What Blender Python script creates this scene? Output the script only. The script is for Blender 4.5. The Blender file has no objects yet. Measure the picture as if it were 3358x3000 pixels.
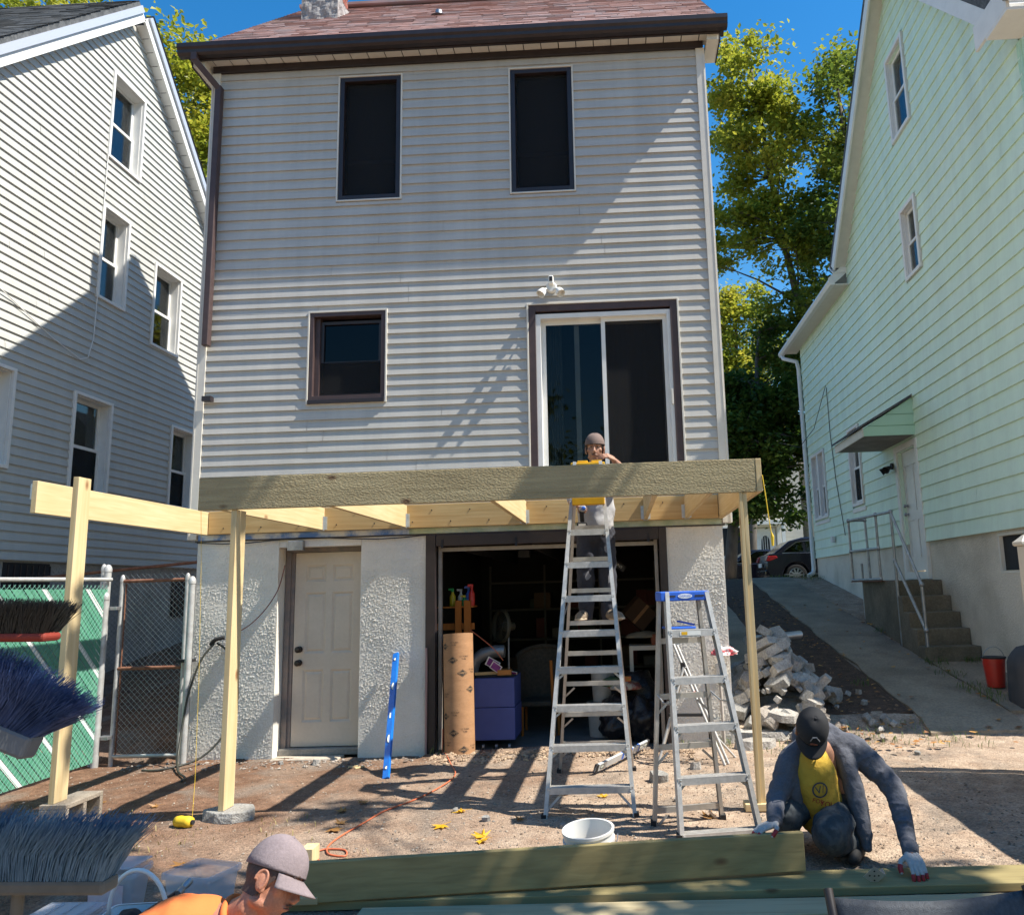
import bpy, bmesh, math, random
from mathutils import Vector, Matrix, noise
from mathutils.bvhtree import BVHTree
from math import sin, cos, pi, sqrt, atan2, radians, exp, floor
random.seed(7)
S = bpy.context.scene
COL = S.collection
# ------------------------------------------------------------------ camera
CAM = Vector((4.62398, -8.33315, 1.6))
YAW, PITCH, ROLL = radians(-1.98301), radians(9.53818), radians(-1.72336)
cd = bpy.data.cameras.new('camera'); co = bpy.data.objects.new('camera', cd); COL.objects.link(co)
fw = Vector((sin(YAW)*cos(PITCH), cos(YAW)*cos(PITCH), sin(PITCH)))
r0 = Vector((cos(YAW), -sin(YAW), 0)); u0 = r0.cross(fw)
rr = cos(ROLL)*r0 + sin(ROLL)*u0; uu = -sin(ROLL)*r0 + cos(ROLL)*u0
m = Matrix.Identity(4)
for i in range(3):
    m[i][0] = rr[i]; m[i][1] = uu[i]; m[i][2] = -fw[i]; m[i][3] = CAM[i]
co.matrix_world = m
cd.sensor_fit = 'HORIZONTAL'; cd.sensor_width = 36.0; cd.lens = 2569.745/3358*36
cd.shift_x = -248.191/3358
cd.clip_start = 0.05; cd.clip_end = 2000
S.camera = co
# ------------------------------------------------------------------ light
LDIR = Vector((-1, .155, -1.42)).normalized()
elev = math.asin(-LDIR.z); azim = atan2(-LDIR.x, -LDIR.y)
w = bpy.data.worlds.new('World'); S.world = w; w.use_nodes = True
nt = w.node_tree; bg = nt.nodes['Background']; sky = nt.nodes.new('ShaderNodeTexSky')
sky.sky_type = 'NISHITA'; sky.sun_disc = False; sky.sun_elevation = elev; sky.sun_rotation = azim
sky.altitude = 300; sky.air_density = 1.5; sky.dust_density = 0.3; sky.ozone_density = 4.5
bg.inputs[1].default_value = 0.095
hs = nt.nodes.new('ShaderNodeHueSaturation'); hs.inputs['Saturation'].default_value = 1.38
nt.links.new(sky.outputs[0], hs.inputs['Color']); nt.links.new(hs.outputs[0], bg.inputs[0])
sl = bpy.data.lights.new('sun', 'SUN'); sl.energy = 5.0; sl.angle = radians(0.53); sl.color = (1, .94, .83)
so = bpy.data.objects.new('sun', sl); COL.objects.link(so); so.location = (12, -6, 20)
so.rotation_mode = 'QUATERNION'; so.rotation_quaternion = LDIR.to_track_quat('-Z', 'Y')
S.view_settings.view_transform = 'Standard'; S.view_settings.look = 'None'
S.view_settings.exposure = 0.92; S.view_settings.gamma = 1.0
S.view_settings.use_curve_mapping = False
S.cycles.max_bounces = 8; S.cycles.transparent_max_bounces = 16
S.cycles.use_denoising = True
S.cycles.sample_clamp_indirect = 6.0
# ------------------------------------------------------------------ helpers
ORG = {}
def V(*a): return Vector(a if len(a) == 3 else a[0])
def tag(o, label=None, cat=None, group=None, kind=None):
    if label: o['label'] = label
    if cat: o['category'] = cat
    if group: o['group'] = group
    if kind: o['kind'] = kind
    return o
def root(name, loc, label, cat, group=None):
    o = bpy.data.objects.new(name, None); COL.objects.link(o); o.location = loc
    o.empty_display_size = .1
    ORG[o.name] = Vector(loc)
    return tag(o, label, cat, group)
def link_mesh(name, me, mat, parent=None, origin=None):
    o = bpy.data.objects.new(name, me); COL.objects.link(o)
    if mat is not None and not me.materials: me.materials.append(mat)
    return o
class MB:
    def __init__(s): s.v = []; s.f = []
    def add(s, vs, fs):
        b = len(s.v); s.v += [Vector(q) for q in vs]; s.f += [tuple(b+i for i in f) for f in fs]; return s
    def box(s, x0, x1, y0, y1, z0, z1):
        return s.add([(x, y, z) for z in (z0, z1) for y in (y0, y1) for x in (x0, x1)],
                     [(0,2,3,1),(4,5,7,6),(0,1,5,4),(2,6,7,3),(0,4,6,2),(1,3,7,5)])
    def bar(s, a, b, w, h, up=(0,0,1)):
        a = Vector(a); b = Vector(b); d = (b-a).normalized(); up = Vector(up)
        sd = d.cross(up)
        if sd.length < 1e-4: sd = d.cross(Vector((1,0,0)))
        sd.normalize(); u2 = sd.cross(d)
        vs = [p + sd*(i*w/2) + u2*(j*h/2) for p in (a, b) for j in (-1, 1) for i in (-1, 1)]
        return s.add(vs, [(0,2,3,1),(4,5,7,6),(0,1,5,4),(2,6,7,3),(0,4,6,2),(1,3,7,5)])
    def tube(s, pts, r, n=8, caps=True):
        pts = [Vector(p) for p in pts]; N = len(pts)
        rs = r if isinstance(r, (list, tuple)) else [r]*N
        prev = None; b = len(s.v)
        for i, p in enumerate(pts):
            d = (pts[min(i+1, N-1)] - pts[max(i-1, 0)])
            d = d.normalized() if d.length > 1e-9 else Vector((0,0,1))
            if prev is None:
                a = Vector((0,0,1)) if abs(d.z) < .9 else Vector((1,0,0))
                u = d.cross(a).normalized()
            else:
                u = prev - d*prev.dot(d)
                u = u.normalized() if u.length > 1e-6 else d.orthogonal().normalized()
            prev = u; v = d.cross(u)
            for k in range(n):
                t = 2*pi*k/n; s.v.append(p + u*(rs[i]*cos(t)) + v*(rs[i]*sin(t)))
        for i in range(N-1):
            for k in range(n):
                k2 = (k+1) % n
                s.f.append((b+i*n+k, b+i*n+k2, b+(i+1)*n+k2, b+(i+1)*n+k))
        if caps:
            s.f.append(tuple(b+k for k in reversed(range(n)))); s.f.append(tuple(b+(N-1)*n+k for k in range(n)))
        return s
    def lathe(s, prof, c=(0,0,0), n=24, ax=(0,0,1), caps=True, a0=0.0):
        c = Vector(c); ax = Vector(ax).normalized()
        u = ax.orthogonal().normalized() if abs(ax.z) < .999 else Vector((1,0,0)); v = ax.cross(u)
        b = len(s.v)
        for (r, z) in prof:
            for k in range(n):
                t = a0 + 2*pi*k/n; s.v.append(c + ax*z + u*(r*cos(t)) + v*(r*sin(t)))
        for i in range(len(prof)-1):
            for k in range(n):
                k2 = (k+1) % n
                s.f.append((b+i*n+k, b+i*n+k2, b+(i+1)*n+k2, b+(i+1)*n+k))
        if caps:
            s.f.append(tuple(b+k for k in reversed(range(n)))); s.f.append(tuple(b+(len(prof)-1)*n+k for k in range(n)))
        return s
    def prism(s, poly, T, w0, w1):
        """poly = [(u,v)...] extruded along w from w0 to w1, T maps (u,v,w) to world"""
        n = len(poly)
        vs = [T(p[0], p[1], w0) for p in poly] + [T(p[0], p[1], w1) for p in poly]
        fs = [tuple(range(n)), tuple(reversed(range(n, 2*n)))] + [(i, i+n, (i+1) % n+n, (i+1) % n) for i in range(n)]
        return s.add(vs, fs)
    def tbox(s, T, u0, u1, v0, v1, w0, w1):
        return s.prism([(u0,v0),(u1,v0),(u1,v1),(u0,v1)], T, w0, w1)
    def quad(s, a, b, c, d): return s.add([a, b, c, d], [(0,1,2,3)])
    def xf(s, M):
        s.v = [M @ q for q in s.v]; return s
    def build(s, name, mat, parent=None, smooth=False, bev=0, label=None, cat=None, group=None, kind=None, org=None, auto=None):
        if parent is not None: O = ORG.get(parent.name, Vector((0,0,0)))
        elif org is not None: O = Vector(org)
        else:
            xs = [q.x for q in s.v]; ys = [q.y for q in s.v]; zs = [q.z for q in s.v]
            O = Vector(((min(xs)+max(xs))/2, (min(ys)+max(ys))/2, min(zs)))
        me = bpy.data.meshes.new(name)
        me.from_pydata([tuple(q-O) for q in s.v], [], s.f)
        bm = bmesh.new(); bm.from_mesh(me)
        bmesh.ops.recalc_face_normals(bm, faces=bm.faces); bm.to_mesh(me); bm.free()
        if smooth:
            me.polygons.foreach_set('use_smooth', [True]*len(me.polygons))
        if auto is not None:
            try:
                me.set_sharp_from_angle(angle=radians(auto))
            except Exception: pass
        o = bpy.data.objects.new(name, me); COL.objects.link(o)
        if mat is not None:
            for q in (mat if isinstance(mat, (list, tuple)) else [mat]): me.materials.append(q)
        if parent is not None:
            o.parent = parent
        else:
            o.location = O
        ORG[o.name] = O
        if bev:
            b = o.modifiers.new('bevel', 'BEVEL'); b.width = bev; b.segments = 2; b.limit_method = 'ANGLE'; b.angle_limit = radians(40)
            b.harden_normals = False
        return tag(o, label, cat, group, kind)
# ------------------------------------------------------------------ materials
MATS = {}
def mat(name, c1, c2=None, scale=4.0, detail=6.0, rough=.65, metal=0.0, spec=.5, bump=0.0, bscale=None, stretch=(1,1,1),
        coord='pos', lo=.35, hi=.65, fine=0.0, fscale=60.0, coat=0.0, alpha=1.0, rvar=0.0, bdist=.01, trans=0.0, sub=0.0, streak=0.0):
    if name in MATS: return MATS[name]
    M_ = bpy.data.materials.new(name); M_.use_nodes = True; t = M_.node_tree; N = t.nodes; L = t.links
    p = N['Principled BSDF']
    p.inputs['Roughness'].default_value = rough; p.inputs['Metallic'].default_value = metal
    p.inputs['Specular IOR Level'].default_value = spec
    if coat: p.inputs['Coat Weight'].default_value = coat; p.inputs['Coat Roughness'].default_value = .08
    if alpha < 1: p.inputs['Alpha'].default_value = alpha
    if trans: p.inputs['Transmission Weight'].default_value = trans
    if sub:
        p.inputs['Subsurface Weight'].default_value = sub; p.inputs['Subsurface Radius'].default_value = (.02, .008, .004)
        p.inputs['Subsurface Scale'].default_value = 1.0
    p.inputs['Base Color'].default_value = (*c1, 1)
    if coord == 'pos': src = N.new('ShaderNodeNewGeometry').outputs['Position']
    else: src = N.new('ShaderNodeTexCoord').outputs['Object' if coord == 'obj' else 'Generated']
    mp = N.new('ShaderNodeMapping'); mp.inputs['Scale'].default_value = stretch; L.new(src, mp.inputs['Vector'])
    def nz(sc, det):
        n = N.new('ShaderNodeTexNoise'); n.inputs['Scale'].default_value = sc; n.inputs['Detail'].default_value = det
        n.inputs['Roughness'].default_value = .6
        L.new(mp.outputs[0], n.inputs['Vector']); return n.outputs['Fac']
    col = None
    if c2 is not None:
        f = nz(scale, detail)
        mr = N.new('ShaderNodeMapRange'); mr.inputs[1].default_value = lo; mr.inputs[2].default_value = hi; L.new(f, mr.inputs[0])
        mx = N.new('ShaderNodeMix'); mx.data_type = 'RGBA'; mx.inputs['A'].default_value = (*c1, 1); mx.inputs['B'].default_value = (*c2, 1)
        L.new(mr.outputs[0], mx.inputs['Factor']); col = mx.outputs['Result']
        if rvar:
            mr2 = N.new('ShaderNodeMapRange'); mr2.inputs[3].default_value = rough-rvar; mr2.inputs[4].default_value = rough+rvar
            L.new(f, mr2.inputs[0]); L.new(mr2.outputs[0], p.inputs['Roughness'])
    if fine:
        f2 = nz(fscale, 3.0)
        mr = N.new('ShaderNodeMapRange'); mr.inputs[1].default_value = .3; mr.inputs[2].default_value = .7
        mr.inputs[3].default_value = 1-fine; mr.inputs[4].default_value = 1+fine; L.new(f2, mr.inputs[0])
        mx = N.new('ShaderNodeMix'); mx.data_type = 'RGBA'; mx.blend_type = 'MULTIPLY'; mx.inputs['Factor'].default_value = 1
        if col: L.new(col, mx.inputs['A'])
        else: mx.inputs['A'].default_value = (*c1, 1)
        cb = N.new('ShaderNodeCombineColor')
        for i in range(3): L.new(mr.outputs[0], cb.inputs[i])
        L.new(cb.outputs[0], mx.inputs['B']); col = mx.outputs['Result']
    if streak:       # rain streaks and grime running down the wall
        m9 = N.new('ShaderNodeMapping'); m9.inputs['Scale'].default_value = (3.2, 3.2, .22); L.new(src, m9.inputs['Vector'])
        n9 = N.new('ShaderNodeTexNoise'); n9.inputs['Scale'].default_value = 1.0; n9.inputs['Detail'].default_value = 7; n9.inputs['Roughness'].default_value = .7; L.new(m9.outputs[0], n9.inputs['Vector'])
        r9 = N.new('ShaderNodeMapRange'); r9.inputs[1].default_value = .35; r9.inputs[2].default_value = .72; r9.inputs[3].default_value = 1.0+streak*.4; r9.inputs[4].default_value = 1-streak; L.new(n9.outputs['Fac'], r9.inputs[0])
        x9 = N.new('ShaderNodeMix'); x9.data_type = 'RGBA'; x9.blend_type = 'MULTIPLY'; x9.inputs['Factor'].default_value = 1
        if col: L.new(col, x9.inputs['A'])
        else: x9.inputs['A'].default_value = (*c1, 1)
        b9 = N.new('ShaderNodeCombineColor')
        for i in range(3): L.new(r9.outputs[0], b9.inputs[i])
        L.new(b9.outputs[0], x9.inputs['B']); col = x9.outputs['Result']
    if col: L.new(col, p.inputs['Base Color'])
    if bump:
        bp = N.new('ShaderNodeBump'); bp.inputs['Strength'].default_value = bump; bp.inputs['Distance'].default_value = bdist
        L.new(nz(bscale or scale*4, 5.0), bp.inputs['Height']); L.new(bp.outputs[0], p.inputs['Normal'])
    MATS[name] = M_
    return M_
def srgb(r, g, b):
    f = lambda c: ((c/255+.055)/1.055)**2.4 if c > 10 else c/255/12.92
    return (f(r), f(g), f(b))
def wood(name, c1, c2, knot, axis, rough=.75, bump=.25, gs=1.0, saw=0.0):
    """sawn lumber, grain along axis (0,1,2), darker growth bands and a few knots"""
    if name in MATS: return MATS[name]
    M_ = bpy.data.materials.new(name); M_.use_nodes = True; t = M_.node_tree; N = t.nodes; L = t.links
    p = N['Principled BSDF']; p.inputs['Roughness'].default_value = rough; p.inputs['Specular IOR Level'].default_value = .25
    g = N.new('ShaderNodeNewGeometry'); mp = N.new('ShaderNodeMapping')
    sc = [34*gs]*3; sc[axis] = 1.6*gs; mp.inputs['Scale'].default_value = sc; L.new(g.outputs['Position'], mp.inputs[0])
    n1 = N.new('ShaderNodeTexNoise'); n1.inputs['Scale'].default_value = 1.0; n1.inputs['Detail'].default_value = 5; n1.inputs['Distortion'].default_value = .6
    L.new(mp.outputs[0], n1.inputs['Vector'])
    n2 = N.new('ShaderNodeTexNoise'); n2.inputs['Scale'].default_value = 2.2; n2.inputs['Detail'].default_value = 2; L.new(g.outputs['Position'], n2.inputs['Vector'])
    ad = N.new('ShaderNodeMath'); ad.operation = 'MULTIPLY_ADD'; ad.inputs[1].default_value = .45; L.new(n2.outputs['Fac'], ad.inputs[0]); L.new(n1.outputs['Fac'], ad.inputs[2])
    mr = N.new('ShaderNodeMapRange'); mr.inputs[1].default_value = .52; mr.inputs[2].default_value = .98; L.new(ad.outputs[0], mr.inputs[0])
    mx = N.new('ShaderNodeMix'); mx.data_type = 'RGBA'; mx.inputs['A'].default_value = (*c1, 1); mx.inputs['B'].default_value = (*c2, 1); L.new(mr.outputs[0], mx.inputs['Factor'])
    mk = N.new('ShaderNodeMapping'); ks = [3.3]*3; ks[axis] = 1.7; mk.inputs['Scale'].default_value = ks; L.new(g.outputs['Position'], mk.inputs[0])
    vo = N.new('ShaderNodeTexVoronoi'); vo.inputs['Scale'].default_value = 1.15; L.new(mk.outputs[0], vo.inputs['Vector'])
    kr = N.new('ShaderNodeMapRange'); kr.inputs[1].default_value = .045; kr.inputs[2].default_value = .11; kr.inputs[3].default_value = 1; kr.inputs[4].default_value = 0
    L.new(vo.outputs['Distance'], kr.inputs[0])
    m2 = N.new('ShaderNodeMix'); m2.data_type = 'RGBA'; m2.inputs['B'].default_value = (*knot, 1); L.new(mx.outputs['Result'], m2.inputs['A'])
    km = N.new('ShaderNodeMath'); km.operation = 'MULTIPLY'; km.inputs[1].default_value = .85; L.new(kr.outputs[0], km.inputs[0]); L.new(km.outputs[0], m2.inputs['Factor'])
    L.new(m2.outputs['Result'], p.inputs['Base Color'])
    bp = N.new('ShaderNodeBump'); bp.inputs['Strength'].default_value = bump; bp.inputs['Distance'].default_value = .004
    if saw:
        ms = N.new('ShaderNodeMapping'); ss = [9.0]*3; ss[2] = 95; ss[0] = 48; ms.inputs['Scale'].default_value = ss; L.new(g.outputs['Position'], ms.inputs[0])
        n3 = N.new('ShaderNodeTexNoise'); n3.inputs['Scale'].default_value = 1; n3.inputs['Detail'].default_value = 4; L.new(ms.outputs[0], n3.inputs['Vector'])
        L.new(n3.outputs['Fac'], bp.inputs['Height']); bp.inputs['Distance'].default_value = .012
    else: L.new(n1.outputs['Fac'], bp.inputs['Height'])
    L.new(bp.outputs[0], p.inputs['Normal'])
    MATS[name] = M_; return M_
def glass(name, tint=(.9,.95,.95), dark=.35, refl=1.0):
    """window pane: clear sheet that mirrors the sky at the Fresnel rate"""
    if name in MATS: return MATS[name]
    M_ = bpy.data.materials.new(name); M_.use_nodes = True; t = M_.node_tree; N = t.nodes; L = t.links
    for n in list(N):
        if n.type == 'BSDF_PRINCIPLED': N.remove(n)
    out = [n for n in N if n.type == 'OUTPUT_MATERIAL'][0]
    tr = N.new('ShaderNodeBsdfTransparent'); tr.inputs[0].default_value = (tint[0]*(1-dark), tint[1]*(1-dark), tint[2]*(1-dark), 1)
    gl = N.new('ShaderNodeBsdfGlossy'); gl.inputs['Roughness'].default_value = .015
    fr = N.new('ShaderNodeFresnel'); fr.inputs[0].default_value = 1.5
    mu = N.new('ShaderNodeMath'); mu.operation = 'MULTIPLY'; mu.inputs[1].default_value = 1.7*refl; mu.use_clamp = True; L.new(fr.outputs[0], mu.inputs[0])
    mi = N.new('ShaderNodeMixShader'); L.new(mu.outputs[0], mi.inputs[0]); L.new(tr.outputs[0], mi.inputs[1]); L.new(gl.outputs[0], mi.inputs[2])
    L.new(mi.outputs[0], out.inputs[0]); MATS[name] = M_; return M_
def leafmat(name, cols, trans=.35):
    """foliage: random tone per leaf (island) with light passing through"""
    if name in MATS: return MATS[name]
    M_ = bpy.data.materials.new(name); M_.use_nodes = True; t = M_.node_tree; N = t.nodes; L = t.links
    p = N['Principled BSDF']; out = [n for n in N if n.type == 'OUTPUT_MATERIAL'][0]
    g = N.new('ShaderNodeNewGeometry')
    n1 = N.new('ShaderNodeTexNoise'); n1.inputs['Scale'].default_value = .55; n1.inputs['Detail'].default_value = 3; L.new(g.outputs['Position'], n1.inputs['Vector'])
    ad = N.new('ShaderNodeMath'); ad.operation = 'MULTIPLY_ADD'; ad.inputs[1].default_value = .45; L.new(g.outputs['Random Per Island'], ad.inputs[0])
    m0 = N.new('ShaderNodeMath'); m0.operation = 'MULTIPLY_ADD'; m0.inputs[1].default_value = 1.5; m0.inputs[2].default_value = -.5; L.new(n1.outputs['Fac'], m0.inputs[0])
    L.new(m0.outputs[0], ad.inputs[2])
    cr = N.new('ShaderNodeValToRGB'); L.new(ad.outputs[0], cr.inputs[0])
    el = cr.color_ramp.elements
    while len(el) < len(cols): el.new(.5)
    for i, c in enumerate(cols): el[i].position = i/(len(cols)-1); el[i].color = (*c, 1)
    L.new(cr.outputs[0], p.inputs['Base Color']); p.inputs['Roughness'].default_value = .5; p.inputs['Specular IOR Level'].default_value = .35
    tl = N.new('ShaderNodeBsdfTranslucent'); L.new(cr.outputs[0], tl.inputs[0])
    mi = N.new('ShaderNodeMixShader'); mi.inputs[0].default_value = trans
    L.new(p.outputs[0], mi.inputs[1]); L.new(tl.outputs[0], mi.inputs[2]); L.new(mi.outputs[0], out.inputs[0])
    MATS[name] = M_; return M_
# ------------------------------------------------------------------ wall builders
def TF(u, v, w): return Vector((u, -w, v))                 # main house rear wall (Y = 0, faces the yard)
LX, GX = -3.0, 9.4
def TL(u, v, w): return Vector((LX + w, u, v))             # grey house side wall
def TG(u, v, w): return Vector((GX - w, u, v))             # green house side wall
def cut(intervals, a, b):
    out = []
    for (x, y) in intervals:
        if b <= x or a >= y: out.append((x, y)); continue
        if a > x: out.append((x, a))
        if b < y: out.append((b, y))
    return out
def planks(parent, T, z0, pitch, n, umin, umax, holes, m_, prof, ztop=99, joints=0, maxlen=3.7, seed=1, name='siding_plank'):
    rnd = random.Random(seed)
    cnt = 0
    for i in range(n):
        zb = z0 + i*pitch; zt = min(zb + pitch, ztop)
        if zt - zb < .01: continue
        segs = [(None, None, zb, zt)]
        # horizontal bands split at hole tops and bottoms
        cuts = sorted({zb, zt} | {h[2] for h in holes if zb < h[2] < zt} | {h[3] for h in holes if zb < h[3] < zt})
        pieces = []
        for a, b in zip(cuts, cuts[1:]):
            if b-a < .004: continue
            zm = (a+b)/2
            iv = [(min(umin(a), umin(b)), max(umax(a), umax(b)))]
            for h in holes:
                if h[2] < zm < h[3]: iv = cut(iv, h[0], h[1])
            for x, y in iv: pieces.append((x, y, a, b))
        for (x, y, a, b) in pieces:
            parts = [(x, y)]
            if joints and y-x > maxlen:
                k = x + (y-x)*rnd.uniform(.2, .8); parts = [(x, k-.002), (k+.002, y)]
            for (x1, y1) in parts:
                if y1-x1 < .02: continue
                pr = []
                P = [(wv, zv) for wv, zv in prof]
                lo_, hi_ = a-zb, b-zb
                for (wa, za), (wb, zb2) in zip(P, P[1:]):
                    for q in ((wa, za), (wb, zb2)):
                        if lo_-1e-6 <= q[1] <= hi_+1e-6 and (not pr or pr[-1] != q): pr.append(q)
                    for lim in (lo_, hi_):
                        if min(za, zb2) < lim-1e-6 < max(za, zb2)-2e-6:
                            f = (lim-za)/(zb2-za); q = (wa+(wb-wa)*f, lim)
                            if q not in pr: pr.append(q)
                pr.sort(key=lambda q: (q[1], ))
                if P[0][1] == 0 and lo_ <= 1e-6: pr = [P[0]] + [q for q in pr if q != P[0]]
                if len(pr) < 2: continue
                mb = MB(); b0 = []
                jw = rnd.uniform(-.0010, .0010)
                for q in pr:
                    zz = zb + q[1]
                    e0 = max(x1, umin(zz)); e1 = min(y1, umax(zz))
                    if e1 < e0: e0 = e1 = (e0+e1)/2
                    mb.v += [T(e0, zz, q[0]+jw), T(e1, zz, q[0]+jw)]
                for k in range(len(pr)-1): mb.f.append((2*k, 2*k+1, 2*k+3, 2*k+2))
                mb.build(name, m_, parent); cnt += 1
    return cnt
def holed(mb, T, u0, u1, v0, v1, holes, w0, w1):
    """wall slab with rectangular openings, butted boxes"""
    us = sorted({u0, u1} | {h[0] for h in holes} | {h[1] for h in holes}); us = [q for q in us if u0 <= q <= u1]
    for a, b in zip(us, us[1:]):
        um = (a+b)/2; iv = [(v0, v1)]
        for h in holes:
            if h[0] < um < h[1]: iv = cut(iv, h[2], h[3])
        for c, d in iv: mb.tbox(T, a, b, c, d, w0, w1)
    return mb
def rect_frame(mb, T, u0, u1, v0, v1, t, w0, w1, tb=None, tt=None):
    tb = t if tb is None else tb; tt = t if tt is None else tt
    mb.tbox(T, u0, u0+t, v0, v1, w0, w1); mb.tbox(T, u1-t, u1, v0, v1, w0, w1)
    mb.tbox(T, u0+t, u1-t, v0, v0+tb, w0, w1); mb.tbox(T, u0+t, u1-t, v1-tt, v1, w0, w1)
    return mb
def lerp(a, b, t): return a + (b-a)*t
def text_mesh(s, size, font_scale=1.0):
    cu = bpy.data.curves.new('txt', 'FONT'); cu.body = s; cu.size = size; cu.align_x = 'CENTER'; cu.align_y = 'CENTER'; cu.resolution_u = 2
    o = bpy.data.objects.new('txt', cu); COL.objects.link(o)
    dg = bpy.context.evaluated_depsgraph_get(); me = bpy.data.meshes.new_from_object(o.evaluated_get(dg))
    vs = [v.co.copy() for v in me.vertices]; fs = [tuple(p.vertices) for p in me.polygons]
    bpy.data.objects.remove(o); bpy.data.curves.remove(cu); bpy.data.meshes.remove(me)
    return vs, fs
# ================================================================== materials used by the houses
m_sid = mat('siding_greige', (.50,.485,.45), (.45,.435,.405), 3, rough=.55, bump=.10, bscale=40, stretch=(.3,1,6), fine=.05, fscale=60, streak=.13)
m_sidL = mat('siding_ivory_grey', (.50,.50,.47), (.46,.46,.435), 2, rough=.55, bump=.06, bscale=40, stretch=(1,.3,6), streak=.10)
m_sidG = mat('siding_mint', (.66,.82,.66), (.69,.83,.69), 1.2, rough=.5, bump=.05, bscale=30, fine=.03, fscale=9, streak=.12)
m_teal = mat('mint_deep_shade', (.42,.66,.50), (.45,.68,.53), 2, rough=.55)
m_white = mat('painted_white', (.78,.77,.74), (.72,.71,.68), 5, rough=.45)
m_cream = mat('cream_vinyl', (.70,.66,.58), (.64,.60,.53), 6, rough=.5)
m_brown = mat('brown_aluminium', (.022,.015,.016), (.032,.021,.021), 9, rough=.42, spec=.5)
m_brownm = mat('brown_painted_trim', (.058,.036,.035), (.075,.046,.044), 9, rough=.55)
m_wdark = mat('window_screen_dark', (.012,.013,.016), (.02,.021,.025), 30, rough=.75)
m_scr = mat('insect_screen', (.008,.008,.009), rough=.9, alpha=.55)
m_room = mat('unlit_room', (.035,.034,.034), (.05,.048,.045), 3, rough=.9)
m_blind = mat('window_blind', (.42,.42,.40), (.36,.36,.34), 6, rough=.7)
m_blindw = mat('white_roller_blind', (.55,.56,.50), (.48,.5,.45), 8, rough=.7)
m_shD = mat('dark_asphalt_shingle', (.05,.055,.06), (.11,.115,.12), 9, rough=.9, fine=.35, fscale=70)
m_stuc = mat('white_stucco', (.76,.72,.645), (.66,.62,.55), 2.2, rough=.9, fine=.08, fscale=120, bump=.35, bscale=140, bdist=.004)
m_stucG = mat('stained_stucco', (.76,.69,.58), (.47,.41,.32), 1.1, lo=.45, hi=.8, rough=.9, fine=.12, fscale=70, bump=.9, bscale=55, bdist=.02)
m_conc = mat('grey_concrete', (.30,.28,.25), (.21,.20,.18), 3, rough=.9, fine=.15, fscale=45, bump=.4, bscale=60)
m_galv = mat('galvanised_pipe', (.42,.43,.44), (.30,.30,.31), 12, rough=.42, metal=.75)
m_rust = mat('rusty_steel', (.16,.06,.035), (.26,.13,.08), 14, rough=.8, metal=.2)
g_dark = glass('dark_window_glass', dark=.55, refl=.28); g_clear = glass('clear_glass', dark=.4, refl=.28)
g_house = glass('neighbour_window_glass', dark=.12, refl=.55)
# roof shingles with colour that varies tab by tab
def shingle_mat(name, cols):
    M_ = bpy.data.materials.new(name); M_.use_nodes = True; t = M_.node_tree; N = t.nodes; L = t.links; p = N['Principled BSDF']
    g = N.new('ShaderNodeNewGeometry'); cr = N.new('ShaderNodeValToRGB'); el = cr.color_ramp.elements
    n1 = N.new('ShaderNodeTexNoise'); n1.inputs['Scale'].default_value = 1.6; n1.inputs['Detail'].default_value = 4; L.new(g.outputs['Position'], n1.inputs['Vector'])
    ad = N.new('ShaderNodeMath'); ad.operation = 'MULTIPLY_ADD'; ad.inputs[1].default_value = .5; L.new(g.outputs['Random Per Island'], ad.inputs[0])
    mm = N.new('ShaderNodeMath'); mm.operation = 'MULTIPLY_ADD'; mm.inputs[1].default_value = 1.2; mm.inputs[2].default_value = -.35; L.new(n1.outputs['Fac'], mm.inputs[0]); L.new(mm.outputs[0], ad.inputs[2])
    while len(el) < len(cols): el.new(.5)
    for i, c in enumerate(cols): el[i].position = i/(len(cols)-1); el[i].color = (*c, 1)
    L.new(ad.outputs[0], cr.inputs[0]); L.new(cr.outputs[0], p.inputs['Base Color']); p.inputs['Roughness'].default_value = .9
    n2 = N.new('ShaderNodeTexNoise'); n2.inputs['Scale'].default_value = 220; bp = N.new('ShaderNodeBump'); bp.inputs['Strength'].default_value = .5; bp.inputs['Distance'].default_value = .003
    L.new(g.outputs['Position'], n2.inputs['Vector']); L.new(n2.outputs['Fac'], bp.inputs['Height']); L.new(bp.outputs[0], p.inputs['Normal'])
    MATS[name] = M_; return M_
m_shR = shingle_mat('red_brown_shingle', [(.30,.15,.13),(.40,.235,.21),(.46,.30,.28),(.34,.27,.28),(.44,.25,.17)])
def shingles(mb, P, across, up, nrm, wid, length, tab=.3, course=.14, seed=3):
    """rows of separate tabs laid up a roof plane; P lower-left corner"""
    rnd = random.Random(seed); n = int(length/course)
    for i in range(n):
        x = -rnd.uniform(0, tab)
        while x < wid:
            t_ = tab*rnd.uniform(.92, 1.05); a = max(x, 0); b = min(x+t_-.006, wid); x += t_
            if b-a < .02: continue
            o = P + up*(i*course); lift = .012 + rnd.uniform(0, .006); dj = rnd.uniform(-.006, .006)
            q = [o+across*a+up*dj+nrm*lift, o+across*b+up*dj+nrm*lift, o+across*b+up*(course+.03)+nrm*.003, o+across*a+up*(course+.03)+nrm*.003]
            k = [o+across*a+up*dj-nrm*.002, o+across*b+up*dj-nrm*.002]
            bb = len(mb.v); mb.v += q+k; mb.f += [(bb,bb+1,bb+2,bb+3),(bb+4,bb+5,bb+1,bb)]
    return mb
PROF = [(.004,0),(.0240,0),(.0168,.055),(.0142,.073),(.0105,.081),(.0082,.086),(.0065,.1195)]
PIT = .1195
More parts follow.
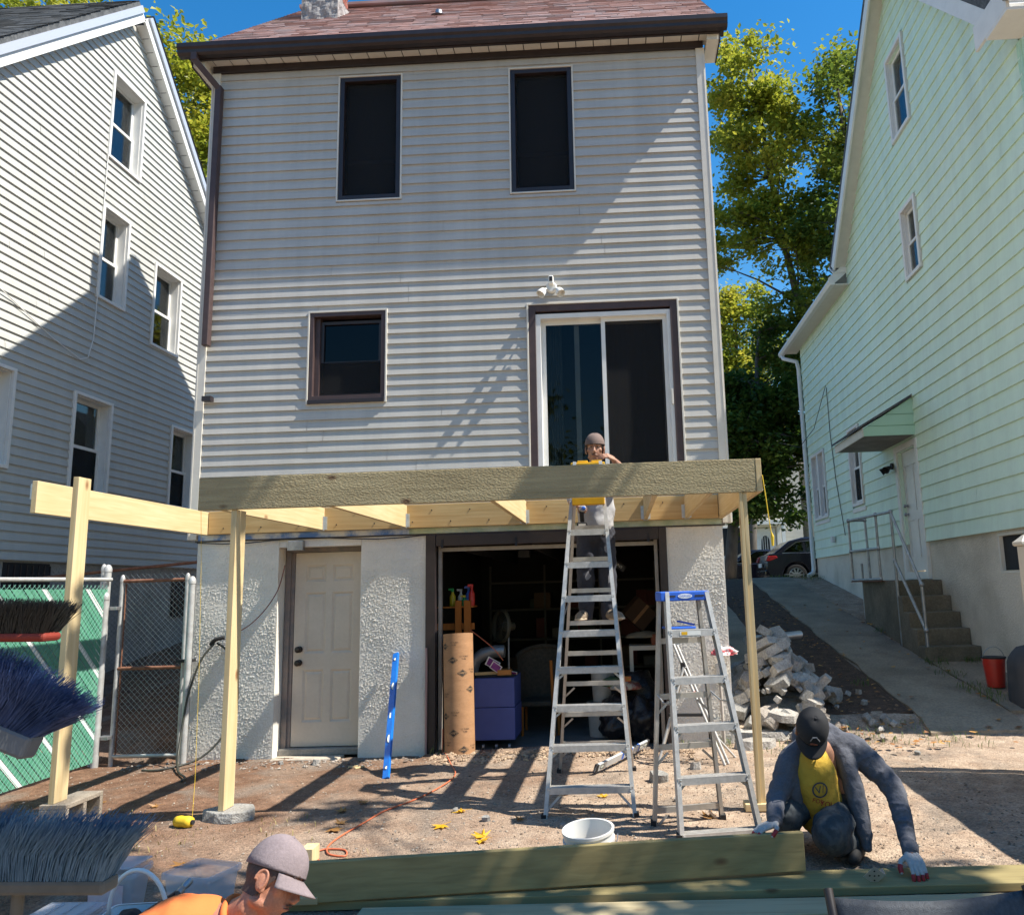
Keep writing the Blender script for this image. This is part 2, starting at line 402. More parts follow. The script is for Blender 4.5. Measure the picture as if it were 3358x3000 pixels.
# ================================================================== THE HOUSE UNDER WORK
HOUSE = root('house', (2.9, 3, 0), 'narrow two-storey house in grey-beige siding with brown trim and open basement garage', 'house')
W = 5.83
W1 = (1.54, 2.26, 6.09, 7.66); W2 = (3.56, 4.275, 6.085, 7.65); W3 = (1.262, 2.117, 3.716, 4.75); SD = (3.725, 5.37, 2.74, 4.735)
holes = [W1, W2, W3, SD]
mb = MB(); holed(mb, TF, .06, W-.06, 2.235, 7.86, [(h[0]+.02, h[1]-.02, h[2]+.02, h[3]-.02) for h in holes], -.16, 0)
mb.build('rear_wall', m_sid, HOUSE)
mb = MB()
mb.box(.06, .2, .16, 5.6, 2.235, 7.86); mb.box(W-.2, W-.06, .16, 5.6, 2.235, 7.86); mb.box(.06, W-.06, 5.6, 5.76, 2.235, 7.86)
for x0, x1 in ((.06, .2), (W-.2, W-.06)):
    mb.prism([(.0, 7.86), (5.76, 7.86), (2.88, 10.78)], lambda u, v, w_: Vector((w_, u, v)), x0, x1)
mb.build('side_wall', m_sid, HOUSE)
mb = MB(); mb.box(.2, W-.2, .16, 5.6, 2.235, 2.45); mb.box(.2, W-.2, .16, 5.6, 5.1, 5.3); mb.box(.2, W-.2, 2.6, 2.75, 2.45, 5.1); mb.box(.2, W-.2, 2.6, 2.75, 5.3, 7.86); mb.box(.2, W-.2, .16, 5.6, 7.78, 7.86)
mb.build('floor_structure', m_room, HOUSE)
HH = [(h[0]-.022, h[1]+.022, h[2]-.012, h[3]+.022) for h in holes]
planks(HOUSE, TF, 2.33, PIT, 46, lambda z: .09, lambda z: W-.09, HH, m_sid, PROF, ztop=7.80, joints=1, maxlen=3.2, seed=5)
MB().box(.09, W-.09, -.02, .0, 2.30, 2.332).build('starter_strip', m_cream, HOUSE)
for x0, x1 in ((-.012, .09), (W-.09, W+.012)):
    mb = MB(); mb.box(x0, x1, -.032, 0.09, 2.25, 7.80)
    e = x0+.018 if x0 < 1 else x1-.018
    mb.box(e-.006, e+.006, -.036, -.032, 2.25, 7.80)
    mb.build('corner_post', m_cream, HOUSE, bev=.004)
MB().box(-.0, W, -.045, 0, 7.80, 7.885).build('frieze_board', m_brown, HOUSE, bev=.004)
# soffit panels, each its own
n = 30
me_s = None
for i in range(n):
    x = -.16 + i*(W+.32)/n; wd = (W+.32)/n
    if me_s is None:
        mb = MB(); mb.box(0, wd-.012, -.175, 0.04, 7.888, 7.90); o = mb.build('soffit_panel', m_cream, HOUSE); me_s = o.data; base = ORG[HOUSE.name]
        o.location = (x, 0, 0)
    else:
        o = bpy.data.objects.new('soffit_panel', me_s); COL.objects.link(o); o.parent = HOUSE; o.location = (x, 0, 0)
MB().box(-.17, W+.17, -.17, .05, 7.902, 7.915).build('soffit_backing', m_brown, HOUSE)
MB().box(-.19, W+.19, -.205, -.176, 7.86, 8.03).build('fascia', m_brown, HOUSE, bev=.003)
mb = MB()   # K-style gutter
gp = [(-.209,8.0),(-.209,7.87),(-.275,7.87),(-.30,7.895),(-.305,7.93),(-.325,7.955),(-.325,8.005),(-.313,8.005),(-.313,7.965),(-.295,7.94),(-.289,7.90),(-.27,7.882),(-.219,7.882),(-.219,8.0)]
mb.prism([(q[0], q[1]) for q in gp], lambda u, v, w_: Vector((w_, u, v)), -.29, W+.25)
mb.prism([(-.21,7.871),(-.274,7.871),(-.299,7.896),(-.304,7.931),(-.324,7.956),(-.324,8.004),(-.21,8.004)], lambda u, v, w_: Vector((w_, u, v)), -.297, -.2905)
mb.prism([(-.21,7.871),(-.274,7.871),(-.299,7.896),(-.304,7.931),(-.324,7.956),(-.324,8.004),(-.21,8.004)], lambda u, v, w_: Vector((w_, u, v)), W+.2505, W+.257)
mb.build('gutter', m_brown, HOUSE)
for x0, x1 in ((-.17, -.03), (W+.03, W+.17)):      # cornice returns at both ends of the eave
    MB().box(x0, x1, -.17, .25, 7.80, 7.886).build('eave_return', m_cream, HOUSE)
MB().box(W+.172, W+.186, -.172, .25, 7.79, 7.99).build('eave_return_cap', m_brown, HOUSE)
MB().box(-.186, -.172, -.172, .25, 7.79, 7.99).build('eave_return_cap', m_brown, HOUSE)
# roof
ridge = Vector((0, 2.88, 11.02)); ev = Vector((0, -.215, 8.0)); up = (ridge-ev); RL = up.length; up.normalize(); nr = Vector((0, -up.z, up.y))
mb = MB()
for sgn in (1, -1):
    def TR(u, v, w_, sgn=sgn):
        p = ev + up*v + nr*w_; y = p.y if sgn == 1 else 2*ridge.y - p.y
        return Vector((u, y, p.z))
    mb.tbox(TR, -.2, W+.2, 0, RL+.01, -.11, 0)
RF = mb.build('roof', m_brown, HOUSE)
mb = MB(); shingles(mb, Vector((-.22, ev.y, ev.z)) - up*.03, Vector((1,0,0)), up, nr, W+.44, RL+.05, tab=.31, course=.135)
sh = mb.build('shingles', m_shR, RF, kind='stuff')
mb = MB(); mb.box(-.2, W+.2, ridge.y-.12, ridge.y+.12, 11.0, 11.045); mb.build('ridge_cap', m_shR, RF)
if True:
    for x0, x1 in ((-.235, -.205), (W+.205, W+.235)):
        for sgn in (1, -1):
            def TR2(u, v, w_, sgn=sgn):
                p = ev + up*v + nr*w_; return Vector((u, p.y if sgn == 1 else 2*ridge.y-p.y, p.z))
            MB().tbox(TR2, x0, x1, 0, RL, -.17, .006).build('rake_board', m_brown, RF)
# chimney: brick upper part over parged base
CH = root('chimney', (.58, 1.75, 9.6), 'short chimney with rough grey mortar base and red brick on the shingle roof', 'chimney')
rnd = random.Random(4)
def rough_block(x0, x1, y0, y1, z0, z1, amp, step, seed):
    mb = MB()
    def disp(p, nrm_):
        return p + nrm_*(amp*(noise.noise(p*9+Vector((seed,0,0)))+.6*noise.noise(p*23)))
    for ax, sgn in ((1,-1),(1,1),(0,-1),(0,1)):
        a0, a1 = (x0, x1) if ax == 1 else (y0, y1)
        nu = max(2, int((a1-a0)/step)); nv = max(2, int((z1-z0)/step)); b = len(mb.v)
        for j in range(nv+1):
            for i in range(nu+1):
                t = lerp(a0, a1, i/nu); z = lerp(z0, z1, j/nv)
                if ax == 1: p = Vector((t, y0 if sgn < 0 else y1, z)); nn = Vector((0, sgn, 0))
                else: p = Vector((x0 if sgn < 0 else x1, t, z)); nn = Vector((sgn, 0, 0))
                edge = i in (0, nu)
                mb.v.append(p if edge else disp(p, nn))
        for j in range(nv):
            for i in range(nu):
                k = b+j*(nu+1)+i; mb.f.append((k, k+1, k+nu+2, k+nu+1))
    b = len(mb.v); mb.v += [Vector((x0,y0,z1)),Vector((x1,y0,z1)),Vector((x1,y1,z1)),Vector((x0,y1,z1))]; mb.f.append((b,b+1,b+2,b+3))
    return mb
m_mort = mat('grey_parging', (.36,.34,.33), (.22,.21,.21), 9, rough=.95, fine=.2, fscale=40, bump=.8, bscale=50)
m_brick = mat('old_red_brick', (.22,.065,.045), (.30,.10,.07), 8, rough=.9, fine=.2, fscale=60)
rough_block(.26, .80, 1.78, 2.28, 9.5, 10.40, .022, .03, 3).build('parged_base', m_mort, CH)
mb = MB(); mb.box(.29, .77, 1.81, 2.25, 10.38, 11.4); cb = mb.build('mortar_core', m_mort, CH)
def bricks(parent, x0, x1, y0, y1, z0, n):
    me = None
    for k in range(n):
        z = z0 + k*.072; off = .1 if k % 2 else 0
        for ax, c0, c1, fixed in (('x', x0, x1, y0), ('y', y0, y1, x1), ('y', y0, y1, x0)):
            t = c0 - off
            while t < c1-.01:
                a = max(t, c0); b = min(t+.195, c1); t += .205
                if b-a < .03: continue
                mb = MB()
                if ax == 'x': mb.box(a, b, fixed-.012, fixed+.03, z, z+.062)
                else: mb.box(fixed-(.03 if fixed == x1 else .012), fixed+(.012 if fixed == x1 else .03), a+.013, b, z, z+.062)
                mb.build('brick', m_brick, parent)
bricks(CH, .29, .77, 1.81, 2.25, 10.405, 13)
mb = MB(); mb.lathe([(.05,0),(.05,.16),(.035,.16),(.035,.05)], (2.35, 1.55, 9.62), 12); mb.lathe([(.13,0),(.06,.05)], (2.35, 1.55, 9.66), 12)
mb.build('vent_pipe', m_galv, None, label='small grey vent pipe standing on the red shingle roof', cat='vent pipe')
# downspout at the left corner, cut off half way down
DS = root('downspout', (.12, -.06, 4.4), 'brown square downspout ending half way down the house corner', 'downspout')
mb = MB(); mb.bar((-.10, -.26, 7.90), (-.10, -.26, 7.80), .07, .085, up=(0,1,0)); mb.bar((-.10, -.26, 7.82), (.115, -.085, 7.55), .07, .085, up=(0,1,0)); mb.bar((.115, -.085, 7.58), (.115, -.085, 4.40), .07, .085, up=(0,1,0))
mb.build('pipe', m_brownm, DS, bev=.008)
MB().bar((.115, -.085, 3.79), (.215, -.085, 3.79), .075, .055).build('downspout_bracket', m_brown, None, label='short brown bracket left on the beige corner board', cat='bracket')
# ---- windows of the main house
def win_main(name, r, deep, label_):
    u0, u1, v0, v1 = r
    wn = MB(); rect_frame(wn, TF, u0-.022, u1+.022, v0-.004, v1+.022, .018, 0, .034)
    wr = wn.build('window', m_cream, HOUSE, bev=.003)
    mb = MB(); rect_frame(mb, TF, u0, u1, v0, v1, .05, -.10, .022, tb=.07); mb.build('frame', m_brown, wr, bev=.003)
    mid = v0 + .33*(v1-v0)
    mb = MB(); rect_frame(mb, TF, u0+.05, u1-.05, v0+.07, mid, .028, -.075, -.045, tb=.035)
    mb.build('sash', m_brown, wr)
    mb = MB(); rect_frame(mb, TF, u0+.05, u1-.05, mid, v1-.05, .022, -.10, -.075, tb=.035); mb.build('sash', m_brown, wr)
    MB().tbox(TF, u0+.07, u1-.07, v0+.10, mid-.03, -.066, -.06).build('pane', g_dark, wr)
    MB().tbox(TF, u0+.07, u1-.07, mid+.03, v1-.07, -.092, -.086).build('pane', g_dark, wr)
    mb = MB(); z = v0+.07
    while z < v1-.06:
        mb.tbox(TF, u0+.05, u1-.05, z, z+.003, -.16, -.13); z += .03
    mb.build('blind', m_blind, wr)
    MB().tbox(TF, u0+.052, u1-.052, v0+.072, v1-.052, -.036, -.034).build('insect_screen', m_scr, wr)
    MB().tbox(TF, u0-.0, u1+.0, v0+.0, v1-.0, -.42, -.40).build('dark_backing', m_room, wr)
    return wr
win_main('window', W1, 0, ''); win_main('window', W2, 0, '')
u0_, u1_, v0_, v1_ = W3
wr = rect_frame(MB(), TF, u0_-.022, u1_+.022, v0_-.02, v1_+.022, .02, 0, .036).build('window', m_cream, HOUSE, bev=.003)
mb = MB(); rect_frame(mb, TF, u0_, u1_, v0_, v1_, .045, -.10, .03, tb=.075); mb.build('frame', m_brownm, wr, bev=.003)
mb = MB(); rect_frame(mb, TF, u0_+.1, u1_-.06, v0_+.10, v1_-.08, .035, -.10, -.05); mb.tbox(TF, u0_+.13, u1_-.09, 4.17, 4.20, -.095, -.055); mb.build('sash', m_brown, wr)
MB().tbox(TF, u0_+.046, u0_+.099, v0_+.076, v1_-.046, -.099, -.02).build('jamb_liner', m_brownm, wr)
MB().tbox(TF, u0_+.12, u1_-.07, v0_+.12, v1_-.09, -.082, -.075).build('pane', g_dark, wr)
MB().tbox(TF, u0_+.11, u1_-.065, v0_+.11, 4.19, -.046, -.044).build('insect_screen', m_scr, wr)
MB().tbox(TF, u0_, u1_, v0_, v1_, -.42, -.40).build('dark_backing', m_room, wr)
MB().tbox(TF, u0_-.0, u1_-.0, v0_-.018, v0_+.03, .031, .05).build('sill', m_brown, wr, bev=.004)
# sliding door
SDW = rect_frame(MB(), TF, SD[0]-.022, SD[1]+.022, SD[2], SD[3]+.022, .02, 0, .036).build('sliding_door', m_cream, HOUSE, bev=.003)
mb = MB(); rect_frame(mb, TF, SD[0], SD[1], SD[2], SD[3], .075, -.06, .026, tb=.02); mb.build('trim', m_brownm, SDW, bev=.003)
f0, f1, ft = SD[0]+.075, SD[1]-.06, SD[3]-.10
mb = MB(); rect_frame(mb, TF, f0, f1, SD[2]+.02, ft, .055, -.15, .01, tb=.03); mb.build('frame', m_white, SDW, bev=.003)
c = 4.545
mb = MB(); rect_frame(mb, TF, f0+.055, c+.03, SD[2]+.05, ft-.055, .05, -.10, -.075); mb.build('sash', m_white, SDW)
mb = MB(); rect_frame(mb, TF, c-.02, f1-.055, SD[2]+.05, ft-.055, .045, -.062, -.035); mb.build('screen_frame', m_white, SDW)
mb = MB(); rect_frame(mb, TF, 4.22, f1-.06, SD[2]+.05, ft-.055, .055, -.135, -.112); mb.build('sash', m_white, SDW)
MB().tbox(TF, f0+.10, c-.02, SD[2]+.1, ft-.1, -.09, -.085).build('pane', g_clear, SDW)
MB().tbox(TF, 4.27, f1-.11, SD[2]+.1, ft-.1, -.126, -.121).build('pane', g_clear, SDW)
MB().tbox(TF, c+.025, f1-.1, SD[2]+.09, ft-.1, -.05, -.048).build('insect_screen', m_scr, SDW)
MB().tbox(TF, f1-.045, f1-.02, 3.55, 3.72, .011, .026).build('handle', m_cream, SDW, bev=.004)
m_curt = mat('sheer_curtain', (.20,.205,.20), (.15,.155,.15), 6, rough=.8)
mb = MB()
for (a, b) in ((f0+.06, f0+.27), (c+.08, c+.50)):
    nn = 34; bb = len(mb.v)
    for i in range(nn+1):
        u = lerp(a, b, i/nn); wv = -.26 - .022*sin(i*1.35) - .01*sin(i*.5)
        mb.v += [TF(u, SD[2]+.08, wv), TF(u, ft, wv)]
    for i in range(nn): k = bb+2*i; mb.f.append((k, k+2, k+3, k+1))
mb.build('curtain', m_curt, SDW, smooth=True)
# security light with camera
SLT = root('security_light', (3.985, -.02, 4.95), 'white twin-head security light with camera above the sliding door', 'light')
m_plas = mat('white_plastic', (.78,.77,.73), rough=.35)
mb = MB(); mb.lathe([(.0,0),(.062,0),(.062,.02),(.05,.035),(.0,.035)], (3.99, -.02, 4.93), 20, ax=(0,-1,0), caps=False); mb.build('mount_plate', m_plas, SLT, smooth=True, auto=40)
mb = MB(); mb.box(3.962, 4.018, -.115, -.045, 4.95, 5.045); mb.build('camera_body', m_plas, SLT, bev=.012)
mb = MB(); mb.box(3.972, 4.008, -.119, -.1155, 4.975, 5.03); mb.build('camera_lens', m_wdark, SLT)
for sx in (-1, 1):
    c0 = Vector((3.99+sx*.035, -.05, 4.91)); c1 = Vector((3.99+sx*.06, -.12, 4.885)); c2 = Vector((3.99+sx*.075, -.13, 4.875))
    hd = MB(); ax = Vector((sx*.42, -.45, -.75)).normalized()
    hd.lathe([(.0,0),(.022,.0),(.036,.02),(.045,.055),(.049,.09),(.043,.09),(.038,.055),(.0,.05)], c2, 18, ax=ax, caps=False)
    h_ = hd.build('lamp_head', m_plas, SLT, smooth=True, auto=40)
    MB().tube([c0, c1, c2+ax*.01], .011, 8).build('arm', m_plas, SLT, smooth=True)
# ---- stuccoed basement with door and garage openings
DO = (.99, 1.885, -.2, 2.235); GO = (2.60, 5.13, -.2, 2.235)
step = .0072
x0f, x1f = .10, 5.735
def stucco_pier(mb, xa, xb, za, zb):
    nu = max(2, int((xb-xa)/step)); nv = int((zb-za)/step); b = len(mb.v)
    for j in range(nv+1):
        for i in range(nu+1):
            x = lerp(xa, xb, i/nu); z = lerp(za, zb, j/nv); p = Vector((x, 0, z))
            a = noise.noise(p*72); c_ = noise.noise(p*128+Vector((3,0,0)))
            rough_ = .5 + .6*min(1, max(0, (noise.noise(p*2.3+Vector((9,1,0)))+.5)*1.3))
            a += .35*noise.noise(p*33+Vector((1,7,2))); cl = min(1, max(.15, .55+1.5*noise.noise(p*7.5+Vector((4,4,4)))))
            d = max(a, -.08)*.0098*(.4+.6*cl) + c_*.0055
            e = min(i, nu-i)*step; fade = min(1, e/.03)
            mb.v.append(Vector((x, -.006 - d*rough_*fade - .004*noise.noise(p*2.2), z)))
    for j in range(nv):
        for i in range(nu):
            k = b+j*(nu+1)+i; mb.f.append((k, k+1, k+nu+2, k+nu+1))
for xa, xb in ((x0f, DO[0]), (DO[1], GO[0]), (GO[1], x1f)):
    mb = MB(); stucco_pier(mb, xa, xb, -.14, 2.225); mb.build('stucco_render', m_stuc, HOUSE, smooth=True)
mb = MB(); holed(mb, TF, .10, 5.735, -.3, 2.235, [DO, GO], -.25, -.001)
mb.box(.1, .32, .25, 5.6, -.3, 2.235); mb.box(5.515, 5.735, .25, 5.6, -.3, 2.235); mb.box(.1, 5.735, 5.6, 5.75, -.3, 2.235)
mb.build('foundation_wall', m_stuc, HOUSE)
# flashing strip and dark drip edge between wall and basement
m_foil = mat('blue_flashing_tape', (.09,.18,.40), (.5,.5,.5), 3.5, lo=.42, hi=.55, rough=.35, metal=.3)
MB().box(.1, 2.4, -.012, -.001, 2.238, 2.298).build('flashing_tape', m_foil, HOUSE)
m_foilg = mat('green_foil_tape', (.30,.36,.25), (.48,.50,.38), 5, rough=.3, metal=.5, bump=.5, bscale=30)
MB().box(2.4, 5.73, -.012, -.001, 2.238, 2.298).build('flashing_tape', m_foilg, HOUSE)
MB().box(.07, 5.76, -.018, 0, 2.222, 2.237).build('drip_edge', m_brown, HOUSE)
MB().tube([(.1+i*.28, -.03, 2.215-.02*sin(i*1.1)) for i in range(10)], .006, 6).build('black_cable', m_wdark, None, label='thin black cable sagging under the ledger along the stucco', cat='cable')
# basement door in its recess
BD = root('basement_door', (1.45, .2, 0), 'beige six-panel steel door with dark knobs in the stuccoed basement wall', 'door')
m_door = mat('beige_door_paint', (.62,.53,.43), (.57,.485,.39), 3, rough=.5, fine=.03, fscale=30)
m_jamb = mat('weathered_jamb', (.16,.15,.145), (.26,.20,.17), 8, rough=.8)
mb = MB()
pan = [(1.215,1.435,1.77,1.95),(1.51,1.74,1.77,1.95),(1.21,1.44,1.01,1.655),(1.505,1.74,1.01,1.655),(1.205,1.43,.30,.84),(1.505,1.735,.30,.84)]
dl, dr, db, dt = 1.095, 1.835, .055, 2.085
holed(mb, TF, dl, dr, db, dt, [(p_[0], p_[1], p_[2], p_[3]) for p_ in pan], -.245, -.2)
mb.build('door_slab', m_door, BD)
for p_ in pan:
    mb = MB()
    a, b, c_, d_ = p_
    out = [TF(a, c_, -.2), TF(b, c_, -.2), TF(b, d_, -.2), TF(a, d_, -.2)]
    i1 = [TF(a+.022, c_+.022, -.214), TF(b-.022, c_+.022, -.214), TF(b-.022, d_-.022, -.214), TF(a+.022, d_-.022, -.214)]
    i2 = [TF(a+.045, c_+.045, -.203), TF(b-.045, c_+.045, -.203), TF(b-.045, d_-.045, -.203), TF(a+.045, d_-.045, -.203)]
    mb.v = out+i1+i2
    for s0 in (0, 4):
        for k in range(4): mb.f.append((s0+k, s0+(k+1) % 4, s0+4+(k+1) % 4, s0+4+k))
    mb.f.append((8,9,10,11)); mb.build('panel', m_door, BD)
for z in (1.055, .915):
    mb = MB(); mb.lathe([(.0,0),(.034,.0),(.034,.008),(.014,.012),(.012,.035),(.03,.045),(.033,.06),(.022,.075),(0,.078)], (1.165, .199, z), 18, ax=(0,-1,0), caps=False)
    mb.build('knob', mat('dark_bronze', (.06,.05,.045), rough=.35, metal=.8), BD, smooth=True, auto=40)
mb = MB(); mb.box(1.0, 1.055, .17, .27, 0, 2.14); mb.box(1.055, dl-.004, .19, .27, .03, 2.09); mb.box(1.055, 1.88, .17, .27, 2.09, 2.14); mb.box(dr+.004, 1.883, .19, .27, .03, 2.09)
mb.build('jamb', m_jamb, BD)
MB().box(1.0, 1.882, .12, .30, -.02, .045).build('threshold', m_conc, BD, bev=.006)
MB().box(.99, 1.885, .251, .28, -.2, 2.235).build('backing', m_room, BD)
MB().box(.985, 1.70, -.06, .14, -.10, -.022).build('door_step', mat('worn_step_concrete', (.48,.42,.34), (.36,.31,.25), 8, rough=.9, fine=.2, fscale=70), None, label='worn concrete step at the foot of the beige door', cat='step', bev=.012)
MB().box(.993, 1.882, -.004, .16, 2.14, 2.235).build('door_head', m_stuc, HOUSE)
MB().box(1.10, 1.27, -.06, .0, 2.10, 2.205).build('junction_box', m_galv, None, label='grey steel electrical box above the beige door', cat='junction box', bev=.004)
# ---- garage opening, track and interior
GF = root('garage_frame', (3.87, 0, 0), 'dark brown timber frame round the open garage with pale door track', 'door frame')
mb = MB(); mb.box(2.585, 2.69, -.035, .06, -.08, 2.22); mb.build('jamb', m_brown, GF, bev=.004)
mb = MB(); mb.box(5.06, 5.14, -.03, .06, -.08, 2.22); mb.build('jamb', m_brown, GF, bev=.004)
mb = MB(); mb.box(2.691, 5.059, -.025, .06, 2.10, 2.22); mb.build('header', m_brown, GF, bev=.004)
m_track = mat('dull_track_paint', (.36,.33,.30), (.28,.25,.22), 10, rough=.5, metal=.3)
mb = MB(); mb.box(2.70, 2.735, .065, .12, -.06, 2.10); mb.build('track', m_track, GF)
mb = MB(); mb.box(5.01, 5.045, .065, .12, -.04, 2.10); mb.build('track', m_track, GF)
mb = MB(); mb.box(2.736, 5.009, .07, .11, 2.045, 2.085); mb.build('track', m_track, GF)
for x in (2.76, 3.55, 4.95):
    mb = MB(); mb.box(x-.012, x+.012, -.032, -.026, 2.075, 2.165); mb.lathe([(0,0),(.012,0),(.012,.008),(0,.008)], (x, -.027, 2.15), 10, ax=(0,-1,0), caps=False); mb.build('bracket', m_wdark, GF)
MB().tube([(2.60, -.05, 1.05), (2.605, -.055, .9), (2.60, -.05, -.05)], .012, 6).build('pink_lath', mat('pinkish_lath', (.38,.24,.22), rough=.7), GF)
GI = []
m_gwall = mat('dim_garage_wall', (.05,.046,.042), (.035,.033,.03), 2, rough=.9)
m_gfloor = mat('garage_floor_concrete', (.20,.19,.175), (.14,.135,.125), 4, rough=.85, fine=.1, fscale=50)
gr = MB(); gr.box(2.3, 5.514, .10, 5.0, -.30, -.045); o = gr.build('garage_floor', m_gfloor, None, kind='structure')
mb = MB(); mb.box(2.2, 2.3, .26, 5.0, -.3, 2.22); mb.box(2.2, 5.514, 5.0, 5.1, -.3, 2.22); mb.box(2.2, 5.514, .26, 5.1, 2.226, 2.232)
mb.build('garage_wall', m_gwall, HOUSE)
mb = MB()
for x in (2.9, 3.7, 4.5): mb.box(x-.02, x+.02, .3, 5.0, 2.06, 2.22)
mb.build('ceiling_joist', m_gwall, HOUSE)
# ================================================================== LEFT NEIGHBOUR, grey house
LH = root('grey_house', (-6.5, 2.75, 0), 'tall grey-sided gabled house with white window casings behind the chain-link fence', 'house')
LAP = 2.90; LAZ = 11.05; LS = 1.03
lgz = lambda z: (LAZ-z)/LS
Lw = [(2.49,3.26,8.40,9.80,1),(2.48,3.09,6.13,7.56,1),(3.86,4.62,5.83,7.215,2),(2.185,2.98,3.18,4.565,3),(4.62,5.36,3.19,4.58,3),(.30,1.04,3.33,4.56,1)]
Lh = [q[:4] for q in Lw]
mb = MB(); b_ = (1.21, 2.06, 1.62, 2.15)
holed(mb, TL, -2.5, 8.0, 2.17, 5.6, [(h[0]-.006,h[1]+.006,h[2]-.006,h[3]+.006) for h in Lh], -.14, -.001)
mb2 = mb
# gable field, stepped in butted strips clipped to the slope
def gable_strips(mb, T, z0, z1, ap, az, sl, holes, w0, w1, n=40, umin=-99, umax=99):
    for i in range(n):
        a = lerp(z0, z1, i/n); b = lerp(z0, z1, (i+1)/n); zm = (a+b)/2
        iv = [(max(umin, ap-(az-b)/sl), min(umax, ap+(az-b)/sl))]
        for h in holes:
            if h[2] < zm < h[3]: iv = cut(iv, h[0], h[1])
        for c_, d_ in iv:
            if d_-c_ > .01: mb.tbox(T, c_, d_, a, b, w0, w1)
gable_strips(mb, TL, 5.6, LAZ-.1, LAP, LAZ, LS, [(h[0]-.006,h[1]+.006,h[2]-.006,h[3]+.006) for h in Lh], -.14, -.001, 107, -2.5, 8.0)
mb.box(-10, -3.14, -2.5, -2.36, 2.17, 5.6); mb.box(-10, -3.14, 7.86, 8.0, 2.17, 5.6); mb.box(-10, -9.86, -2.36, 7.86, 2.17, 5.6)
mb.build('wall', m_sidL, LH)
HHL = [(h[0]-.03, h[1]+.03, h[2]-.03, h[3]+.03) for h in Lh]
PROFL = [(q[0], q[1]) for q in PROF]
planks(LH, TL, 2.18, PIT, 73, lambda z: max(-2.3, LAP-lgz(z)-.02), lambda z: min(7.9, LAP+lgz(z)+.02), HHL, m_sidL, PROFL, ztop=10.85, joints=1, maxlen=4.0, seed=11)
rough_b = MB(); rough_b.box(-9.9, -3.03, -2.4, 7.9, -.2, 2.17)
rough_b.build('foundation_wall', mat('grey_block_foundation', (.36,.35,.33), (.28,.27,.25), 4, rough=.95, fine=.2, fscale=40, bump=.6, bscale=30), LH)
m_bar = m_wdark
mb = MB(); mb.tbox(TL, 1.21, 2.02, 1.55, 2.15, -.03, -.022); gwb = mb.build('basement_window', m_wdark, LH)
for k in range(8):
    u = 1.25 + k*.105; MB().tbox(TL, u, u+.014, 1.5, 2.12, .0, .014).build('window_bar', m_brown, gwb)
mb = MB(); mb.tbox(TL, 4.95, 5.75, 1.35, 1.95, -.03, -.022); gwb = mb.build('basement_window', m_wdark, LH)
for k in range(8):
    u = 4.98 + k*.105; MB().tbox(TL, u, u+.014, 1.33, 1.95, .0, .014).build('window_bar', m_brown, gwb)
mb = MB()
def TLr(side):
    s_ = 1 if side > 0 else -1
    L_ = sqrt(1+LS*LS)
    def T(u, v, w_): # u across X, v up slope from the apex downward, w normal
        y = LAP + s_*(v/L_) + s_*w_*LS/L_; z = LAZ - v*LS/L_ + w_/L_
        return Vector((u, y, z))
    return T
for sd in (-1, 1): mb.tbox(TLr(sd), -10.3, -2.82, 0.0, 7.2, .16, .27)
RFL = mb.build('roof', m_shD, LH)
mb = MB()
for sd in (-1, 1):
    T = TLr(sd); L_ = sqrt(1+LS*LS); s_ = sd
    P = T(-2.80, 7.15, .272); upv = (T(-2.80, 0, .272)-P).normalized(); shingles(mb, P, Vector((-1,0,0)), upv, (T(0,0,1)-T(0,0,0)), 7.6, 7.2, tab=.3, course=.14, seed=8+sd)
mb.build('shingles', shingle_mat('charcoal_shingle', [(.05,.055,.06),(.09,.1,.11),(.13,.135,.14),(.07,.075,.08)]), RFL, kind='stuff')
for sd in (-1, 1): MB().tbox(TLr(sd), -2.86, -2.825, .0, 7.15, -.03, .158).build('rake_board', m_white, RFL)
for sd in (-1, 1): MB().tbox(TLr(sd), -2.824, -2.79, .0, 7.15, .10, .20).build('rake_trim', mat('rake_metal', (.52,.55,.62), rough=.35, metal=.2), RFL)
nP = 34
for sd in (-1, 1):     # rake soffit panels
    for k in range(nP):
        v = .08 + k*.207
        MB().tbox(TLr(sd), -3.0, -2.862, v, v+.197, -.02, -.008).build('soffit_panel', m_white, RFL)
VB = root('roof_vent', (-4.1, .6, 9.2), 'grey louvred box vent on the dark shingle roof', 'roof vent')
T = TLr(-1)
mb = MB(); mb.prism([(1.9,.27),(2.45,.27),(2.42,.50),(2.05,.52),(1.95,.46)], lambda u, v, w_: T(w_, u, v), -4.6, -3.95); mb.build('hood', mat('grey_vent_metal', (.26,.28,.31), rough=.45, metal=.4), VB, bev=.01)
for k in range(14):
    x = -4.56+k*.045
    MB().tbox(T, x, x+.02, 2.452, 2.462, .30, .49).build('louvre_slat', m_wdark, VB)
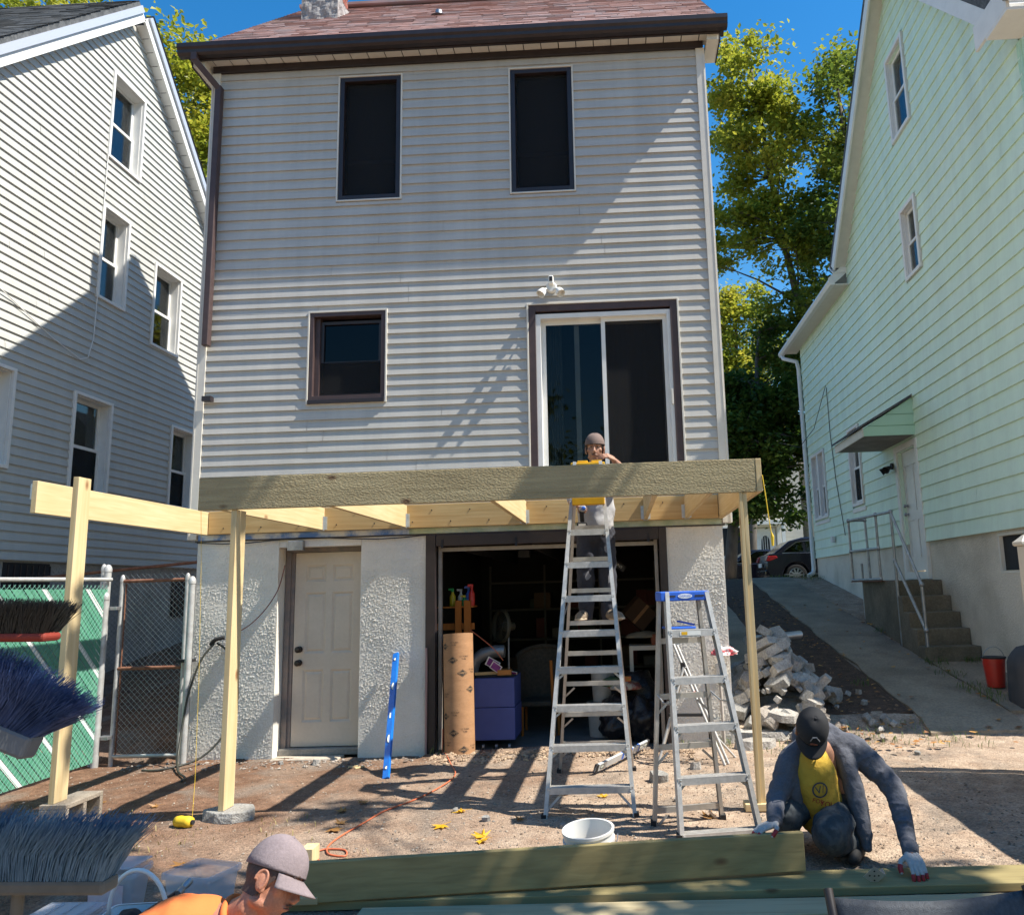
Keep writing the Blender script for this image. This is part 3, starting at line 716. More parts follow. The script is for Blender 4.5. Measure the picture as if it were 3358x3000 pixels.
def win_side(parent, T, r, style, depth, trim, m_tr, far_hi=True):
    u0, u1, v0, v1 = r
    wn = rect_frame(MB(), T, u0-.03, u1+.03, v0-.03, v1+.03, trim, -.0, .045).build('window', m_tr, parent, bev=.004)
    a, b, c_, d_ = u0-.03+trim, u1+.03-trim, v0-.03+trim, v1+.03-trim
    rect_frame(MB(), T, a, b, c_, d_, .012, -depth-.06, .0).build('reveal', m_tr, wn)
    a += .012; b -= .012; c_ += .012; d_ -= .012
    mid = c_+.48*(d_-c_)
    rect_frame(MB(), T, a, b, mid-.02, d_, .045, -depth-.03, -depth).build('upper_sash', m_tr, wn)
    rect_frame(MB(), T, a, b, c_, mid+.02, .045, -depth+.001, -depth+.03).build('lower_sash', m_tr, wn)
    MB().tbox(T, a+.03, b-.03, mid+.01, d_-.03, -depth-.018, -depth-.013).build('pane', g_house, wn)
    MB().tbox(T, a+.03, b-.03, c_+.03, mid-.01, -depth+.01, -depth+.015).build('pane', g_house, wn)
    if style == 3:
        MB().tbox(T, a+.02, b-.02, mid-.05, d_-.02, -depth-.075, -depth-.07).build('blind', m_blindw, wn)
        MB().tbox(T, a+.03, b-.03, c_+.03, mid-.01, -depth+.018, -depth+.02).build('insect_screen', m_scr, wn)
    elif style == 1:
        mb = MB(); nn = 24; bb = len(mb.v)
        for i in range(nn+1):
            u = lerp(a, b, i/nn); wv = -depth-.13+.015*sin(i*1.6)
            mb.v += [T(u, c_+ (.0 if i < nn*.65 else .25*(i/nn-.65)), wv), T(u, d_, wv)]
        for i in range(nn): mb.f.append((bb+2*i, bb+2*i+2, bb+2*i+3, bb+2*i+1))
        mb.build('curtain', mat('pale_net_curtain', (.55,.56,.58), (.46,.47,.5), 6, rough=.8), wn, smooth=True)
    elif style == 2:
        MB().tbox(T, a+.02, b-.02, mid, d_-.25, -depth-.085, -depth-.08).build('blind', m_blindw, wn)
        MB().tbox(T, a+.02, b-.02, c_, mid, -depth-.12, -depth-.11).build('curtain', mat('red_print_curtain', (.42,.06,.08), (.5,.32,.34), 7, rough=.8), wn)
    MB().tbox(T, u0-.05, u1+.05, v0-.05, v1+.05, -depth-.42, -depth-.40).build('dark_backing', m_room, wn)
    return wn
for q in Lw: win_side(LH, TL, q[:4], q[4], .13, .045, m_white)
# ================================================================== RIGHT NEIGHBOUR, mint green house
GH = root('green_house', (13, 4.5, 0), 'mint green sided house with cross gable, white gutters and stuccoed base', 'house')
GAP, GAZ, GS = 3.27, 11.55, 1.07
ggl = lambda z: (GAZ-z)/GS
GY0, GY1 = -.13, 10.95
Gw = [(2.97,3.68,8.665,10.10,1),(3.12,3.69,6.30,7.435,1),(6.84,7.51,3.09,4.60,3),(9.44,9.97,3.07,4.57,4),(10.02,10.55,3.07,4.57,4)]
GD = (4.10, 4.90, 1.73, 3.72)
Gh = [q[:4] for q in Gw] + [GD]
EZ = 7.42
mb = MB(); hh = [(h[0]+.026,h[1]-.026,h[2]+.026,h[3]-.026) for h in Gh]
holed(mb, TG, GY0, GY1, 2.17, EZ, hh, -.14, -.001)
gable_strips(mb, TG, EZ, GAZ-.1, GAP, GAZ, GS, hh, -.14, -.001, 81, GY0, 6.7)
mb.box(9.54, 16.5, GY0, GY0+.14, 2.17, 7.6); mb.box(9.54, 16.5, GY1-.14, GY1, 2.17, EZ); mb.box(16.36, 16.5, GY0+.14, GY1-.14, 2.17, EZ)
mb.build('wall', m_sidG, GH)
PG = .2085
PROFG = [(.001,0),(.024,0),(.0235,.012),(.003,PG)]
HHG = [(h[0]-.06, h[1]+.06, h[2]-.06, h[3]+.06) for h in Gh[:-1]] + [(GD[0]-.09, GD[1]+.12, 1.6, GD[3]+.08)]
planks(GH, TG, 2.17, PG, 45, lambda z: max(GY0, GAP-ggl(z)) if z > EZ else GY0, lambda z: (min(6.72, GAP+ggl(z)) if z > EZ+.02 else GY1-.06), HHG, m_sidG, PROFG, ztop=11.4, joints=1, maxlen=3.0, seed=21)
MB().tbox(TG, GY0-.02, GY0+.05, 2.16, 7.6, .0, .022).build('corner_post', m_teal, GH)
MB().box(9.4, 16.5, -.155, -.131, 2.17, 7.6).build('rear_siding', m_teal, GH)  # deeper mint puts the shade of this rear face into its colour
mb = MB(); gb = (1.12, 1.79, 1.67, 2.13)
holed(mb, TG, GY0, GY1, -.3, 2.17, [gb, (GD[0], GD[1], 1.60, 2.2)], -.25, -.025)
mb.box(9.65, 16.5, GY0, GY0+.2, -.3, 2.17); mb.box(9.65, 16.5, GY1-.2, GY1, -.3, 2.17)
mb.build('foundation_wall', m_stucG, GH)
bw = rect_frame(MB(), TG, gb[0]-.01, gb[1]+.01, gb[2]-.03, gb[3]+.01, .035, -.10, -.02).build('basement_window', m_cream, GH)
MB().tbox(TG, gb[0]+.025, gb[1]-.025, gb[2]+.01, gb[3]-.03, -.075, -.07).build('insect_screen', m_wdark, bw)
for q in Gw:
    win_side(GH, TG, q[:4], 1 if q[4] == 4 else q[4], .055, .06, m_white)
# double-window sill boards
MB().tbox(TG, 9.36, 10.62, 2.93, 3.0, .0, .03).build('sill_board', m_white, GH, bev=.004)
MB().tbox(TG, 6.76, 7.58, 2.94, 3.02, .0, .03).build('sill_board', m_white, GH, bev=.004)
DG = root('entry_door', (9.4, 4.5, 1.7), 'white panelled side door under the green awning', 'door')
rect_frame(MB(), TG, GD[0]-.10, GD[1]+.12, 1.60, GD[3]+.09, .10, -.06, .03, tb=.12).build('door_casing', m_white, DG, bev=.005)
mb = MB(); pn = [(4.18,4.44,1.95,2.55),(4.56,4.82,1.95,2.55),(4.18,4.44,2.7,3.45),(4.56,4.82,2.7,3.45)]
holed(mb, TG, 4.12, 4.89, 1.74, 3.70, pn, -.10, -.05); mb.build('door_slab', m_white, DG)
for p_ in pn: MB().tbox(TG, p_[0], p_[1], p_[2], p_[3], -.09, -.062).build('panel', m_white, DG, bev=.006)
for z in (2.66, 2.80):
    mb = MB(); mb.lathe([(0,0),(.028,0),(.012,.012),(.012,.03),(.03,.04),(.026,.065),(0,.07)], TG(4.80, z, -.05), 14, ax=(-1,0,0), caps=False); mb.build('knob', m_galv, DG, smooth=True)
# roofs
mb = MB()
def TGr(side):
    s_ = side; L_ = sqrt(1+GS*GS)
    def T(u, v, w_):
        return Vector((u, GAP + s_*(v/L_) + s_*w_*GS/L_, GAZ - v*GS/L_ + w_/L_))
    return T
for sd in (-1, 1): mb.tbox(TGr(sd), 9.12, 16.4, 0, 5.15, .05, .16)
RG = mb.build('roof', m_shD, GH)
for sd in (-1, 1):
    MB().tbox(TGr(sd), 9.12, 9.155, 0, 5.1, -.14, .048).build('rake_board', m_white, RG)
    MB().tbox(TGr(sd), 9.156, 9.40, 0, 5.1, -.05, -.03).build('rake_soffit', m_cream, RG)
    MB().tbox(TGr(sd), 9.11, 9.9, 5.152, 5.175, -.15, .165).build('rake_end', m_white, RG)
mb = MB()     # lower eave over the front part: roof rising away from the driveway
def TGe(u, v, w_): return Vector((9.12 + v*.76 + w_*-.65, u, 7.50 + v*.65 + w_*.76))
mb.tbox(TGe, 6.75, 11.35, 0, 4.5, 0, .1); mb.build('roof', m_shD, GH)
mb = MB(); mb.box(9.1, 9.4, 6.62, 11.3, 7.40, 7.425); mb.build('soffit', m_cream, GH)
MB().tbox(TGe, 6.70, 6.745, -.02, 4.5, -.03, .13).build('rake_board', m_white, GH)
GU = MB(); GU.prism([(9.11,7.40),(9.11,7.53),(9.0,7.53),(8.985,7.47),(9.02,7.40)], lambda u, v, w_: Vector((u, w_, v)), 6.6, 11.6)
GU.build('gutter', m_white, GH, bev=.006)
mb = MB()     # boxed eave return at the yard end of the gable
mb.box(9.02, 9.42, -.62, -.135, 7.62, 7.66); mb.box(9.02, 9.06, -.62, .12, 7.66, 7.98); mb.build('eave_return', m_white, RG, bev=.006)
mb = MB(); mb.box(8.98, 9.5, -.72, -.62, 7.72, 7.86); mb.build('gutter', m_galv, RG, bev=.01)
mb = MB(); mb.tube([(9.05, 11.45, 7.42), (9.06, 11.35, 7.30), (9.30, 10.98, 7.10), (9.33, 10.95, 6.9), (9.33, 10.95, 1.95), (9.30, 10.9, 1.83), (9.15, 10.8, 1.76)], .05, 8)
mb.build('downspout', m_white, GH, smooth=True, auto=50)
# awning
AW = root('door_awning', (8.9, 5, 4.4), 'small mint green sided awning over the white side door', 'awning')
AY0, AY1, AO = 4.02, 5.6, .82
mb = MB()
def awn(y): return [(9.395, 3.86), (9.395, 4.47), (9.4-AO, 3.98), (9.4-AO, 3.86)]
for y0, y1 in ((AY0, AY0+.03), (AY1-.03, AY1)):
    MB().prism([(q[0], q[1]) for q in awn(0)], lambda u, v, w_: Vector((u, w_, v)), y0, y1).build('side_panel', m_teal, AW)
for k, z in enumerate((4.02, 4.20)):
    xx = 9.4-AO + (z-3.98)/(4.47-3.98)*AO
    MB().box(max(xx, 9.4-AO)+.01, 9.39, AY0-.006, AY0-.0005, z-.006, z).build('lap_line', mat('lap_shadow_edge', (.12,.3,.2), rough=.6), AW)
MB().box(9.4-AO, 9.395, AY0+.031, AY1-.031, 3.862, 3.885).build('ceiling', m_conc, AW)
MB().box(9.4-AO-.02, 9.4-AO-.001, AY0-.01, AY1+.01, 3.85, 3.99).build('fascia', m_cream, AW)
mb = MB(); mb.prism([(9.395,4.475),(9.395,4.52),(9.4-AO-.06,4.02),(9.4-AO-.06,3.985)], lambda u, v, w_: Vector((u, w_, v)), AY0-.04, AY1+.04); mb.build('roof', m_shD, AW)
FL = root('flood_light', (9.36, 5.05, 3.45), 'dark twin flood light on the green wall beside the door', 'light')
mb = MB(); mb.lathe([(0,0),(.055,0),(.055,.03),(0,.03)], (9.375, 5.12, 3.52), 14, ax=(-1,0,0), caps=False); mb.build('base', m_wdark, FL)
for dy in (-.07, .1):
    mb = MB(); ax = Vector((-.7, -.45 if dy < 0 else .3, -.45)).normalized(); mb.lathe([(0,0),(.03,.01),(.04,.05),(.065,.13),(.058,.13),(.03,.06)], (9.31, 5.12+dy*.6, 3.50), 14, ax=ax, caps=False); mb.build('lamp_head', m_wdark, FL, smooth=True, auto=40)
MB().box(9.30, 9.372, 9.0, 9.14, 2.45, 2.58).build('wall_vent', m_white, None, label='small white dryer vent hood on the lower green siding', cat='vent', bev=.01)
mb = MB(); mb.tube([(9.37, 8.75, 5.85), (9.37, 8.74, 4.8), (9.37, 8.6, 3.8), (9.36, 8.3, 2.9), (9.36, 8.2, 2.55)], .008, 6); mb.build('wall_cable', m_wdark, None, label='thin dark cable running down the green siding', cat='cable')
mb = MB(); mb.tube([(9.36, 8.75, 5.9), (9.25, 9.6, 5.1), (9.2, 10.9, 4.9), (9.0, 12.4, 5.3)], .008, 6); mb.build('service_wire', m_wdark, None, label='dark service wire slung from the green house wall', cat='wire')
# clothes-line style cable on the grey house
mb = MB(); mb.tube([(-2.965, 2.46, 8.38), (-2.965, 2.45, 7.2), (-2.965, 2.46, 6.1), (-2.965, 2.45, 5.45), (-2.965, 2.36, 5.13), (-2.965, 2.2, 5.06), (-2.965, 1.6, 5.2), (-2.965, .9, 5.45), (-2.9, -.2, 5.75)], .007, 6)
mb.build('wall_cable', m_white, None, label='thin pale cable looping down the grey siding past the windows', cat='cable')
# ================================================================== GROUND, DRIVEWAY, STREET
def sm(a, b, x):
    t = max(0, min(1, (x-a)/(b-a))); return t*t*(3-2*t)
def slope_z(y):
    s = .1 + .15*y
    if y < .6: s = lerp(0, s, sm(-.25, .6, y))
    return min(s, 1.72) if y > -.25 else 0
def gz(x, y):
    z = slope_z(y)
    if .12 < x < 5.72 and .02 < y < 5.72: return -.40
    n_ = .018*noise.noise(Vector((x*.9, y*.9, 0))) + .012*noise.noise(Vector((x*3.1, y*3.1, 2))) + .007*noise.noise(Vector((x*7.3, y*7.3, 6)))
    if y < .6 and -8 < y: n_ += .005*noise.noise(Vector((x*14, y*14, 5)))
    if -1.2 < y < 0 and 2.5 < x < 5.2:      # loose earth dug up along the garage lip
        n_ += .035*exp(-((y+.30)/.17)**2)*(.55+noise.noise(Vector((x*3.7, y*4, 7)))) - .04*sm(-.12, .0, y)
    if -.6 < y < .02 and x < 2.6: n_ -= .045*sm(-.35, -.02, y)
    if y > 11: n_ = 0
    if y > 12.5: z = lerp(1.72, 1.0, sm(12.5, 13.2, y))
    if y > 25: z = 1.32
    return z + n_
def axis(pts):
    out = []
    for a, b, s_ in pts:
        n = max(1, int(round((b-a)/s_))); out += [lerp(a, b, i/n) for i in range(n)]
    out.append(pts[-1][1]); return out
xs = axis([(-140,-30,22),(-30,-6,3),(-6,-1,.25),(-1,9,.042),(9,14,.3),(14,40,3),(40,140,20)])
ys = axis([(-60,-20,8),(-20,-9,1.2),(-9,-5,.1),(-5,0.6,.042),(.6,6,.12),(6,14,.3),(14,30,2),(30,220,20)])
mb = MB(); nx = len(xs)
for y in ys:
    for x in xs: mb.v.append(Vector((x, y, gz(x, y))))
for j in range(len(ys)-1):
    for i in range(nx-1):
        k = j*nx+i; mb.f.append((k, k+1, k+nx+1, k+nx))
def ground_mat():
    M_ = bpy.data.materials.new('dirt_and_gravel'); M_.use_nodes = True; t = M_.node_tree; N = t.nodes; L = t.links; p = N['Principled BSDF']
    p.inputs['Roughness'].default_value = .95; p.inputs['Specular IOR Level'].default_value = .2
    g = N.new('ShaderNodeNewGeometry')
    def nz(sc, det=6, dist=0):
        n = N.new('ShaderNodeTexNoise'); n.inputs['Scale'].default_value = sc; n.inputs['Detail'].default_value = det; n.inputs['Distortion'].default_value = dist
        L.new(g.outputs['Position'], n.inputs['Vector']); return n.outputs['Fac']
    def rng(f, a, b, c_=0, d_=1):
        r = N.new('ShaderNodeMapRange'); L.new(f, r.inputs[0])
        for i, v in enumerate((a, b, c_, d_)): r.inputs[i+1].default_value = v
        return r.outputs[0]
    def mix(f, a, b):
        m_ = N.new('ShaderNodeMix'); m_.data_type = 'RGBA'; L.new(f, m_.inputs['Factor'])
        for nm, q in (('A', a), ('B', b)):
            if isinstance(q, tuple): m_.inputs[nm].default_value = (*q, 1)
            else: L.new(q, m_.inputs[nm])
        return m_.outputs['Result']
    sp = N.new('ShaderNodeSeparateXYZ'); L.new(g.outputs['Position'], sp.inputs[0])
    # brown soil on the left and by the lumber, pale gravel toward the driveway
    ax = N.new('ShaderNodeMath'); ax.operation = 'MULTIPLY_ADD'; ax.inputs[1].default_value = 1.6; L.new(nz(.9, 4), ax.inputs[0]); 
    sx = rng(sp.outputs[0], .6, 5.2, -.45, .72); L.new(sx, ax.inputs[2])
    fac = rng(ax.outputs[0], .55, 1.35)
    soil = mix(rng(nz(7), .35, .7), (.125,.068,.042), (.215,.125,.08))
    grav = mix(rng(nz(5), .35, .65), (.30,.215,.155), (.42,.325,.245))
    c = mix(fac, soil, grav)
    c = mix(rng(nz(1.7, 5, .8), .52, .68, 0, .75), c, (.20,.165,.135))
    v = N.new('ShaderNodeTexVoronoi'); v.inputs['Scale'].default_value = 75; L.new(g.outputs['Position'], v.inputs['Vector'])
    sc_ = N.new('ShaderNodeSeparateColor'); L.new(v.outputs['Color'], sc_.inputs[0])
    k = rng(sc_.outputs[0], 0, 1, .62, 1.3)
    cb = N.new('ShaderNodeCombineColor')
    for i in range(3): L.new(k, cb.inputs[i])
    ml = N.new('ShaderNodeMix'); ml.data_type = 'RGBA'; ml.blend_type = 'MULTIPLY'; ml.inputs['Factor'].default_value = .8; L.new(c, ml.inputs['A']); L.new(cb.outputs[0], ml.inputs['B'])
    # street-side lawn and far ground
    far = rng(sp.outputs[1], 11.5, 13, 0, 1)
    c2 = mix(far, ml.outputs['Result'], (.07,.09,.035)); L.new(c2, p.inputs['Base Color'])
    bp = N.new('ShaderNodeBump'); bp.inputs['Strength'].default_value = .75; bp.inputs['Distance'].default_value = .012
    ad = N.new('ShaderNodeMath'); ad.operation = 'MULTIPLY_ADD'; ad.inputs[1].default_value = -.8; L.new(v.outputs['Distance'], ad.inputs[0]); L.new(nz(28), ad.inputs[2])
    L.new(ad.outputs[0], bp.inputs['Height']); L.new(bp.outputs[0], p.inputs['Normal'])
    return M_
m_ground = ground_mat()
gr = mb.build('ground', m_ground, None, smooth=True, kind='structure', org=(0,0,0))
# driveway: two concrete tracks with a soil strip between
m_drive = mat('old_driveway_concrete', (.31,.245,.175), (.195,.152,.108), 1.7, rough=.9, fine=.22, fscale=38, bump=.5, bscale=70)
def strip(name, x0, x1, y0, y1, lift, m_, thick=.12, wob=.0, kind='structure', cracks=()):
    mb = MB(); n = int((y1-y0)/.3); mx = max(2, int((x1-x0)/.25))
    for j in range(n+1):
        y = lerp(y0, y1, j/n)
        for i in range(mx+1):
            x = lerp(x0, x1, i/mx)
            e = wob*noise.noise(Vector((y*1.7, x0, i)))*(1 if i in (0, mx) else 0)
            yy = y + (wob*noise.noise(Vector((x*2.3, 4, 0))) if j == 0 else 0)
            mb.v.append(Vector((x+e, yy, slope_z(y)+lift + .006*noise.noise(Vector((x*1.5, y*1.5, 3))))))
    for j in range(n):
        for i in range(mx): k = j*(mx+1)+i; mb.f.append((k, k+1, k+mx+2, k+mx+1))
    b = len(mb.v); edge = [i for i in range(mx+1)]
    for i in edge: q = mb.v[i]; mb.v.append(Vector((q.x+.02*noise.noise(q*8), q.y+.03*noise.noise(q*6), q.z-thick)))
    for i in range(mx): mb.f.append((i, b+i, b+i+1, i+1))
    b2 = len(mb.v)
    for sd in (0, mx):
        s0 = len(mb.v)
        for j in range(n+1): q = mb.v[j*(mx+1)+sd]; mb.v.append(Vector((q.x, q.y, q.z-thick)))
        for j in range(n): mb.f.append((j*(mx+1)+sd, (j+1)*(mx+1)+sd, s0+j+1, s0+j))
    return mb.build(name, m_, None, kind=kind, org=(0,0,0))
strip('driveway', 7.72, 8.70, .10, 11.4, .03, m_drive, wob=.06)
strip('driveway', 5.78, 6.72, 1.2, 11.4, .03, m_drive, wob=.04)
strip('side_path', 8.74, 9.42, 0.5, 2.62, .025, m_drive, wob=.03)
m_mulch = mat('dark_leafy_soil', (.06,.034,.022), (.115,.066,.04), 9, rough=1, fine=.3, fscale=60, bump=1.0, bscale=45, bdist=.03)
strip('planting_strip', 6.725, 7.715, .55, 11.2, .015, m_mulch, wob=.05, thick=.05)
MB().box(-60, 80, 11.3, 12.8, 1.5, 1.745).build('pavement', m_drive, None, kind='structure')
MB().box(-60, 80, 12.805, 12.95, 1.45, 1.75).build('kerb', m_conc, None, kind='structure')
MB().prism([(12.955,1.62),(23.5,1.22),(23.5,1.0),(12.955,1.0)], lambda u, v, w_: Vector((w_, u, v)), -60, 80).build('road', mat('asphalt', (.045,.045,.047), (.065,.065,.066), 3, rough=.9, fine=.2, fscale=60), None, kind='structure')
MB().box(-60, 80, 23.5, 25.5, 1.0, 1.34).build('pavement', m_drive, None, kind='structure')
# broken slab edge lying in front of the driveway
rnd = random.Random(12)
def hull(pts, name, m_, parent=None, bev=.0, **kw):
    bm = bmesh.new()
    for q in pts: bm.verts.new(q)
    r = bmesh.ops.convex_hull(bm, input=bm.verts)
    for v in [v for v in bm.verts if not v.link_faces]: bm.verts.remove(v)
    bm.verts.index_update()
    mb = MB(); mb.v = [v.co.copy() for v in bm.verts]; mb.f = [tuple(v.index for v in f.verts) for f in bm.faces]; bm.free()
    return mb.build(name, m_, parent, bev=bev, **kw)
def chunk_pts(c, sx, sy, sz, rot, rnd, n=11):
    out = []
    for k in range(n):
        a = 2*pi*k/n + rnd.uniform(-.25, .25); r = rnd.uniform(.72, 1.05)
        for s_ in (-1, 1):
            rr_ = r*(1 if s_ < 0 else rnd.uniform(.82, 1.0))
            out.append(Vector((cos(a)*sx*.5*rr_, sin(a)*sy*.5*rr_, s_*sz*.5*rnd.uniform(.85, 1.05))))
    return [c + rot @ q for q in out]
def rubble_mat(name, a, b): return mat(name, a, b, 7, rough=.95, fine=.28, fscale=55, bump=.9, bscale=42, bdist=.02)
rm = [rubble_mat('broken_concrete_pale', (.42,.395,.36), (.31,.285,.255)), rubble_mat('broken_concrete_grey', (.33,.32,.30), (.24,.23,.21)), rubble_mat('broken_concrete_tan', (.36,.32,.28), (.26,.225,.19))]
rtxt = ['pale', 'grey', 'tan']
from mathutils import Euler
def peak(x, y):
    ux = (x-6.28)/(.76 if x > 6.28 else .58); uy = (y-.85)/(.95)
    return max(0, 1-sqrt(ux*ux+uy*uy))*.86
items = []
for i in range(400):
    if len(items) >= 84: break
    x = rnd.uniform(5.86, 7.0); y = rnd.uniform(.1, 1.6); h = peak(x, y)
    if h <= .02 and rnd.random() < .6: continue
    items.append((x, y, h))
for i in range(12): items.append((rnd.uniform(5.95, 6.75), rnd.uniform(.15, .4), rnd.uniform(.03, .2)))
items.sort(key=lambda q: q[2])
for (x, y, h) in items:
    big = rnd.random(); where_ = 'near the crest of' if h > .5 else ('on the flank of' if h > .18 else 'at the foot of')
    sx = rnd.uniform(.28, .50) if big > .4 else rnd.uniform(.14, .27); sy = sx*rnd.uniform(.5, .85); sz = rnd.uniform(.07, .13)
    rot = Euler((rnd.uniform(-.7, .7), rnd.uniform(-.7, .7), rnd.uniform(0, 6.3))).to_matrix()
    k = rnd.choice([0, 0, 1, 1, 2])
    z = gz(x, y) + max(h - .02, .045)
    hull(chunk_pts(Vector((x, y, z)), sx, sy, sz, rot, rnd, rnd.choice((5,6,7))), 'rubble_chunk', rm[k], label='%s %s %s concrete slab piece %s the rubble heap' % ('large' if sx > .34 else 'smaller', 'thin' if sz < .1 else 'thick', rtxt[k], where_), cat='rubble', group='%s %s %s rubble %s the heap' % ('large' if sx > .34 else 'smaller', 'thin' if sz < .1 else 'thick', rtxt[k], where_))
for i in range(110):        # smaller rubble between the slabs
    x = rnd.uniform(5.86, 7.45); y = rnd.uniform(-.05, 1.5); h = peak(x, y)
    if h <= .0 and rnd.random() < .5: continue
    s_ = rnd.uniform(.06, .14); k = rnd.choice([0, 1, 1, 2])
    hull(chunk_pts(Vector((x, y, gz(x, y)+max(h*.96, .03))), s_, s_*.8, s_*.6, Euler((rnd.uniform(-1,1), rnd.uniform(-1,1), rnd.uniform(0,6))).to_matrix(), rnd, 5), 'rubble_chunk', rm[k], label='small %s concrete crumb wedged in the rubble heap' % rtxt[k], cat='rubble', group='small concrete bits in the rubble heap, %s' % rtxt[k])
mb = MB()      # inner core so that no gaps show
for j in range(9):
    for i in range(13):
        x = lerp(5.86, 7.3, i/12); y = lerp(.05, 1.75, j/8); mb.v.append(Vector((x, y, gz(x, y)+max(0, peak(x, y)*.35-.12)-.03)))
for j in range(8):
    for i in range(12): k = j*13+i; mb.f.append((k, k+1, k+14, k+13))
mb.build('rubble_dust', rm[1], None, kind='stuff', label='loose grey concrete crumbs under the rubble heap', cat='rubble')
for (x, y, sx, sy, rz) in ((6.0, .12, .75, .3, .1), (5.95, -.12, .5, .25, .3), (6.5, .05, .4, .22, -.2)):
    hull(chunk_pts(Vector((x, y, gz(x, y)+.035)), sx, sy, .08, Euler((.04, .02, rz)).to_matrix(), rnd), 'concrete_slab_piece', rm[0], label='flat broken slab piece lying in front of the rubble heap', cat='rubble', group='flat slab pieces on the ground')
MB().tube([(6.05, .95, .97), (6.75, 1.25, 1.0)], .045, 12).build('scrap_pipe', m_galv, None, label='grey pipe length lying on top of the rubble heap', cat='pipe', smooth=True, auto=50)
# pebbles as one loose mass
def pebbles(name, n, region, smin, smax, m_, seed, label, dens=None):
    rnd = random.Random(seed); mb = MB()
    base = [(1,0,0),(0,1,0),(-1,0,0),(0,-1,0),(0,0,1),(0,0,-1)]; fs = [(0,1,4),(1,2,4),(2,3,4),(3,0,4),(1,0,5),(2,1,5),(3,2,5),(0,3,5)]
    c_ = 0
    while c_ < n:
        x = rnd.uniform(region[0], region[1]); y = rnd.uniform(region[2], region[3])
        if dens and rnd.random() > dens(x, y): continue
        c_ += 1
        s_ = smin + (smax-smin)*rnd.random()**3.5; a = rnd.uniform(0, 6.3); ca, sa = cos(a), sin(a)
        kx, ky, kz = rnd.uniform(.7, 1.3), rnd.uniform(.5, 1.0), rnd.uniform(.4, .8); z = gz(x, y)
        b = len(mb.v)
        for q in base:
            X, Y_ = q[0]*kx*s_+rnd.uniform(-.25, .25)*s_, q[1]*ky*s_+rnd.uniform(-.25, .25)*s_
            mb.v.append(Vector((x+X*ca-Y_*sa, y+X*sa+Y_*ca, z+q[2]*kz*s_+s_*.25)))
        mb.f += [tuple(b+i for i in f) for f in fs]
    return mb.build(name, m_, None, kind='stuff', label=label, cat='gravel', org=(0,0,0))
def isl_mat(name, cols, rough=.9):
    M_ = bpy.data.materials.new(name); M_.use_nodes = True; t = M_.node_tree; N = t.nodes; L = t.links; p = N['Principled BSDF']; p.inputs['Roughness'].default_value = rough
    g = N.new('ShaderNodeNewGeometry'); cr = N.new('ShaderNodeValToRGB'); el = cr.color_ramp.elements
    while len(el) < len(cols): el.new(.5)
    for i, c in enumerate(cols): el[i].position = i/(len(cols)-1); el[i].color = (*c, 1)
    L.new(g.outputs['Random Per Island'], cr.inputs[0]); L.new(cr.outputs[0], p.inputs['Base Color']); MATS[name] = M_; return M_
m_peb = isl_mat('mixed_pebbles', [(.13,.09,.062),(.24,.175,.125),(.33,.26,.195),(.24,.215,.185),(.40,.335,.27)])
pebbles('gravel', 12000, (-.6, 7.4, -3.6, .1), .0025, .014, m_peb, 31, 'loose pale gravel scattered over the dug-up yard', lambda x, y: .25+.75*sm(1.2, 4.0, x)*(.4+.6*(noise.noise(Vector((x*1.3, y*1.3, 8)))>-.1)))
pebbles('earth_clods', 1500, (2.7, 5.3, -.62, -.08), .008, .035, isl_mat('dry_clods', [(.20,.13,.085),(.34,.24,.16),(.42,.31,.21)]), 33, 'crumbled dry earth along the garage lip', lambda x, y: .3+.7*exp(-((y+.3)/.14)**2))
pebbles('earth_clods', 500, (-.4, 2.6, -.6, -.05), .006, .03, isl_mat('pale_crumbs', [(.14,.10,.075),(.22,.18,.15),(.36,.32,.28)]), 34, 'pale mortar crumbs along the foot of the stucco wall')
pebbles('earth_clods', 2500, (6.75, 7.7, .6, 6), .006, .03, isl_mat('mulch_bits', [(.05,.032,.022),(.12,.07,.045),(.2,.12,.07),(.32,.16,.07)]), 35, 'mulch and dead leaf crumbs in the planting strip')
# larger loose stones, one by one
for (x, y, s_, k) in ((1.62, -.42, .09, 0), (1.25, -.38, .05, 1), (5.0, -2.05, .05, 0), (4.45, -2.62, .045, 0), (4.52, -2.66, .03, 0), (4.18, -2.62, .05, 1), (3.35, -2.2, .05, 1), (3.62, -2.45, .06, 1), (4.9, -1.35, .14, 1), (5.25, -.95, .10, 0), (7.35, -.55, .06, 1), (6.9, .25, .09, 2)):
    hull(chunk_pts(Vector((x, y, gz(x, y)+s_*.2)), s_*1.3, s_, s_*.7, Euler((.2, .1, s_*90)).to_matrix(), rnd, 8), 'loose_stone', rm[k], label='loose %s stone lying on the bare yard ground' % rtxt[k], cat='stone', group='loose %s stones on the yard' % rtxt[k])
# ---- concrete steps with pipe railing beside the green house
ST = root('concrete_steps', (9.05, 3.8, .4), 'dark concrete steps up to the white side door of the green house', 'steps')
m_step = mat('mossy_step_concrete', (.22,.175,.12), (.125,.105,.07), 2.5, rough=.95, fine=.25, fscale=40, bump=.6, bscale=50)
MB().box(8.76, 9.42, 3.655, 5.35, .3, 1.59).build('landing', m_step, ST, bev=.012)
for k, (y0, y1, z) in enumerate(((3.39, 3.65, 1.365), (3.125, 3.385, 1.14), (2.86, 3.12, .925), (2.58, 2.855, .705))):
    MB().box(8.72-.012*k, 9.42, y0, y1, .2, z).build('step', m_step, ST, bev=.012)
RLG = root('pipe_railing', (8.8, 4.3, .5), 'grey galvanised pipe railing round the concrete landing', 'railing')
X_ = 8.73
def pipe(pts, nm='rail', r=.021): return MB().tube(pts, r, 10).build(nm, m_galv, RLG, smooth=True, auto=50)
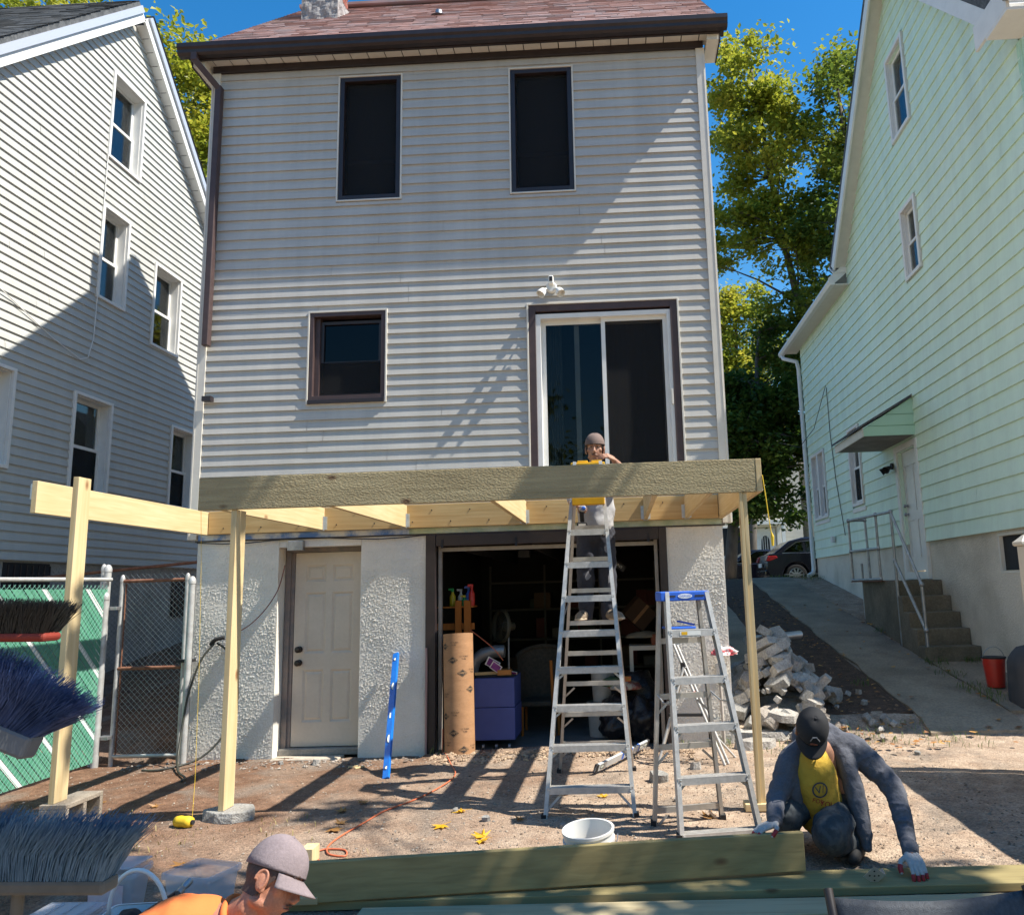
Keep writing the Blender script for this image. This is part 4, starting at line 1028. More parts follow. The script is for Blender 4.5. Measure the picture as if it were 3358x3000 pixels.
pipe([(X_, 5.75, 2.66), (X_, 3.58, 2.61)]); pipe([(X_, 5.75, 2.12), (X_, 4.28, 2.10)]); pipe([(X_, 5.75, 1.62), (X_, 4.28, 1.62)])
pipe([(X_, 5.75, 1.6), (X_, 5.75, 2.67)], 'post'); pipe([(X_, 4.27, 1.62), (X_, 4.27, 2.63)], 'post'); pipe([(X_, 3.57, .6), (X_, 3.57, 2.62)], 'post')
pipe([(X_, 3.57, 2.60), (X_, 2.62, 1.53)]); pipe([(X_, 3.57, 1.88), (X_, 2.62, .92)]); pipe([(X_, 2.62, .42), (X_, 2.62, 1.55)], 'post')
pipe([(X_, 5.75, 2.66), (9.02, 5.75, 2.66)]); pipe([(9.02, 5.75, 2.66), (9.0, 5.62, .9)], 'post'); pipe([(8.9, 5.75, 1.9), (8.88, 5.7, .95)], 'post')
for p_ in ((X_,5.75,2.66),(X_,5.75,2.12),(X_,5.75,1.62),(X_,4.27,2.63),(X_,4.27,2.10),(X_,4.27,1.62),(X_,3.57,2.61),(X_,3.57,1.88),(X_,2.62,1.53),(X_,2.62,.92),(9.02,5.75,2.66)):
    MB().lathe([(0,-.036),(.026,-.03),(.034,0),(.026,.03),(0,.036)], p_, 10, caps=False).build('fitting', m_galv, RLG, smooth=True)
MB().box(8.70, 8.98, 4.2, 5.78, 1.585, 1.60).build('grating', m_rust, RLG)
# red bucket, covered grill, vinyl fence end post
BK = root('red_bucket', (9.0, 1.35, gz(9.0, 1.35)), 'red metal bucket with dark lid beside the green house', 'bucket')
z = slope_z(1.35)+.03
MB().lathe([(.0,0),(.095,0),(.125,.31),(.13,.31),(.13,.325),(.0,.325)], (9.0, 1.35, z), 24, caps=False).build('pail', mat('red_paint', (.55,.03,.015), (.45,.03,.02), 8, rough=.4), BK, smooth=True, auto=40)
MB().lathe([(.0,.326),(.135,.326),(.138,.345),(.0,.35)], (9.0, 1.35, z), 24, caps=False).build('lid', m_wdark, BK)
MB().tube([(9.0+.13*cos(a), 1.35-.02*sin(a), z+.30+.16*sin(a)) for a in [pi*i/12 for i in range(13)]], .004, 6).build('handle', m_galv, BK)
mb = MB(); nseg = 14
def cover_ring(zf):
    wv = .34*(1-.12*zf-.55*max(0, zf-.72)**1.6*6); return wv
for j in range(nseg+1):
    zf = j/nseg; wv = max(.02, cover_ring(zf)) if j < nseg else .02; dz = .12+.76*zf
    for i in range(24):
        a = 2*pi*i/24; sq = (abs(cos(a))**4+abs(sin(a))**4)**-.25
        fold = 1+.03*sin(a*7+zf*2)*(1-zf)
        mb.v.append(Vector((9.22+cos(a)*sq*wv*fold, .72+sin(a)*sq*wv*.75*fold, dz)))
for j in range(nseg):
    for i in range(24): k = j*24; mb.f.append((k+i, k+(i+1) % 24, k+24+(i+1) % 24, k+24+i))
mb.f.append(tuple(nseg*24+i for i in range(24)))
mb.build('grill_cover', mat('grey_cover_cloth', (.045,.045,.05), (.06,.06,.066), 5, rough=.8, bump=.3, bscale=20), None, smooth=True, label='rounded dark grey cover over a grill beside the red bucket', cat='grill cover')
m_vin = mat('cream_vinyl_fence', (.74,.66,.54), (.70,.62,.50), 4, rough=.4)
VF = root('vinyl_fence', (8.2, -4, 0), 'cream vinyl fence with capped end post along the driveway side', 'fence')
MB().box(8.115, 8.235, -1.41, -1.29, -.1, 1.86).build('post', m_vin, VF, bev=.006)
mb = MB(); mb.lathe([(.105,1.86),(.118,1.875),(.118,1.895),(.08,1.92),(.03,1.955),(.0,1.96)], (8.175, -1.35, 0), 4, a0=pi/4, caps=False); mb.build('post_cap', m_vin, VF)
for k in range(28):
    y = -1.43-k*.2; MB().box(8.16, 8.19, y-.195, y, .05, 1.78).build('panel_board', m_vin, VF)
MB().box(8.145, 8.205, -7.05, -1.42, 1.78, 1.86).build('top_rail', m_vin, VF)
# weeds
def weeds(name, spots, m_, label, h=.075, n=14, seed=5):
    rnd = random.Random(seed); mb = MB()
    for (x, y, rad, k) in spots:
        for i in range(int(n*k)):
            a = rnd.uniform(0, 6.3); r = rad*sqrt(rnd.random()); px, py = x+r*cos(a), y+r*sin(a); z = gz(px, py)
            if y > .5: z = slope_z(py)+.03
            t_ = rnd.uniform(0, 6.3); hh = h*rnd.uniform(.4, 1.3); ln = rnd.uniform(.3, 1.0)*hh; w_ = rnd.uniform(.0012, .003)
            d = Vector((cos(t_), sin(t_), 0)); sdv = Vector((-d.y, d.x, 0))*w_; p0 = Vector((px, py, z)); p1 = p0+d*ln*.4+Vector((0,0,hh*.65)); p2 = p0+d*ln+Vector((0,0,hh))
            b = len(mb.v); mb.v += [p0-sdv, p0+sdv, p1+sdv*1.5, p1-sdv*1.5, p2]; mb.f += [(b,b+1,b+2,b+3),(b+3,b+2,b+4)]
    return mb.build(name, m_, None, kind='stuff', label=label, cat='weeds', org=(0,0,0))
m_weed = leafmat('weed_green', [(.05,.10,.02),(.09,.16,.03),(.16,.20,.05),(.28,.24,.09)], .25)
weeds('weeds', [(8.75,2.45,.16,4),(8.72,1.9,.2,3),(8.75,1.25,.25,6),(8.8,.9,.2,4),(9.25,2.5,.1,3),(7.5,.05,.35,5),(7.1,.1,.25,4),(8.0,-.15,.3,3),(6.1,-.35,.25,3),(5.6,-.1,.12,3),(5.3,-.06,.12,2),(2.75,-.12,.12,2),(7.5,1.6,.12,2),(9.2,10.5,.4,10),(8.6,11.0,.4,6),(8.7,4.5,.1,2)], m_weed, 'short green weeds along the broken slab and steps')
weeds('dry_grass', [(.6,-2.3,.35,6),(1.0,-2.6,.3,6),(1.5,-2.75,.35,6),(2.2,-2.5,.3,4),(.2,-1.9,.3,3),(2.6,-3.2,.4,4),(1.2,-3.3,.6,6)], leafmat('straw', [(.25,.19,.08),(.35,.28,.12),(.22,.2,.07)], .2), 'sparse straw-coloured grass on the brown soil', h=.035, n=7)
# ================================================================== DECK FRAME
PINE = ((.66,.525,.305), (.55,.40,.20), (.20,.08,.03))
def pine(ax): return wood('pale_pine_%s' % 'xyz'[ax], *PINE, ax, bump=.15)
def pineo(ax): return wood('golden_pine_%s' % 'xyz'[ax], (.60,.42,.195), (.47,.295,.115), (.15,.06,.025), ax, bump=.2)
m_beam = wood('treated_beam', (.44,.36,.21), (.29,.23,.13), (.10,.045,.025), 0, rough=.9, bump=.9, saw=1)
def treated(ax): return wood('treated_lumber_%s' % 'xyz'[ax], (.34,.28,.13), (.235,.185,.085), (.12,.06,.03), ax, bump=.25)
DK = root('deck_frame', (3, -1.2, 0), 'new pine deck frame with rough front beam under construction', 'deck frame')
MB().box(.235, 5.695, -.065, -.022, 2.30, 2.545).build('ledger_board', pineo(0), DK, bev=.003)
MB().box(1.36, 5.698, -2.36, -2.32, 2.295, 2.55).build('front_beam', m_beam, DK, bev=.004)
MB().box(5.70, 5.742, -2.362, -.022, 2.295, 2.55).build('rim_joist', pine(1), DK, bev=.003)
MB().box(.185, .227, -2.58, -.022, 2.295, 2.54).build('rim_joist', pine(1), DK, bev=.003)
m_hang = mat('zinc_hanger', (.60,.62,.62), (.48,.5,.5), 20, rough=.4, metal=.8)
for x in (1.48, 2.37, 3.65, 4.93, 5.36):
    y1 = -.067 if x > .9 else -.067
    MB().box(x-.02, x+.02, -2.318, y1, 2.305, 2.54).build('joist', pine(1), DK, bev=.003)
    mb = MB(); mb.box(x-.024, x-.0205, -.12, -.0675, 2.30, 2.45); mb.box(x+.0205, x+.024, -.12, -.0675, 2.30, 2.45); mb.box(x-.024, x+.024, -.12, -.0675, 2.297, 2.302)
    mb.box(x-.05, x-.0245, -.070, -.0655, 2.31, 2.45); mb.box(x+.0245, x+.05, -.070, -.0655, 2.31, 2.45)
    mb.build('joist_hanger', m_hang, DK)
mb = MB(); mb.box(.17, .184, -2.575, -2.50, 2.40, 2.52); mb.build('joist_hanger', m_hang, DK)
for k in range(26):           # structural screw heads in the ledger
    x = .4+k*.205; 
    if x > 5.65: break
    mb = MB(); mb.lathe([(0,0),(.007,0),(.007,.004),(0,.004)], (x, -.0655, 2.36+(.12 if k % 2 else 0)), 8, ax=(0,-1,0), caps=False); mb.build('screw', m_wdark, DK)
MB().box(.50, .545, -2.575, -2.435, .205, 2.56).build('post', pine(2), DK, bev=.003)
MB().box(1.622, 1.665, -2.345, -2.185, .075, 2.294).build('post', pine(2), DK, bev=.003)
MB().box(5.565, 5.587, -2.352, -2.27, .056, 2.294).build('post', pine(2), DK, bev=.002)
MB().box(5.589, 5.622, -2.34, -2.255, .056, 2.294).build('post', pine(2), DK, bev=.002)
MB().box(5.47, 5.72, -2.37, -2.24, .005, .055).build('post_block', pine(0), None, bev=.004, label='flat pine offcut under the thin right deck post', cat='wood block')
# cinder block on its side under the outer post
m_cmu = mat('cinder_block', (.33,.28,.22), (.25,.21,.165), 6, rough=.95, fine=.3, fscale=90, bump=.6, bscale=120)
mb = MB(); x0, x1, y0, y1 = .455, .655, -2.60, -2.19
mb.box(x0, x1, y0, y1, .0, .032); mb.box(x0, x1, y0, y1, .172, .204)
for ya, yb in ((y0, y0+.035), (-2.41, -2.375), (y1-.035, y1)): mb.box(x0, x1, ya, yb, .0325, .1715)
mb.build('cinder_block', m_cmu, None, label='grey hollow cinder block under the outer deck post', cat='cinder block', bev=.004)
rnd = random.Random(41)
hull(chunk_pts(Vector((1.68, -2.26, .035)), .42, .34, .075, Euler((0, .02, .4)).to_matrix(), rnd, 13), 'flat_stone', rm[1], label='flat pale stone slab under the inner deck post', cat='stone', bev=.006)
# yellow mason line hanging from the beam end and spool on the soil
m_yel = mat('yellow_twine', (.75,.50,.02), (.65,.42,.02), 30, rough=.7)
MB().tube([(5.745, -2.365, 2.42), (5.76, -2.37, 2.25), (5.775, -2.37, 2.05), (5.783, -2.37, 1.98)], .004, 6).build('mason_line', m_yel, None, label='yellow twine hanging from the right beam end', cat='twine')
MB().tube([(5.783, -2.37, 1.985), (5.79, -2.37, 1.95), (5.788, -2.37, 1.88)], [.004,.013,.009], 8).build('twine_bundle', m_yel, None, label='small knotted yellow twine bundle below the beam end', cat='twine')
SP = root('twine_spool', (1.44, -2.47, 0), 'bright yellow twine spool lying on the soil', 'spool')
mb = MB(); mb.lathe([(.012,-.07),(.034,-.066),(.040,-.03),(.037,.0),(.041,.035),(.033,.066),(.012,.07)], (1.44, -2.47, gz(1.44,-2.47)+.04), 18, ax=(1,-.25,0)); mb.build('twine', m_yel, SP, smooth=True)
mb = MB(); mb.lathe([(.016,-.085),(.016,.085)], (1.44, -2.47, gz(1.44,-2.47)+.04), 12, ax=(1,-.25,0)); mb.build('core', m_wdark, SP)
MB().tube([(1.50,-2.47,.05),(1.47,-2.4,.3),(1.44,-2.36,1.0),(1.40,-2.34,1.9),(1.38,-2.345,2.3)], .0016, 5).build('string_line', m_yel, None, label='thin yellow string dropping from the beam to the spool', cat='twine')
# ================================================================== STEPLADDERS
m_alu = mat('ladder_aluminium', (.56,.54,.51), (.45,.435,.41), 18, rough=.5, metal=.35, fine=.08, fscale=50)
m_aluw = mat('dull_aluminium', (.56,.53,.49), (.46,.43,.39), 14, rough=.5, metal=.7)
m_lyel = mat('ladder_yellow', (.72,.40,.01), (.62,.34,.01), 9, rough=.45)
m_lblue = mat('ladder_blue', (.02,.13,.62), (.02,.11,.52), 9, rough=.4)
m_blk = mat('black_rubber', (.014,.014,.015), rough=.7)
def channel(mb, a, b, w_, d_, out):
    """open C-section rail from a to b; out points away from the steps"""
    a = Vector(a); b = Vector(b); ax = (b-a).normalized(); o = Vector(out); o = (o-ax*o.dot(ax)).normalized(); s_ = ax.cross(o)
    t = .003
    def bx(c0, so, ss):
        vs = [p + o*(c0[0]+i*so) + s_*(c0[1]+j*ss) for p in (a, b) for i in (0, 1) for j in (0, 1)]
        mb.add(vs, [(0,1,3,2),(4,6,7,5),(0,4,5,1),(2,3,7,6),(0,2,6,4),(1,5,7,3)])
    bx((0, -w_/2), t, w_); bx((-d_, -w_/2), d_, t); bx((-d_, w_/2-t), d_, t)
    return mb
def stepladder(rt, fl, fr, bl, br, tl, tr, tbl, tbr, steps, bars, m_top, top_size, brace_low=True, nm='step'):
    """front feet fl fr, back feet bl br, top corners"""
    fl, fr, bl, br, tl, tr, tbl, tbr = [Vector(q) for q in (fl, fr, bl, br, tl, tr, tbl, tbr)]
    across = (fr-fl).normalized()
    for a, b, o in ((fl, tl, -across), (fr, tr, across)):
        channel(MB(), a, b, .068, .026, o).build('front_rail', m_alu, rt)
    for a, b, o in ((bl, tbl, -across), (br, tbr, across)):
        channel(MB(), a, b, .042, .022, o).build('rear_rail', m_aluw, rt)
    for p_ in (fl, fr, bl, br):
        MB().box(p_.x-.018, p_.x+.018, p_.y-.036, p_.y+.036, p_.z-.004, p_.z+.03).build('foot', m_blk, rt)
    for z in steps:
        t = (z-fl.z)/(tl.z-fl.z); a = fl.lerp(tl, t); b = fr.lerp(tr, (z-fr.z)/(tr.z-fr.z))
        d_ = (b-a).normalized(); fwd = Vector((d_.y, -d_.x, 0)); a2 = a + d_*.004; b2 = b - d_*.004
        mb = MB()
        for (o0, o1, z0, z1) in ((-.040, .040, -.004, .0), (.036, .040, -.045, -.0042), (-.040, -.036, -.03, -.0042)):
            vs = [p + fwd*o + Vector((0,0,zz)) for p in (a2, b2) for o in (o0, o1) for zz in (z0, z1)]
            mb.add(vs, [(0,1,3,2),(4,6,7,5),(0,4,5,1),(2,3,7,6),(0,2,6,4),(1,5,7,3)])
        for k in range(5):     # tread ribs
            o = -.03+k*.015; vs = [p + fwd*(o+q) + Vector((0,0,zz)) for p in (a2, b2) for q in (-.002, .002) for zz in (.0002, .003)]
            mb.add(vs, [(0,1,3,2),(4,6,7,5),(0,4,5,1),(2,3,7,6),(0,2,6,4),(1,5,7,3)])
        mb.build('step', m_alu, rt)
        for p_, s_ in ((a, 1), (b, -1)):
            for zz in (-.012, -.034):
                mb = MB(); mb.lathe([(0,0),(.006,0),(.004,.004),(0,.005)], p_ + fwd*.041 + d_*(s_*.022) + Vector((0,0,zz)), 8, ax=fwd, caps=False); mb.build('rivet', m_hang, rt)
    for z in bars:
        a = bl.lerp(tbl, (z-bl.z)/(tbl.z-bl.z)); b = br.lerp(tbr, (z-br.z)/(tbr.z-br.z))
        MB().bar(a, b, .022, .038).build('rear_bar', m_aluw, rt)
    # knee braces
    def knee(a0, a1, b0, b1, z, dz, m_):
        for p0, p1, s_ in ((a0, a1, 1), (b0, b1, -1)):
            lo_ = p0.lerp(p1, (z-dz-p0.z)/(p1.z-p0.z)); hi_ = p0.lerp(p1, (z-p0.z)/(p1.z-p0.z)) + across*(s_*dz*.72) - Vector((0,0,.035))
            MB().bar(lo_, hi_, .016, .006, up=(0,1,0)).build('knee_brace', m_, rt)
    knee(fl, tl, fr, tr, steps[0], .17, m_alu)
    for z in steps[1:4]: knee(fl, tl, fr, tr, z, .10, m_alu)
    for z in bars[:3]: knee(bl, tbl, br, tbr, z, .13, m_aluw)
    for s_, f0, f1, b0, b1 in ((1, fl, tl, bl, tbl), (-1, fr, tr, br, tbr)):   # spreaders
        z = lerp(fl.z, tl.z, .52); a = f0.lerp(f1, .52); b = b0.lerp(b1, .56); m_ = (a+b)/2-Vector((0,0,.03))
        MB().tube([a, m_, b], .006, 6).build('spreader', m_galv, rt)
    c = (tl+tr+tbl+tbr)/4; wd = (tr-tl).length+.05; dp = top_size
    d_ = (tr-tl).normalized(); fwd = Vector((d_.y, -d_.x, 0))
    mb = MB(); vs = [c + d_*(i*wd/2) + fwd*(j*dp/2) + Vector((0,0,z)) for z in (-.055, .012) for j in (-1, 1) for i in (-1, 1)]
    mb.add(vs, [(0,2,3,1),(4,5,7,6),(0,1,5,4),(2,6,7,3),(0,4,6,2),(1,3,7,5)])
    cap = mb.build('top_cap', m_top, rt, bev=.008)
    return c, d_, fwd, wd, dp, cap
L1 = root('tall_stepladder', (4.36, -1.7, 0), 'tall aluminium stepladder with yellow top under the deck beam', 'stepladder')
st1 = [.20,.475,.748,1.016,1.285,1.55,1.815,2.08,2.345]
c, d_, fwd, wd, dp, cap = stepladder(L1, (4.03,-2.41,0), (4.69,-2.41,0), (4.03,-.98,0), (4.70,-.98,0), (4.275,-1.76,2.66), (4.515,-1.76,2.66), (4.28,-1.60,2.64), (4.51,-1.60,2.64), st1, [.25,.51,.78,1.045,1.31,1.59,1.86,2.13], m_lyel, .2)
MB().box(4.262, 4.53, -1.93, -1.86, 2.285, 2.345).build('yellow_bracket', m_lyel, L1, bev=.006)
for sx in (-.09, .03): MB().box(c.x+sx, c.x+sx+.09, c.y-.08, c.y+.07, c.z+.0125, c.z+.03).build('tool_tray', m_lyel, L1, bev=.006)
L2 = root('blue_top_stepladder', (5.1, -2.65, 0), 'shorter aluminium stepladder with blue plastic top in front of the right pier', 'stepladder')
g0 = gz(4.95, -2.9)
c, d_, fwd, wd, dp, cap = stepladder(L2, (4.955,-2.93,.0), (5.50,-2.83,.0), (4.80,-2.62,.0), (5.29,-2.50,.0), (4.945,-2.66,1.56), (5.25,-2.60,1.56), (4.90,-2.585,1.55), (5.20,-2.53,1.55), [.03,.36,.68,.985,1.30], [.09,.5,.84,1.22], m_lblue, .15)
vs, fs = text_mesh('WERNER', .022)
P0 = c + fwd*(dp/2+.0035) + Vector((0,0,-.022))
mb = MB(); n = 24
mb.v = [P0 + d_*(.052*cos(2*pi*k/n)) + Vector((0,0,.017*sin(2*pi*k/n))) - fwd*.001 for k in range(n)]; mb.f = [tuple(range(n))]
mb.build('logo_oval', mat('logo_silver', (.75,.77,.8), rough=.4), L2)
mb = MB(); mb.add([P0 + d_*q.x + Vector((0,0,q.y)) + fwd*.0006 for q in vs], fs); mb.build('logo_text', m_lblue, L2)
for s_ in (-1, 1):
    mb = MB(); q = P0 + d_*(s_*.105) - fwd*.001
    mb.v = [q+d_*i+Vector((0,0,j)) for i, j in ((-.035,-.006),(.035,-.006),(.035,.006),(-.035,.006))]; mb.f = [(0,1,2,3)]; mb.build('tool_slot', m_wdark, L2)
t = (1.30)/1.56; a = Vector((4.955,-2.93,0)).lerp(Vector((4.945,-2.66,1.56)), t); b = Vector((5.50,-2.83,0)).lerp(Vector((5.25,-2.60,1.56)), t)
mb = MB(); mb.bar(a+(b-a)*.03-fwd*.10+Vector((0,0,.012)), a+(b-a)*.62-fwd*.10+Vector((0,0,.012)), .17, .016); mb.build('folding_tray', m_lblue, L2, bev=.005)
mb = MB(); mb.bar(a+(b-a)*.35-fwd*.16+Vector((0,0,.055)), a+(b-a)*.62-fwd*.06+Vector((0,0,.03)), .02, .012); mb.build('tray_lip', m_lblue, L2)
q = a.lerp(b, .42)+fwd*.042+Vector((0,0,-.022)); mb = MB(); mb.v = [q+d_*i+Vector((0,0,j)) for i, j in ((-.065,-.015),(.085,-.015),(.085,.015),(-.065,.015))]; mb.f = [(0,1,2,3)]
mb.build('sticker', mat('white_sticker', (.7,.7,.66), rough=.5), L2)
mb = MB(); mb.v = [q+fwd*.0008+d_*i+Vector((0,0,j)) for i, j in ((-.055,-.011),(-.012,-.011),(-.012,.011),(-.055,.011))]; mb.f = [(0,1,2,3)]; mb.build('sticker_mark', m_lyel, L2)
# ================================================================== folding stand, conduit, bag by the right pier
FS = root('folding_stand', (5.2, -.6, 0), 'aluminium folding leg stand with black clamps leaning by the right pier', 'folding stand')
def leg(a, b, r=.014): MB().tube([a, b], r, 8).build('leg', m_alu, FS, smooth=True, auto=50)
leg((5.13,-.52,1.05), (5.52,-.86,.0)); leg((5.165,-.50,1.04), (5.56,-.80,.0)); leg((5.21,-.60,.84), (4.92,-.80,.0)); leg((5.23,-.57,.84), (4.98,-.30,.0)); leg((5.4,-.62,.30), (5.66,-.55,.0), .011)
for p_ in ((5.205,-.585,.85),(5.225,-.56,.80),(5.425,-.73,.24),(5.40,-.70,.32)): MB().box(p_[0]-.022, p_[0]+.022, p_[1]-.02, p_[1]+.02, p_[2]-.035, p_[2]+.035).build('clamp', m_blk, FS, bev=.006)
MB().bar((5.04,-.74,.43), (5.36,-.72,.42), .03, .028).build('crossbar', m_blk, FS, bev=.004)
MB().lathe([(.0145,0),(.0165,0),(.0165,.05),(.0145,.05)], (5.305,-.675,.575), 8, ax=(-.34,.3,.9)).build('red_band', mat('red_band', (.5,.04,.03), rough=.5), FS)
CD = root('conduit', (5.62, -.05, 0), 'painted steel conduit rising to a white outlet box on the right pier', 'conduit')
MB().tube([(5.625, -.05, -.05), (5.615, -.05, .71)], .016, 10).build('pipe', mat('painted_conduit', (.55,.50,.44), (.42,.37,.32), 12, rough=.6), CD, smooth=True, auto=50)
MB().box(5.575, 5.69, -.085, -.022, .70, .82).build('outlet_box', m_cream, CD, bev=.005)
MB().box(5.50, 5.64, -.06, -.02, .24, .265).build('bracket', m_cream, CD)
def crumple(name, c, sx, sy, sz, m_, amp, seed, label, cat, sub=3, parent=None, flat=.0, **kw):
    bm = bmesh.new(); bmesh.ops.create_icosphere(bm, subdivisions=sub, radius=1)
    mb = MB(); off = Vector((seed*3.1, seed*1.7, 0))
    for v in bm.verts:
        q = v.co.copy(); k = 1 + amp*noise.noise(q*1.7+off) + amp*.55*noise.noise(q*4.3+off) + amp*.28*noise.noise(q*9+off)
        q = Vector((q.x*sx*k, q.y*sy*k, q.z*sz*k))
        if q.z < -sz*flat: q.z = -sz*flat
        mb.v.append(Vector(c)+q)
    mb.f = [tuple(v.index for v in f.verts) for f in bm.faces]; bm.free()
    return mb.build(name, m_, parent, smooth=True, label=label, cat=cat, **kw)
m_bagr = mat('red_white_bag', (.75,.72,.70), (.70,.10,.11), 13, lo=.47, hi=.55, rough=.35, stretch=(1,1,1.6))
crumple('plastic_bag', (5.66, -.12, .905), .125, .06, .075, m_bagr, .5, 3, 'red and white plastic bag tied to the outlet box on the pier', 'bag', sub=4)
# ================================================================== levels
def level(rt, a, b, up, m_body, w_=.062, t=.026, vials=(.12,.5,.88)):
    a = Vector(a); b = Vector(b); ax = (b-a).normalized(); up = Vector(up); sd = ax.cross(up).normalized(); up = sd.cross(ax)
    MB().bar(a, b, t, w_, up=up).build('body', m_body, rt, bev=.003)
    L_ = (b-a).length
    for f in vials:
        c_ = a.lerp(b, f)
        for s_ in (-1, 1):
            n = 20; mb = MB(); mb.v = []
            for rx, rz, off in ((.040, .020, .0008), (.033, .014, .0014)):
                mb.v += [c_ + ax*(rx*cos(2*pi*k/n)*1.0) + up*(rz*sin(2*pi*k/n)) + sd*(s_*(t/2+off)) for k in range(n)]
            m1 = MB(); m1.v = mb.v[:n]; m1.f = [tuple(range(n))]; m1.build('vial_ring', m_blk, rt)
            m2 = MB(); m2.v = mb.v[n:]; m2.f = [tuple(range(n))]; m2.build('vial', mat('vial_clear', (.62,.66,.58), rough=.15), rt)
LV = root('spirit_level', (2.5, -1.0, 0), 'long blue spirit level standing upright against the stucco wall', 'spirit level')
level(LV, (2.50,-1.09,.0), (2.285,-.05,1.0), (0,1,.4), mat('level_blue', (.005,.16,.60), (.005,.13,.5), 8, rough=.35), w_=.03, t=.062, vials=())
a_, b_ = Vector((2.50,-1.09,.0)), Vector((2.285,-.05,1.0)); ax_ = (b_-a_).normalized(); sd_ = Vector((1,0,0)); sd_ = (sd_-ax_*sd_.dot(ax_)).normalized(); nn_ = ax_.cross(sd_); nn_ = nn_ if nn_.y < 0 else -nn_
for f, rx in ((.94,.022), (.07,.022), (.70,.05), (.28,.05)):
    c_ = a_.lerp(b_, f) + nn_*.0165; n = 22
    for r1, r2, off, mm in ((.02, rx, 0, m_blk), (.014, rx-.007, .001, mat('vial_pale', (.62,.66,.62), rough=.2))):
        mb = MB(); mb.v = [c_ + sd_*(r1*cos(2*pi*k/n)) + ax_*(r2*sin(2*pi*k/n)) + nn_*off for k in range(n)]; mb.f = [tuple(range(n))]; mb.build('vial' if off else 'vial_ring', mm, LV)
c_ = a_.lerp(b_, .46)+nn_*.0165; mb = MB(); mb.v = [c_+sd_*i+ax_*j for i, j in ((-.012,-.03),(.012,-.03),(.012,.03),(-.012,.03))]; mb.f = [(0,1,2,3)]; mb.build('vial_window', mat('vial_pale', (.6,.6,.6)), LV)
LV2 = root('short_level', (4.6, -.7, 0), 'silver box level with blue marks lying on the dirt behind the tall ladder', 'spirit level')
level(LV2, (4.36,-1.16,.06), (4.85,-.26,.10), (.3,-.2,.9), mat('level_silver', (.62,.66,.68), (.52,.56,.6), 5, rough=.35, metal=.3), w_=.065, t=.024, vials=(.1,.56,.84,.93))
a_, b_ = Vector((4.36,-1.16,.06)), Vector((4.85,-.26,.10)); 
MB().bar(a_.lerp(b_, .0)-Vector((0,0,0)), a_.lerp(b_, .035), .028, .069, up=(.3,-.2,.9)).build('end_cap', m_blk, LV2); MB().bar(a_.lerp(b_, .965), a_.lerp(b_, 1), .028, .069, up=(.3,-.2,.9)).build('end_cap', m_blk, LV2)
for f0, f1 in ((.46,.50),(.62,.66),(.78,.80)): MB().bar(a_.lerp(b_, f0), a_.lerp(b_, f1), .0255, .0655, up=(.3,-.2,.9)).build('blue_mark', m_lblue, LV2)
# ================================================================== GARAGE CONTENTS
m_card = mat('brown_cardboard', (.40,.215,.105), (.335,.175,.082), 4, rough=.8, fine=.08, fscale=30, stretch=(1,1,3))
FT = root('form_tube', (2.97, -.17, 0), 'brown cardboard concrete form tube standing at the garage entrance', 'form tube')
tb0 = Vector((2.975,-.17,-.035)); tb1 = Vector((2.935,-.06,1.185)); tr_ = .152
ax_ = (tb1-tb0).normalized(); TLn = (tb1-tb0).length
MB().lathe([(tr_,0),(tr_,TLn),(tr_-.008,TLn),(tr_-.008,0)], tb0, 48, ax=ax_, caps=False).build('tube', m_card, FT, smooth=True, auto=40)
u_ = Vector((1,0,0)); u_ = (u_-ax_*u_.dot(ax_)).normalized(); v_ = ax_.cross(u_)      # v_ points away from the viewer (+Y)
def on_tube(s_, h, lift=.0012):
    th = -pi/2 + s_/tr_; return tb0 + ax_*h + u_*((tr_+lift)*cos(th)) + v_*((tr_+lift)*sin(th))
m_ink = mat('black_print', (.03,.022,.018), rough=.8); m_gold = mat('tan_print', (.50,.29,.14), rough=.8)
dv, df = text_mesh('SAKRETE', .030); fv, ff = text_mesh('12" FORM', .021); tv, tf = text_mesh('TUBE', .021)
def stamp(s0, h0):
    k = Vector((.052, .036)); mb = MB(); n = 10; pts = []
    cor = [(-.055,0),(0,-.038),(.055,0),(0,.038)]
    for i in range(4):
        for j in range(n): a, b = cor[i], cor[(i+1) % 4]; pts.append((lerp(a[0],b[0],j/n), lerp(a[1],b[1],j/n)))
    for sc_, lf, mm, nm in ((1.0, .0010, m_ink, 'diamond_print'), (.90, .0014, m_gold, 'diamond_print'), (.84, .0018, m_ink, 'diamond_print')):
        mb = MB(); N_ = 12
        for i in range(-N_, N_+1):
            x = i/N_*.055*sc_; hh = .038*sc_*(1-abs(i)/N_); mb.v += [on_tube(s0+x, h0+hh, lf), on_tube(s0+x, h0-hh, lf)]
        for i in range(2*N_): mb.f.append((2*i, 2*i+1, 2*i+3, 2*i+2))
        mb.build(nm, mm, FT)
    mb = MB(); mb.add([on_tube(s0+q.x*.66, h0+q.y*.9, .0023) for q in dv], df); mb.build('letter_print', m_gold, FT)
    mb = MB(); mb.add([on_tube(s0+.115+q.x, h0+.032+q.y, .0012) for q in fv], ff); mb.add([on_tube(s0+.115+q.x, h0+.008+q.y, .0012) for q in tv], tf); mb.build('letter_print', m_ink, FT)
for s0, h0 in ((-.13,1.10),(-.03,.96),(.07,.83),(.16,.67),(-.24,.60),(-.13,.42),(-.03,.26),(.07,.10),(-.22,.14)): stamp(s0, h0)
